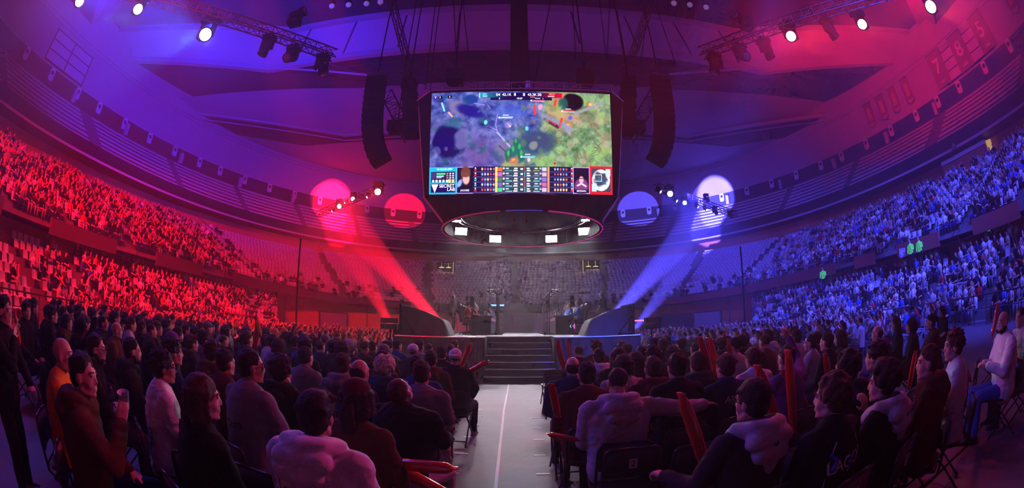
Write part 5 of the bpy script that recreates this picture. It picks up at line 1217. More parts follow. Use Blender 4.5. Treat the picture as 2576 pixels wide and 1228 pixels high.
# lettering on the picture
nrm = Vector((0, -(zt-zb), (fb-ft)*-1)).normalized(); ang = math.atan2(ft-fb, zt-zb)
WT = mat('led_white', (0, 0, 0), emit=(1, 1, 1), estr=2.6); WTO = mat('led_orange', (0, 0, 0), emit=(1, .35, .2), estr=2.4); WTC = mat('led_cyan', (0, 0, 0), emit=(.3, .9, 1), estr=2.4)
def stext(s, u, v, size, m_=None, al='CENTER'):
    size *= .72 if s not in ('SECRET', 'LAB') else 1
    h = hw_t+(hw_b-hw_t)*v; x = (u-.5)*2*h+((TL.x+TR.x)/2-cxs)*(1-v)+((BLc.x+BR.x)/2-cxs)*v; y = ft+(fb-ft)*v-.075; z = zt+(zb-zt)*v
    o = link('screen_lettering', textmesh(s, size, m_ or WT, .0, al), scr, (x, y, z), (PI/2+ang*-1, 0, 0)); return o
stext('SECRET', .098, .925, .2); stext('LAB', .121, .958, .2); stext('GX', .298, .027, .2, WTC); stext('BLUE', .300, .05, .12); stext('04', .372, .036, .26); stext('42.1K', .42, .036, .24); stext('8', .465, .036, .28); stext('8', .515, .036, .28); stext('43.3K', .56, .036, .24); stext('30', .60, .036, .26); stext('MKOI', .67, .027, .15, WTO); stext('MADRID', .665, .05, .11)
stext('19:27', .49, .077, .17); stext('0', .38, .077, .15); stext('1', .62, .077, .15); stext('JACKIES', .197, .968, .15); stext('MYRWN', .826, .972, .15); stext('V', .022, .048, .2); stext('2', .048, .048, .17); stext('2', .103, .048, .17); stext('VS GOLD-DIFF', .085, .768, .15)
m = MB(); v = lambda u, w: Vector(((u-.5)*2*hw_b+((BLc.x+BR.x)/2-cxs), ft+(fb-ft)*w-.075, zt+(zb-zt)*w)); a, b, c, d, e = v(.012, .908), v(.05, .908), v(.031, .985), v(.024, .922), v(.038, .922)
m.add([a, b, c], [(0, 1, 2)]); m.obj('triangle_logo', WT, scr)
# casing
def oct_(hwf, yf, cut, z, yb=None): yb = -yf if yb is None else yb; return [(-hwf, yf, z), (hwf, yf, z), (hwf+cut, yf+cut*1.0, z), (hwf+cut, yb-cut, z), (hwf, yb, z), (-hwf, yb, z), (-hwf-cut, yb-cut, z), (-hwf-cut, yf+cut, z)]
ox = (TL.x+TR.x)/2-cxs
def sh(L): return [(x+ox, y, z) for x, y, z in L]
m = MB(); A = sh(oct_(hw_t+.12, ft-.0, .75, zt+.15)); B = sh(oct_(hw_b+.06, fb, .25, zb-.02)); loft(m, A, B); A0 = sh(oct_(hw_t+.12, ft-.0, .75, zt+.16)); m.add(A0, [tuple(range(8))]); m.obj('casing', M_black, t)
m = MB(); RZ = 6.3; R0 = 3.92; rx, ry = .5-cxs, 0
n = 64; top = []; bot = []
for k in range(n):
    a = 2*PI*k/n+PI/n; c, s = math.cos(a), math.sin(a); f = 1/max(abs(c)/(hw_b+.2), abs(s)/3.0); top.append((c*f+ox, s*f, zb-.03)); bot.append((rx+R0*c, ry+R0*s, RZ))
m.add(top+bot, [(k, (k+1) % n, n+(k+1) % n, n+k) for k in range(n)]); inn = [(rx+(R0-.12)*math.cos(2*PI*k/n+PI/n), ry+(R0-.12)*math.sin(2*PI*k/n+PI/n), RZ) for k in range(n)]
m.add(bot+inn, [(k, (k+1) % n, n+(k+1) % n, n+k) for k in range(n)]); iu = [(x, y, RZ+.75) for x, y, z in inn]; m.add(inn+iu, [(k, (k+1) % n, n+(k+1) % n, n+k) for k in range(n)]); m.obj('lower_skirt', mat('glossy_black_skirt', (.006,.006,.008), rough=.7, spec=.1), t)
m = MB(); m.add(iu, [tuple(range(n))]); m.obj('inner_ceiling', M_black, t)
# starry net inside the ring
def arc(nm, a0, a1, mt):
    m = MB(); m.tube([(rx+(R0+.03)*math.cos(a), ry+(R0+.03)*math.sin(a), RZ) for a in np.linspace(a0, a1, 40)], .035, 5); m.obj(nm, mt, t)
arc('led_edge', PI*.5, PI*1.42, mat('edge_red', (0,0,0), emit=(1,.05,.2), estr=.3)); arc('led_edge', -PI*.42, PI*.5, mat('edge_pink', (0,0,0), emit=(1,.03,.35), estr=.55)); arc('led_edge', PI*1.44, PI*1.56, mat('edge_blue', (0,0,0), emit=(.15,.1,1), estr=.3))
for s, c in ((-1, mat('edge_red', (0,0,0))), (1, mat('edge_violet', (0,0,0), emit=(.35,.1,1), estr=.25))):
    m = MB(); xt = s*(hw_t+.12)+ox; xb = s*(hw_b+.08)+ox
    m.tube([(s*(hw_t+.12+.75)+ox, ft+.7, zt+.1), (xt, ft-.03, zt+.16)], .03, 5); m.tube([(s*(hw_t+.75)+ox, ft+.72, zt-.2), (s*(hw_b+.3)+ox, fb+.2, zb)], .025, 5); m.tube([(s*(hw_b+.3)+ox, fb+.1, zb-.05), (rx+s*R0*.93, ry-1.3, RZ+.05)], .045, 5); m.obj('edge_light', c, t)
m = MB(); m.tube([(-hw_t+ox, ft-.05, zt+.17), (hw_t+ox, ft-.05, zt+.17)], .03, 4); m.obj('edge_light', mat('edge_purple_dim', (0,0,0), emit=(.35,.05,.5), estr=.25), t)
# trusses
def truss_mb(a, b, w=.4, seg=.5, r=.025, tri=False):
    a = Vector(a); b = Vector(b); d = (b-a).normalized(); up = Vector((0, 0, 1)) if abs(d.z) < .9 else Vector((0, 1, 0)); s = d.cross(up).normalized(); u = s.cross(d)
    m = MB(); C = [s*w/2+u*w/2, -s*w/2+u*w/2, -s*w/2-u*w/2, s*w/2-u*w/2]; L = (b-a).length; n = max(2, int(L/seg))
    for c in C: m.tube([a+c, b+c], r, 5)
    for i in range(n):
        p = a+d*L*i/n; q = a+d*L*(i+1)/n
        for k in range(4):
            c0, c1 = C[k], C[(k+1) % 4]; m.tube([p+(c0 if i % 2 else c1), q+(c1 if i % 2 else c0)], r*.55, 4)
        m.tube([p+C[0], p+C[1], p+C[2], p+C[3]], r*.55, 4, True)
    return m
M_truss = mat('truss_aluminium', (.3,.3,.33), rough=.35, metal=.8); M_trussk = mat('black_truss', (.02,.02,.025), rough=.5, metal=.3)
def truss_thing(a, b, lab, w=.4, mt=None, seg=.5, r=.025, name='lighting_truss'):
    mt = mt or M_truss; o = truss_mb(a, b, w, seg, r).obj(name, mt); return tag(o, lab, 'truss')
m = MB(); RT = 3.3; ZT = 6.95
for z in (0, .28):
    for rr in (RT, RT-.28): m.tube([(rx+rr*math.cos(a), ry+rr*math.sin(a), ZT+z) for a in np.linspace(0, 2*PI, 49)[:-1]], .025, 5, True)
for k in range(48):
    a0, a1 = 2*PI*k/48, 2*PI*(k+1)/48
    P = lambda a, rr, z: (rx+rr*math.cos(a), ry+rr*math.sin(a), ZT+z)
    m.tube([P(a0, RT, 0 if k % 2 else .28), P(a1, RT, .28 if k % 2 else 0)], .014, 4); m.tube([P(a0, RT-.28, .0 if k % 2 else .28), P(a1, RT-.28, .28 if k % 2 else 0)], .014, 4)
tt_ = m.obj('ring_truss', M_alu, None, (cxs, 20.5, .02)); tag(tt_, 'circular aluminium truss hanging inside the ring under the cube', 'truss')
# bright floods on the far part of the ring
FL = []
for i, (px, py, sxx, lab) in enumerate(((1160, 582, .62, 'first'), (1246, 601, .62, 'second'), (1387, 601, .62, 'third'), (1470, 582, .62, 'fourth'), (1147, 556, .5, 'thin edge-on leftmost'), (1473, 554, .4, 'thin edge-on rightmost'))):
    Yf = (21.9, 23.3, 23.3, 21.9, 19.6, 19.6)[i]; c = aty(px, py, Yf); aim = (Vector((.4, 11.0, 1.0))-c).normalized(); q = aim.to_track_quat('-Z', 'Y').to_euler(); t2 = link('flood_light', None, None, c, q); t2.empty_display_size = .1
    tag(t2, 'dazzling white square flood lamp under the ring, %s from the left' % lab if i < 4 else 'white flood lamp seen %s under the ring' % lab, 'flood light', 'white floods of the ring')
    m = MB(); m.box((0, 0, .06), (sxx+.08, .46 if i < 4 else .16, .12)); m.obj('housing', M_black, t2); m = MB(); m.box((0, 0, -.01), (sxx, .38 if i < 4 else .1, .02)); m.obj('lit_panel', mat('flood_white', (0,0,0), emit=(1,.96,1), estr=40), t2); FL.append((c, aim))
    m = MB(); m.tube([(0, 0, .1), (0, .0, .5)], .03, 5); m.obj('yoke', M_dark, t2)
for i, px in enumerate((1250, 1290, 1321)):
    c = aty(px, 541, 17.6); m = MB(); m.tube([c, c+Vector((.02, 0, -.28)), c+Vector((.09, 0, -.3))], .03, 6); tag(m.obj('strap', M_yel if i else mat('orange_strap', (.8,.2,.03))), '%s hanging under the front rim of the ring' % ('orange strap', 'yellow strap, longer one,', 'yellow strap, shorter one,')[i], 'strap')
# suspension above the cube
truss_thing((-3.4, 18.2, 13.0), (4.2, 18.2, 13.0), 'silver truss along the top of the cube facing the camera', .55, None, .8, .035)
truss_thing((-3.9, 18.4, 13.1), (-4.6, 21, 13.1), 'silver corner truss at the left top of the cube', .55, None, .8, .035); truss_thing((4.8, 18.4, 13.1), (5.5, 21, 13.1), 'silver corner truss at the right top of the cube', .55, None, .8, .035)
a = aty(1307, 205, 19.5); t = empty('hoist_column', (a.x, 19.5, 12.6)); tag(t, 'thick black column of cables rising from the cube to the roof', 'cable column')
m = MB(); m.box((0, 0, 10.2), (1.0, .8, 20.4)); m.obj('black_sleeve', M_black, t); m = MB(); m.box((.42, -.45, .6), (.25, .2, 1.7)); m.obj('pale_box', mat('lilac_box', (.4,.35,.5)), t)
for i, (p0, p1) in enumerate((((985, 0), (1035, 190)), ((1640, 0), (1582, 165)))):
    A = aty(p0[0], p0[1], 15.5); B = aty(p1[0], p1[1], 19); o = truss_thing(A+(A-B).normalized()*6, B, 'dark slanting cable truss rising to the roof %s of the cube' % ('left' if i == 0 else 'right'), .3, M_trussk, .6, .03, 'cable_truss')
def sag(a, b, s, n=8): a = Vector(a); b = Vector(b); return [a.lerp(b, k/n)-Vector((0, 0, s*4*(k/n)*(1-k/n))) for k in range(n+1)]
for i, (a, b) in enumerate((((1095, 20), (1075, 190)), ((1105, 20), (1085, 200)), ((1145, 10), (1150, 100)), ((1170, 15), (1180, 105)), ((1375, 25), (1340, 190)), ((1440, 20), (1445, 120)), ((1510, 25), (1520, 110)), ((1528, 25), (1522, 120)), ((1620, 30), (1605, 130)), ((1660, 40), (1690, 125)))):
    A = aty(*a, 21); B = aty(*b, 21); m = MB(); dd = (A-B).normalized(); m.tube(sag(A+dd*max(0, (33.3-A.z)/max(dd.z, .2)), B-Vector((0, 0, 1)), .1), .03, 5); tag(m.obj('hanging_cable', M_black), 'thin black cable hanging from the roof, %s from the left' % ow(i+1), 'cable', 'cables from the roof')
# line arrays
def array(px, py, sx, lab):
    t = empty('line_array', aty(px, py, 18.5)); tag(t, lab, 'loudspeaker array'); x, z, ang = 0, 0, 0; pts = []
    for k in range(14):
        R = Matrix.Rotation(sx*ang, 3, 'Y'); c = Vector((x, 0, z)); m = MB(); m.box(c, (.95, .7, .34), R); m.box(c+R @ Vector((sx*.5, 0, 0)), (.04, .64, .26), R); m.obj('cabinet', M_black, t)
        ang += .012+.008*max(0, k-4)**1.15; R = Matrix.Rotation(sx*ang, 3, 'Y'); dv = R @ Vector((0, 0, -.365)); x += dv.x; z += dv.z
    m = MB(); m.box((0, 0, .35), (1.1, .5, .15)); m.obj('flying_frame', M_dark, t); m = MB(); m.tube([(0, 0, .4), (0, 0, 17)], .04, 5); m.obj('hoist_chain', M_black, t)
array(948, 205, -1, 'long curved hanging loudspeaker array left of the cube'); array(1659, 205, 1, 'long curved hanging loudspeaker array right of the cube')
def cluster(px, py, n, lab, Y=20, dx=.0, w_=.75):
    t = empty('hanging_speaker', aty(px, py, Y)); tag(t, lab, 'loudspeaker')
    for k in range(n): m = MB(); m.box((dx*k, 0, -.72*k), (w_, .8, .66)); m.obj('cabinet', M_black, t)
    m = MB(); m.tube([(0, 0, .3), (0, 0, 16)], .04, 5); m.obj('hoist_chain', M_black, t)
cluster(1030, 215, 5, 'column of square black speakers hanging left of the cube', 19.5, .1); cluster(1580, 210, 5, 'column of square black speakers hanging right of the cube', 19.5, -.1)
cluster(1000, 320, 1, 'single black speaker hanging below the left array', 22, 0, 1.1); cluster(1598, 320, 1, 'single black speaker hanging below the right array', 22, 0, 1.1)
for i, (a, b) in enumerate((((975, 240), (1030, 345)), ((1645, 240), (1583, 345)))):
    truss_thing(aty(*a, 21), aty(*b, 21), 'short dark truss slanting behind the %s loudspeaker array' % ('left' if i == 0 else 'right'), .7, M_trussk, .6, .045)
cluster(1145, 195, 1, 'black box speaker on the top truss, left one', 17.8, 0, .8); cluster(1472, 195, 1, 'black box speaker on the top truss, right one', 17.8, 0, .8)
# moving-head lamps and rigs
def mhead(loc, aim, lab, lit=None, sc=1.0, up=False, col=None):
    loc = Vector(loc); t = link('moving_head_lamp', None, None, loc); t.scale = (sc,)*3; t.empty_display_size = .1; tag(t, lab, 'stage lamp', 'moving head stage lamps')
    s = 1 if up else -1
    m = MB(); m.box((0, 0, s*.08), (.42, .36, .16)); m.obj('base', M_black, t)
    m = MB(); 
    for q in (-1, 1): m.box((q*.21, 0, s*.34), (.05, .16, .42))
    m.box((0, 0, s*.17), (.46, .16, .05)); m.obj('yoke', M_black, t)
    d = (Vector(aim)-loc).normalized(); q = d.to_track_quat('Z', 'Y').to_matrix(); c = Vector((0, 0, s*.45))
    m = MB(); m.lathe([(.1, -.28), (.15, -.2), (.16, .0), (.14, .1), (.17, .14), (.18, .3), (.165, .31)], c, 16, q); m.obj('lamp_body', M_black, t, smooth=False)
    m = MB(); m.lathe([(.15, .3), (.13, .335), (.05, .35)], c, 16, q)
    m.obj('lens', lens(lit[0], lit[1], lit[2]) if lit else mat('dark_lens', (.05,.05,.08), rough=.08), t, smooth=True)
    return loc+(c+d*.4)*sc, d
RIG = {}
la, lb = atz(595, 55, 14.6), atz(842, 140, 14.6); d = la-lb
truss_thing(la+d.normalized()*11, lb, 'long dark lighting truss reaching in from the upper left corner', .5, M_trussk, .6, .04)
ra, rb = atz(1985, 55, 14.6), atz(1762, 135, 14.6); d2 = ra-rb
truss_thing(ra+d2.normalized()*13, rb, 'long dark lighting truss reaching in from the upper right corner', .5, M_trussk, .6, .04)
LB = (lens('blue_white', (.55, .8, 1), 60)); 
BL, RL = [], []
for i, px in enumerate(((200, 5), (347, 24), (520, 80))):
    p = atz(px[0], px[1], 14.0); e, dd = mhead(p+Vector((0, 0, .8)), (0, 0, 1.7), 'lit blue-white stage lamp on the upper left truss, %s from the left' % ow(i+1), ('blue_white', (.45, .65, 1), (60, 60, 160)[i]), (1.7, 1.7, 2.1)[i]); BL.append(e)
for i, px in enumerate(((1990, 92), (2169, 62), (2337, 10))):
    p = atz(px[0], px[1], 14.0); e, dd = mhead(p+Vector((0, 0, .8)), (0, 0, 1.7), 'lit red-white stage lamp on the upper right truss, %s from the left' % ow(i+1), ('red_white', (1, .35, .12), (60, 60, 160)[i]), (1.7, 1.7, 2.1)[i]); RL.append(e)
for i, (px, up) in enumerate((((680, 92), 0), ((738, 62), 1), ((741, 118), 0), ((815, 140), 0))):
    p = atz(px[0], px[1], 14.4 if not up else 14.9); mhead(p, p+Vector(((-1, .3, -2), (1, 0, .3), (0, -1.5, -1), (.5, .3, -1))[i]), 'unlit black moving lamp on the upper left truss, %s from the left' % ow(i+1), None, 1.5, bool(up))
for i, (px, up) in enumerate((((1858, 115), 0), ((1882, 72), 1), ((1918, 100), 0), ((1795, 138), 0), ((2075, 48), 0))):
    p = atz(px[0], px[1], 14.4 if not up else 14.9); mhead(p, p+Vector(((0, -1.5, -1), (-1, 0, .3), (1, .3, -2), (-.5, .3, -1), (1, 0, -2))[i]), 'unlit black moving lamp on the upper right truss, %s of five' % ow(i+1), None, 1.5, bool(up))
# far rigs beside the cube
A, B = atz(800, 540, 11.2), atz(965, 470, 11.6); truss_thing(A, B, 'dark truss with red lamps left of the cube', .45, M_trussk, .6, .035)
C, D = atz(1650, 470, 11.6), atz(1850, 540, 11.2); truss_thing(C, D, 'dark truss with blue lamps right of the cube', .45, M_trussk, .6, .035)
FR, FB = [], []
for i, (px, s) in enumerate((((839, 530), .5), ((854, 519), 1.3), ((872, 509), .6), ((888, 500), 1.1), ((928, 494), .6), ((951, 482), 1.6))):
    Y = A.lerp(B, (px[0]-800)/165).y-.5; p = aty(*px, Y); e, _ = mhead(p+Vector((0, 0, .45*s)), Vector((-2, 2, 1.5)) if s > 1 else p+Vector((-1.2, -1, -.8)), 'red glowing stage lamp beside the cube, %s of six going up to the right' % ow(i+1), ('far_red', (1, .25, .2), 40), s); FR.append((e, s))
for i, (px, s) in enumerate((((1656, 480), .7), ((1685, 487), 1.5), ((1697, 503), .7), ((1722, 510), 1.1), ((1751, 519), .6), ((1773, 526), .6))):
    Y = C.lerp(D, (px[0]-1650)/200).y-.5; p = aty(*px, Y); e, _ = mhead(p+Vector((0, 0, .45*s)), Vector((2, 2, 1.5)) if s > 1 else p+Vector((1.2, -1, -.8)), 'blue glowing stage lamp beside the cube, %s of six going down to the right' % ow(i+1), ('far_blue', (.4, .55, 1), 40), s); FB.append((e, s))
for i, px in enumerate(((1775, 488), (1797, 520), (1835, 530))):
    Y = C.lerp(D, min(1, (px[0]-1650)/200)).y; p = aty(*px, Y); mhead(p, p+Vector((.5, -.5, -1)), 'unlit dark lamp at the outer end of the blue-lit truss, %s of three' % ow(i+1), None, 1.0)
# beam lamps standing behind the stage
BM = []
for i, (x, y, tg) in enumerate(((-3.1, 26.3, (835, 510)), (-7.1, 27.0, (845, 560)), (4.6, 26.3, (1800, 500)), (7.2, 27.0, (1790, 560)))):
    tp_ = wall_frame(tg)[0]
    e, dd = mhead((x, y, 0.0), tp_, ('red beam lamp standing on the floor behind the stage, inner one', 'red beam lamp standing on the floor behind the stage, outer one', 'blue beam lamp standing on the floor behind the stage, inner one', 'blue beam lamp standing on the floor behind the stage, outer one')[i], ('beam_red', (1, .1, .1), 6) if i < 2 else ('beam_blue', (.2, .2, 1), 6), 1.0, True); BM.append((e, tp_, i))
# ================= the big audience
def low_person(kind, seed=0):
    m = MB(); r = random.Random(seed)
    # material slots: 0 skin, 1 hair, 2 top, 3 trousers
    st = kind == 'stand'; dz = .38 if st else 0
    m.mi = 3
    for s in (-1, 1):
        if st: m.tube([(s*.1, 0, .9), (s*.11, .02, .48), (s*.11, 0, .02)], [.1, .075, .06], 5)
        else: m.tube([(s*.1, 0, .5), (s*.13, .42, .52), (s*.13, .40, .05)], [.1, .08, .055], 5)
    m.mi = 2; b = len(m.v); m.tube([(0, -.01, .45+dz), (0, -.03, .75+dz), (0, 0, .99+dz), (0, 0, 1.1+dz)], [.155, .145, .165, .06], 8)
    for i in range(b, len(m.v)): x, y, z = m.v[i]; m.v[i] = (x*1.22, y*.86, z)
    A = {'lap': [((.2, 0, 1.0), (.26, .1, .74), (.1, .3, .64)), ((-.2, 0, 1.0), (-.26, .1, .74), (-.1, .3, .64))],
         'up': [((.2, 0, 1.0), (.3, .1, 1.2), (.25, .2, 1.48)), ((-.2, 0, 1.0), (-.26, .1, .74), (-.1, .3, .64))],
         'clap': [((.2, 0, 1.0), (.28, .18, .85), (.05, .34, 1.0)), ((-.2, 0, 1.0), (-.28, .18, .85), (-.05, .34, 1.0))],
         'chin': [((.2, 0, 1.0), (.2, .3, .8), (.04, .2, 1.1)), ((-.2, 0, 1.0), (-.26, .15, .74), (.05, .3, .7))],
         'stand': [((.22, 0, 1.38), (.28, 0, 1.1), (.24, .1, .88)), ((-.22, 0, 1.38), (-.28, 0, 1.1), (-.2, .2, 1.1))]}[kind]
    bare = seed % 2
    for a, e, w in A:
        m.mi = 2; m.tube([a, e], [.065, .055], 5); m.mi = 0 if bare else 2; m.tube([e, w], [.048, .036], 5); m.mi = 0; m.ball(w, .045, 5, 4)
    m.mi = 0; m.tube([(0, 0, 1.05+dz), (0, .02, 1.17+dz)], .052, 5); m.ball((0, .03, 1.24+dz), (.075, .088, .108), 8, 6); m.ball((0, .115, 1.225+dz), .02, 4, 3)
    m.mi = 1
    m.ball((0, .003, 1.268+dz), (.084, .094, .1), 8, 6)
    if seed % 4 == 1: m.tube([(0, -.06, 1.28+dz), (0, -.085, 1.1+dz), (0, -.08, .98+dz)], [.09, .085, .05], 6)
    return m
KINDS_ = ['lap', 'clap', 'chin', 'lap', 'up', 'lap', 'clap', 'lap', 'stand']
LP = [low_person(k, i) for i, k in enumerate(KINDS_)]
def arrs(m): 
    V = np.array(m.v); n = np.array([len(f) for f in m.f]); L = np.concatenate([np.array(f) for f in m.f]); return V, n, L, np.array(m.m)
LPA = [arrs(m) for m in LP]
def merge(name, items, mats, remap=None, smooth=False):
    """items: (arrays, matrix, material remap) -> one mesh"""
    Vs, Ns, Ls, Ms = [], [], [], []; off = 0
    for (V, n, L, M_), mt, rm in items:
        R = np.array(mt.to_3x3()); t = np.array(mt.translation); Vs.append(V @ R.T+t); Ns.append(n); Ls.append(L+off); Ms.append(np.array(rm)[M_] if rm is not None else M_); off += len(V)
    V = np.concatenate(Vs); n = np.concatenate(Ns); L = np.concatenate(Ls); M_ = np.concatenate(Ms)
    me = bpy.data.meshes.new(name); me.vertices.add(len(V)); me.vertices.foreach_set('co', V.ravel()); me.loops.add(len(L)); me.loops.foreach_set('vertex_index', L.astype(np.int32))
    st = np.r_[0, np.cumsum(n)[:-1]]; me.polygons.add(len(n)); me.polygons.foreach_set('loop_start', st.astype(np.int32)); me.polygons.foreach_set('material_index', M_.astype(np.int32))
    if smooth: me.polygons.foreach_set('use_smooth', np.ones(len(n), bool))
    for m in mats: me.materials.append(m)
    me.update(calc_edges=True); me.validate(); return me
def TRS(x, y, z, yaw, s=1): return Matrix.Translation((x, y, z)) @ Matrix.Rotation(yaw, 4, 'Z') @ Matrix.Scale(s, 4)
CR = random.Random(11)
TOPS = ['black', 'charcoal', 'navy', 'grey', 'light grey', 'white', 'red', 'blue', 'maroon', 'beige']
WL = [26, 14, 9, 8, 7, 11, 5, 2, 5, 4]; WR = [20, 10, 10, 8, 12, 19, 2, 10, 2, 4]
HK = ['dark', 'dark', 'dark', 'brown', 'brown', 'fair']
CRM = [SKIN[0], SKIN[1]]+[HAIRC[k] for k in ('dark', 'brown', 'fair')]+[cloth(c) for c in TOPS]+[cloth('black'), cloth('navy'), cloth('grey')]
cand = []   # (distance, x, y, z, yaw, kind, place words, side)
def facing(x, y): return math.atan2(-(.4-x), (18.5-y))
def gapped(az, lst, w=.7): return any(abs(az-a) < w for a in lst)
STAIR_U = (-73, -62, -52.5, -46, -39.5, -33.5, -22, -11, 0.6, 12, 22, 29.5, 36.5, 44, 52, 58, 64, 73)
LAM = 20.0
def stair_ts(lst, ring): return [tp_az(a, ring) for a in lst]
TU = stair_ts(STAIR_U, R_PAR); TLW = stair_ts((-80, -64.8, -55, -47.5, -39, 38, 46, 55, 66, 78), LT0)
def tgap(t, x, y, TS, ring, w):
    for q in TS:
        d = abs((t-q+PI) % (2*PI)-PI)
        if d < .2:
            a = ringpt(*ring, q)
            if math.hypot(a[0]-x, a[1]-y) < w: return True
    return False
seats = []  # (distance, x, y, z, yaw, tier, row, occupied)
SR = random.Random(5)
for k in range(NROW):
    r = upring(k+.45); z = upring(k)[3]; ze = upring(k)[4]; ring = r[:3]+(z, ze)
    T, L_ = uni(*ring[:3], 10, 0, 2*PI); n = int(L_/.54); T, _ = uni(*ring[:3], n, 0, 2*PI)
    for t in T[:-1]:
        x, y, zz = ringpt(*ring, t)
        az = az_of(x, y)
        if abs(az) > 84 or y < .5 or tgap(t, x, y, TU, ring, .62): continue
        if k == 0: continue
        zr = zz
        f = k/NROW; occ = 0
        if az < 0:
            edge = -47+9*(1-f)
            if az < edge: occ = .86 if not (az < -70 and f > .75) else .35
            elif az < edge+5: occ = .3
            elif k <= 1 and az < -18: occ = .55
            elif k <= 3 and az < -15: occ = .16
            elif k <= 4: occ = .10
            if az < -50 and f > .93: occ = .2
        else:
            edge = 44-5*(1-f)
            if az > edge: occ = .84
            elif az > edge-5: occ = .3
            elif k <= 1: occ = .5
            elif k <= 4 and az > 8: occ = .14
            if az > 50 and SR.random() < .04: occ = 0
        o = SR.random() < occ; yaw = facing(x, y); yr = math.atan2(x-CX, CYY-y) if False else yaw
        d = math.hypot(x, y); seats.append((d, x, y, zr, yaw, 'upper', k, o))
        if o: cand.append((d, x, y, zr, yaw, 'upper '+('left' if az < 0 else 'right')+' stand', k, az))
for k in range(8):
    rr = lowring(k+.5); ring = rr[:3]+(lowring(k)[3],)*2
    T, L_ = uni(*ring[:3], 10); n = int(L_/.5); T, _ = uni(*ring[:3], n)
    for t in T[:-1]:
        x, y, zz = ringpt(*ring, t); az = az_of(x, y)
        if y < .3 or abs(az) > 86 or -31.8 < az < 32.8: continue
        if tgap(t, x, y, TLW, ring, .5): continue
        if az < 0:
            occ = .03 if az < -66.5 else (.45 if az < -61 else .93)
            if -66 < az < -60 and k < 3: occ = .25
            if az > -36: occ = .5
        else: occ = .93 if az > 37 else .5
        o = SR.random() < occ; d = math.hypot(x, y); seats.append((d, x, y, zz, facing(x, y), 'lower', k, o))
        if o: cand.append((d, x, y, zz, facing(x, y), 'lower '+('left' if az < 0 else 'right')+' stand', k, az))
# audience on chairs at floor level on both sides of the stage, turned to it
fchairs = []
for side in (-1, 1):
    for i in range(13):
        x = side*(5.6+.92*i)
        for j in range(36):
            y = 9.2+.6*j+SR.uniform(-.05, .05)
            if side > 0 and (x < 6.4 or y > 27): continue
            if side < 0 and (y > 26.5): continue
            if abs(x) < 8 and y < 12: pass
            u = abs((x-CX)/17.6)**3+abs((y-CYY)/28)**3
            if u > 1 or (j % 12) in (5, 6) and i % 13 > 2: continue
            xx = x+SR.uniform(-.06, .06); d = math.hypot(xx, y); occ = .93 if side < 0 else (.6 if y < 15 else .82)
            o = SR.random() < occ; fchairs.append((xx, y, facing(xx, y), o, side))
            if o: cand.append((d, xx, y, 0.0, facing(xx, y), '%s floor block beside the stage' % ('left' if side < 0 else 'right'), i, az_of(xx, y)))
# middle floor blocks, rows continuing to the front
g_lo = {}
ROWY = (3.2, 3.95, 4.7, 5.44, 6.21, 6.98, 7.75, 8.45)
fl = 0
def lodkit(kind, **k): return gk(kind, .017, **k)
LK = None
floor_people = []
for ri, y in enumerate(ROWY):
    rowno = len(ROWY)-ri
    for side in (-1, 1):
        xs = [(-1.15-.56*i) for i in range(20)] if side < 0 else [(.95+.56*i) for i in range(10)]
        for i, x in enumerate(xs):
            if side < 0 and (y < 5 and x > -4.6): continue
            if side < 0 and (y < 4 and x < -8 or x < -10.5): continue
            if side > 0 and y < 5 and x < 3.3: continue
            if side > 0 and (x > 5.2 or y > 8): continue
            if side > 0 and y < 4.2: continue
            if any((x-a)**2+(y-b)**2 < .50**2 for a, b in NEARPOS): continue
            if SR.random() < .05: continue
            floor_people.append((x+SR.uniform(-.05, .05), y+SR.uniform(-.05, .05), side, rowno, i+1))
poses = [('lap', {}), ('lap', dict(hood=True)), ('lap', dict(long=False)), ('cross', dict(yaw=-.2)), ('knees', dict(lean=.08)), ('lap', dict(bulk=1.12)), ('chin', dict(yaw=.15, pitch=-.1)), ('lap', dict(bulk=.92))]
hairs_ = ['short', 'short', 'messy', 'side', 'bob', 'long', 'buzz', 'curly', 'cap']
for (x, y, side, rowno, i) in floor_people:
    kd, kw = CR.choice(poses); K = gk(kd, .014, **kw) if y < 4 else lodkit(kd, **kw); tp = CR.choice(['black', 'charcoal', 'navy', 'maroon', 'grey', 'black', 'dark blue', 'brown', 'light grey', 'black']); hk = CR.choice(hairs_); hc = CR.choice(['dark', 'dark', 'dark', 'brown'])
    yaw = face_yaw(x, y)+CR.uniform(-.15, .15)+(-.15 if side < 0 else .1)
    garment = 'hoodie' if kw.get('hood') else 'top'
    lab = 'person in %s %s, %s, row %s from stage, place %s from aisle, %s' % (tp, garment, {'short': 'short hair', 'messy': 'tousled hair', 'side': 'parted hair', 'bob': 'bobbed hair', 'long': 'long hair', 'buzz': 'shaved head', 'curly': 'curly hair', 'cap': 'cap'}[hk], nw(rowno), nw(i), 'left' if side < 0 else 'right')
    place(K, (x, y, CR.uniform(-.02, .04)), yaw, SKIN[CR.choice([0, 0, 1])], tp, CR.choice(['charcoal', 'navy', 'black']), ['short', 'cap'] if hk == 'cap' else hk, HAIRC[hc], lab, garment, 'charcoal', 'audience in the middle floor blocks', CR.uniform(.95, 1.04), CR.choice(['black', 'navy', 'maroon', 'grey']))
    chair((x, y+.02, 0), face_yaw(x, y), 'black folding chair, row %s from the stage, place %s from the aisle, %s block' % (nw(rowno), nw(i), 'left' if side < 0 else 'right'), None, False, 'folding chairs on the arena floor')
n_ind = sum(1 for o in bpy.data.objects if o.name.startswith('person') and o.parent is None)
# nearest further people one by one up to 300, the rest one mass
cand.sort(key=lambda c: c[0])
left_n = max(0, 300-n_ind)
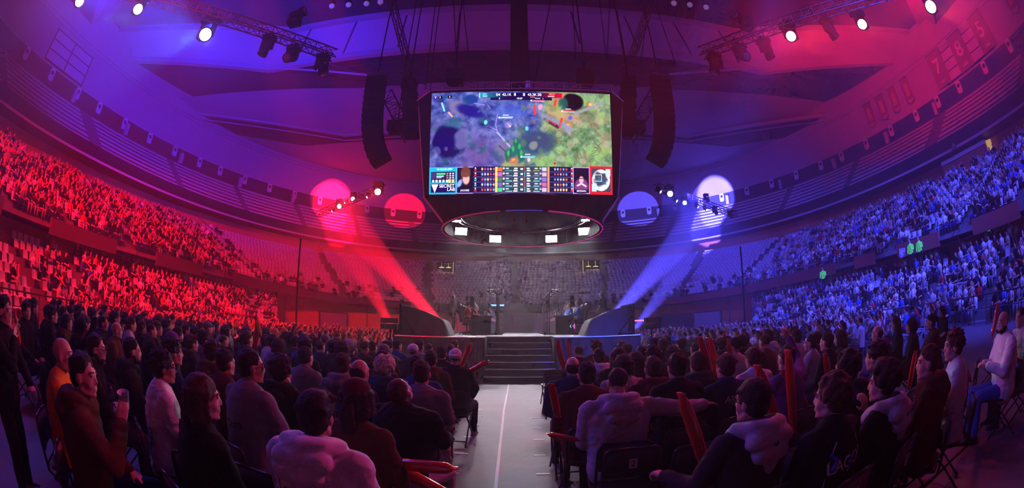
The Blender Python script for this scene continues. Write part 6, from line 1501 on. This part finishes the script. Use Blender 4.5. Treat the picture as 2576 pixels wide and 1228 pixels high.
# low meshes for single copies: one mesh per (pose, top colour)
LMC = {}
def low_mesh(pi, top, hairk, leg):
    key = (pi, top, hairk, leg)
    if key not in LMC: LMC[key] = LP[pi].mesh('person_far', [SKIN[0], HAIRC[hairk], cloth(top), cloth(leg)])
    return LMC[key]
cnts = {}
mass = []
for ci, (d, x, y, z, yaw, plc, k, az) in enumerate(cand):
    left = az < 0; top = CR.choices(TOPS, WL if left else WR)[0]; hk = CR.choice(HK); leg = CR.choice(['black', 'navy', 'grey']); pi = CR.choice([0, 1, 2, 3, 5, 7, 6, 4] if True else [0]); 
    if CR.random() < .5: pi = CR.choice([0, 3, 5, 7])
    yw = yaw+CR.uniform(-.3, .3); s = CR.uniform(.92, 1.03)
    if ci < left_n:
        o = link('person', low_mesh(pi, top, hk, leg), None, (x, y, z), (0, 0, yw)); o.scale = (s,)*3
        key = (plc, k); cnts[key] = cnts.get(key, 0)+1
        tag(o, 'person in %s, %s hair, row %s, number %s from near end, %s' % (top, hk, nw(k+1), nw(cnts[key]), plc.replace(' beside the stage', '')), 'person', 'audience around the hall')
    else:
        sk = CR.choice([0, 0, 1]); hi = {'dark': 2, 'brown': 3, 'fair': 4}[hk]; mass.append((LPA[pi], TRS(x, y, z, yw, s), [sk, hi, 5+TOPS.index(top), 5+len(TOPS)+['black', 'navy', 'grey'].index(leg)]))
me = merge('crowd', mass, CRM); tag(link('crowd', me), 'seated spectators filling the far stands and side blocks, too many to count', 'crowd', kind='stuff')
# seats of the stands
def seat_mb():
    m = MB(); m.box((0, -.19, .62), (.50, .035, .44), Matrix.Rotation(.16, 3, 'X')); m.box((0, .0, .41), (.48, .38, .035)); return m
SMB = seat_mb()
m = MB()
n = 6; V = []; F = []
for i in range(n+1):  # moulded shell: curved back flowing into the pan
    a = i/n; y_, z_ = [(.2, .40), (.1, .40), (-.1, .395), (-.17, .43), (-.2, .52), (-.225, .66), (-.25, .84)][i]; w = .225 if i < 6 else .19
    V += [(-w, y_, z_+.03), (-w*.6, y_-.008, z_), (w*.6, y_-.008, z_), (w, y_, z_+.03)]
for i in range(n):
    for j in range(3): F.append((4*i+j, 4*i+j+1, 4*i+4+j+1, 4*i+4+j))
m.add(V, F); V2 = [(x, y-.02 if i >= 12 else y, z-.02 if i < 12 else z-.008) for i, (x, y, z) in enumerate(V)]; m.add(V2, [f[::-1] for f in F]); 
SEATM = m.mesh('tip_up_seat', M_seat, True)
m = MB(); m.box((0, -.1, .2), (.06, .06, .38)); m.box((0, -.05, .02), (.3, .2, .03)); SEATL = m.mesh('seat_bracket', M_dark)
for bx, nm in ((1.7, 'right'), (-4.3, 'left')):
    kk = 0
    for r_ in range(6):
        for c_ in range(4):
            kk += 1; o = link('stand_seat', SEATM, None, (bx+.5*c_+(.12*r_ if nm == 'right' else -.12*r_), 31.5+.7*r_, .25+.32*r_), (0, 0, PI)); b_ = link('bracket', SEATL, o); b_.scale = (1, 1, 1)
            tag(o, 'pale empty seat, row %s, number %s, small block behind the stage, %s of steps' % (nw(r_+1), nw(c_+1), nm), 'seat', 'seat blocks behind the stage')
seats.sort(key=lambda c: c[0]); SA = arrs(SMB); rest = []; cn = {}; ns = 0
for (d, x, y, z, yaw, tier, k, occ) in seats:
    az = az_of(x, y)
    if not occ and ns < 290 and tier == 'lower' and az < -58 or (not occ and ns < 290 and tier == 'lower'):
        key = (tier, k, az < 0); cn[key] = cn.get(key, 0)+1; ns += 1
        o = link('stand_seat', SEATM, None, (x, y, z), (0, 0, yaw)); link('bracket', SEATL, o)
        tag(o, 'empty pale plastic seat, row %s up, number %s from near end, %s %s stand' % (nw(k+1), nw(cn[key]), tier, 'left' if az < 0 else 'right'), 'seat', 'empty seats of the lower stands')
    elif not (tier == 'lower' and occ): rest.append((SA, TRS(x, y, z, yaw), None))
tag(link('stand_seat', merge('seats_rest', rest, [M_seat])), 'pale plastic seats filling the rows of the upper stand', 'seats', kind='stuff')
# empty folding chairs at the sides of the stage
cm = MB(); cm.box((0, -.24, .7), (.42, .03, .2)); cm.box((0, 0, .44), (.4, .38, .03))
for s in (-1, 1): cm.tube([(s*.21, -.27, .8), (s*.21, -.2, .42), (s*.21, .18, 0)], .014, 4); cm.tube([(s*.19, .16, .42), (s*.19, -.27, 0)], .012, 4)
CMESH = cm.mesh('pale_folding_chair', mat('grey_folding_chair', (.4,.38,.42), rough=.4)); q = {}
em = sorted([f for f in fchairs if not f[3]], key=lambda f: math.hypot(f[0], f[1]))
for (x, y, yaw, o, side) in em[:90]:
    q[side] = q.get(side, 0)+1; tag(link('folding_chair', CMESH, None, (x, y, 0), (0, 0, yaw)), 'empty grey folding chair in the %s floor block beside the stage, %s nearest of them' % ('left' if side < 0 else 'right', ow(q[side])), 'chair', 'empty grey folding chairs')
# cheering sticks in the side blocks
sc = 0
for (d, x, y, z, yaw, plc, k, az) in cand:
    if sc >= 110: break
    if CR.random() < (.30 if az < 0 else .16):
        sc += 1; a = Vector((x, y, z+.75))+Matrix.Rotation(yaw, 3, 'Z') @ Vector((CR.uniform(-.2, .2), .33, 0)); dv = Vector((CR.uniform(-1, 1), CR.uniform(-1, 1), CR.uniform(.1, 1.2))).normalized()
        stick(a, a+dv*.6, 'red stick, %s nearest of those waved in the %s half of the hall' % (ow(sc), 'left' if az < 0 else 'right'))
items = []; SKA = None
sm_ = MB(); sm_.tube([(0, 0, 0), (0, 0, .3), (0, 0, .6)], [.03, .055, .04], 6); SKA = arrs(sm_)
for (d, x, y, z, yaw, plc, k, az) in cand[300:]:
    if CR.random() < (.26 if az < 0 else .07):
        a = Vector((x, y, z+.8))+Matrix.Rotation(yaw, 3, 'Z') @ Vector((CR.uniform(-.2, .2), .33, 0)); items.append((SKA, Matrix.Translation(a) @ Euler((CR.uniform(-.9, .9), CR.uniform(-1.1, 1.1), 0)).to_matrix().to_4x4(), None))
tag(link('cheering_stick', merge('sticks_rest', items, [M_stick])), 'red inflatable sticks waved all over the distant crowd', 'cheering sticks', kind='stuff')
# stewards in fluorescent vests
def on_ring(px, ring, z):
    X, Y, Z = ray(*px); t = tp_az(math.degrees(math.atan2(X, Y)), ring); x, y, _ = ringpt(*ring[:3], 0, 0, t); return Vector((x, y, EYE+Z/math.hypot(X, Y)*math.hypot(x, y)))
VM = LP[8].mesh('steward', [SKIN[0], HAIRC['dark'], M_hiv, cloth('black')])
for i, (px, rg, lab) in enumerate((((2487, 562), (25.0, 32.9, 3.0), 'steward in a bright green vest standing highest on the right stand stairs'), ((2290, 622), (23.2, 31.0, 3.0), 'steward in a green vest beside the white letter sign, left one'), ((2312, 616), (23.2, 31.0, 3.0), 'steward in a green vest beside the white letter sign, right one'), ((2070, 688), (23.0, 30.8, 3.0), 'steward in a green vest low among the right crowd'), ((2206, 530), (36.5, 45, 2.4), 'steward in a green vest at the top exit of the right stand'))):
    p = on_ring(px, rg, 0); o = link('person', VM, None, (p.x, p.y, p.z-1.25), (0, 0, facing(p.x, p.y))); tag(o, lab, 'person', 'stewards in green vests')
# fittings of the right stand
p = on_ring((2270, 636), (23.5, 31.1, 3), 0); yw = math.atan2(-(0-p.x), (0-p.y))+PI; t = empty('letter_sign', p, math.atan2(p.x, -p.y)+PI)
tag(t, 'small square sign with a white C in a shield on the right stand front', 'sign'); t.rotation_euler = (0, 0, -math.atan2(p.x, p.y))
t.scale = (.62,)*3; m = MB(); m.box((0, 0, 0), (.8, .05, .9)); m.obj('board', mat('grey_board', (.25,.25,.3)), t); link('letter', textmesh('C', .6, mat('banner_white', (0,0,0)), .01), t, (0, -.04, -.02), (PI/2, 0, 0))
m = MB(); m.tube([(-.3, -.035, .34), (.3, -.035, .34), (.3, -.035, -.12), (0, -.035, -.36), (-.3, -.035, -.12)], .025, 4, True); m.obj('shield_outline', mat('banner_white', (0,0,0)), t)
a = on_ring((2484, 352), (41, 50.9, 2.3), 0); b_ = on_ring((2497, 398), (41, 50.9, 2.3), 0); m = MB(); m.box((0, 0, (a.z+b_.z)/2), (.75, .1, abs(a.z-b_.z))); tag(m.obj('lit_doorway', mat('amber_light', (.3,.2,.05), emit=(1,.6,.12), estr=.8), None, (a.x, a.y, 0), (0, 0, -math.atan2(a.x, a.y))), 'narrow amber-lit doorway at the top of the right stand', 'doorway')
a = on_ring((2372, 402), (41, 50.9, 2.3), 0); b_ = on_ring((2478, 348), (41, 50.9, 2.3), 0); d_ = b_-a; t = empty('kiosk', ((a.x+b_.x)/2, (a.y+b_.y)/2, 10.9), math.atan2(d_.y, d_.x)); tag(t, 'kiosk box with a pale top and wooden front above the right crowd', 'kiosk'); L_ = math.hypot(d_.x, d_.y)
m = MB(); m.box((0, 0, 1.1), (L_, 1.2, 2.2)); m.obj('wooden_front', M_tan, t); m = MB(); m.box((0, -.1, 2.45), (L_, 1.3, .4)); m.obj('pale_top', M_white, t)
p = on_ring((2400, 368), (39, 49, 2.3), 0); t = empty('projector_bracket', p); tag(t, 'small bright lamp cluster clamped to the balcony lip at right', 'lamp'); 
for q in range(3): m = MB(); m.lathe([(.05, -.2), (.14, -.1), (.16, .12), (.02, .12)], (.25*q-.25, 0, .15*(q % 2)), 10, Matrix.Rotation(1.2, 3, 'X')); m.obj('lamp_can', M_alu, t)
# yellow bin, flag
p = atz(305, 800, 1.25); t = empty('litter_bin', (p.x, p.y, 0), .6); tag(t, 'yellow bin with a dark lined top by the barrier at the left', 'bin')
m = MB(); m.prism([(-.38, -.28), (.38, -.28), (.38, .28), (-.38, .28)], .05, 1.15); m.obj('body', M_yel, t); m = MB(); m.box((0, 0, 1.19), (.82, .62, .09)); m.obj('liner_rim', mat('black_bin_liner', (.02,.02,.02), rough=.25), t)
p = aty(643, 832, 9.0); t = empty('flag', (p.x, p.y, p.z-.5)); tag(t, 'small yellow and red flag held up in the left crowd', 'flag'); 
m = MB(); m.tube([(0, 0, -.3), (0, 0, .95)], .012, 5); m.obj('stick', M_dark, t)
m = MB(); m.add([(0, .0, .95), (.02, .03, .55), (.22, -.03, .35), (.2, .02, .5)], [(0, 1, 2, 3)]); m.add([(x, y+.01, z) for x, y, z in m.v[:4]], [(3, 2, 1, 0)]); m.obj('yellow_cloth', M_yel, t); m = MB(); m.add([(-.12, 0, .3), (.0, .04, .7), (.1, 0, .3), (0, 0, 0)], [(0, 3, 2, 1)]); m.add([(x, y+.01, z) for x, y, z in m.v[:4]], [(1, 2, 3, 0)]); m.obj('red_cloth', cloth('red'), t)
for side, P in ((-1, ((590, 735), (590, 770))), (1, ((1860, 745), (1860, 800)))):
    pass
# dark slim poles standing behind the side blocks
for px, y, lab in (((757, 600), 21, 'thin dark mast standing in the left half'), ((1862, 620), 22, 'thin dark mast standing in the right half')):
    X, Y, Z = ray(*px); m = MB(); m.cyl((X/Y*y, y, 0), (X/Y*y, y, EYE+Z/Y*y), .05, 6); tag(m.obj('mast', M_black), lab, 'mast')
# ================= haze and lights
w = bpy.data.worlds.new('world'); S.world = w; w.use_nodes = True; wn = w.node_tree
wn.nodes['Background'].inputs['Color'].default_value = (.02, .01, .04, 1); wn.nodes['Background'].inputs['Strength'].default_value = .3
vsn = wn.nodes.new('ShaderNodeVolumeScatter'); vsn.inputs['Density'].default_value = .0043; vsn.inputs['Anisotropy'].default_value = .35
vsn.inputs['Color'].default_value = (1, 1, 1, 1)
wn.links.new(vsn.outputs['Volume'], wn.nodes['World Output'].inputs['Volume'])
RED = (1, .02, .06); BLUE = (.03, .03, 1); WHT = (1, .93, 1); MAG = (.9, .05, .5); VIO = (.28, .04, 1); PBLUE = (.12, .12, 1)
def spot(name, loc, tgt, col, watts, deg=40, blend=.6, rad=.15):
    l = bpy.data.lights.new(name, 'SPOT'); l.energy = watts; l.color = col; l.spot_size = math.radians(deg); l.spot_blend = blend; l.shadow_soft_size = rad
    o = bpy.data.objects.new(name, l); COL.objects.link(o); o.location = loc
    o.rotation_euler = (Vector(tgt)-Vector(loc)).to_track_quat('-Z', 'Y').to_euler(); return o
def area(name, loc, tgt, col, watts, sx, sy):
    l = bpy.data.lights.new(name, 'AREA'); l.shape = 'RECTANGLE'; l.size = sx; l.size_y = sy; l.energy = watts; l.color = col
    o = bpy.data.objects.new(name, l); COL.objects.link(o); o.location = loc
    o.rotation_euler = (Vector(tgt)-Vector(loc)).to_track_quat('-Z', 'Y').to_euler(); return o

def dirspot(i0, loc, tgt, col, watts, deg, blend, rad=.15, nm='stage_light'): return spot(nm, loc, tgt, col, watts, deg, blend, rad)
# front rigs: blue from the left truss crosses to the right stand, red from the right truss to the left stand
for i, p in enumerate(BL):
    spot('rig_blue', p+Vector((.3, 0, -.2)), (27, (16, 26, 40)[i], 5), (.055, .07, 1), 10000, 40, .8)
for i, p in enumerate(RL):
    spot('rig_red', p+Vector((-.3, 0, -.2)), (-26, (40, 26, 16)[i], 5), (1, .004, .03), 10000, 40, .8)
for x_, tg_ in ((8, (25, 12, 5)), (12, (27, 30, 6)), (13, (17, 20, 0))): spot('added_key_blue', (x_, -9, 23), tg_, (.05, .065, 1), (115000, 150000, 80000)[(8, 12, 13).index(x_)], (58, 50, 44)[(8, 12, 13).index(x_)], .7, .3)  # unseen lamps added behind the camera to light the right stand
for x_, tg_ in ((-8, (-25, 12, 5)), (-12, (-26, 30, 6)), (-13, (-16, 20, 0))): spot('added_key_red', (x_, -9, 23), tg_, (1, .004, .03), (140000, 160000, 90000)[(-8, -12, -13).index(x_)], (58, 50, 44)[(-8, -12, -13).index(x_)], .7, .3)  # red counterparts, also added out of view, for the left stand
# the same lamps spill over the near audience
spot('rig_blue_near', BL[2]+Vector((.3, 0, -.3)), (-1.5, 2.5, 1), (.07, .05, 1), 4200, 70, .9)
spot('rig_red_near', RL[0]+Vector((-.3, 0, -.3)), (-3.5, 3, 1), (1, .03, .2), 8000, 50, .9)
spot('rig_blue_near', BL[0]+Vector((.3, 0, -.3)), (5, 3, 1), (.10, .05, 1), 3600, 56, .9)
spot('rig_red_near', RL[1]+Vector((-.3, 0, -.3)), (4.5, 3, 1), (1, .03, .15), 1200, 50, .9)
# lamp glow in the haze, toward the hall
for i, p in enumerate(BL):
    spot('rig_glow', p+Vector((-.1, -.2, -.5)), p+Vector((-1.5, -6, -2.2)), (.06, .13, 1), (10000, 8000, 24000)[i], 92, .6, .25)
    spot('added_uplight', p+Vector((-.3, .5, .9)), p+Vector((-9, 12, 11)), (.015, .02, 1), 95000, 100, .9, .3)  # added uplight, turns the roof corner and its haze blue
for i, p in enumerate(RL):
    spot('rig_glow', p+Vector((.1, -.2, -.5)), p+Vector((1.5, -6, -2.2)), (1, .03, .06), (8000, 7000, 17000)[i], 92, .6, .25)
    spot('added_uplight', p+Vector((.3, .5, .9)), p+Vector((13, 6, 13)), (1, .003, .03), 60000, 90, .9, .3)  # added red uplight for the opposite roof corner
# white floods of the ring
for i, (c, aim) in enumerate(FL[:4]): spot('flood_spot', c+Vector((0, -.3, -.3)), (.3+(-1, -.5, .5, 1)[i]*1.8, 17.0, 1.0), (1, .9, 1), 2600, 80, .8, .25)
spot('added_downlight', (.4, 20.5, 6.2), (.4, 20.3, 0), (1, .85, 1), 1500, 110, .9, .6)  # added downlight, whitens the haze under the ring
spot('added_aisle_spot', (.4, 17.2, 6.4), (.3, 7.5, 0), (1, .92, 1), 1050, 30, .7, .3)  # added spot at the front rim, lights the aisle floor
spot('skirt_blue', (9, 5, 14), (2.9, 13.3, .5), (.03, .05, 1), 70000, 14, .9, .2); spot('skirt_red', (-8, 5, 14), (-2.3, 13.3, .5), (1, .01, .04), 9000, 13, .9, .2)  # unseen spots added in front of the stage to colour its skirt
# far rigs
for (p, s_), tg in zip(FR, ((-15, 22, 0), (-9, 8, 2), (-14, 20, 0), (-8, 10, 2), (-12, 20, 0), (-6, 8, 3))): spot('far_red', p, tg, (1, .02, .05), (4000 if tg[2] else 22000)*s_, 52, .7, .12)
for (p, s_), tg in zip(FB, ((12, 22, 0), (10, 8, 2), (15, 20, 0), (9, 10, 2), (14, 20, 0), (18, 20, 0))): spot('far_blue', p, tg, (.04, .05, 1), (4000 if tg[2] else 22000)*s_, 52, .7, .12)
spot('wall_red', (-13, 30, 11.5), (-31, 66, 17), (1, .02, .07), 24000, 55, .9, .4); spot('wall_blue', (14, 30, 11.5), (36, 62, 17), (.05, .04, 1), 34000, 70, .9, .4)
# beams from behind the stage
for e, tg, i in BM: spot('beam', e, tg, (1, .002, .03) if i < 2 else (.08, .07, 1), (6.5e6, 2.6e6, 6.5e6, 2.6e6)[i], (8.5, 8, 8.5, 8)[i], .35, .1)
# round gobo discs on the far wall
for (px, col, deg) in (((1018, 535), (1, .004, .04), 5.0), ((1605, 530), (.1, .09, 1), 5.0), ((833, 508), (1, .02, .06), 5.2), ((1793, 500), (.1, .09, 1), 5.2)):
    tg = wall_frame(px)[0]; src = Vector((10*(-1 if px[0] < 1288 else 1), -13, 25)); spot('gobo', src, tg, col, 1.9e6, deg, .05, .06)
# unseen washes added to tint the roof, upper walls and far stands
spot('wash_violet', (0, 33, 4), (0, 30, 30), (.25, .01, .8), 330, 150, 1, 1.0)
spot('wash_magenta', (-24, 14, 6), (-14, 34, 30), (.5, .01, .6), 260, 100, 1, 1.0)
spot('wash_violet', (24, 14, 6), (14, 34, 30), (.22, .03, 1), 450, 100, 1, 1.0)
spot('wash_blue', (-18, 4, 12), (-34, 12, 30), (.10, .02, 1), 4500, 62, 1, .6)
spot('wash_red', (18, 4, 12), (34, 12, 30), (1, .01, .10), 3500, 62, 1, .6)
spot('wash_roof', (-10, 8, 15), (-6, 36, 32), (.45, .04, .8), 6000, 84, 1, .8); spot('wash_roof', (10, 8, 15), (6, 36, 32), (.22, .05, 1), 6500, 84, 1, .8)
spot('wash_far', (0, 10, 15), (0, 68, 9), (.14, .03, .8), 2400, 70, 1, 1.0)

S.view_settings.exposure = -0.68
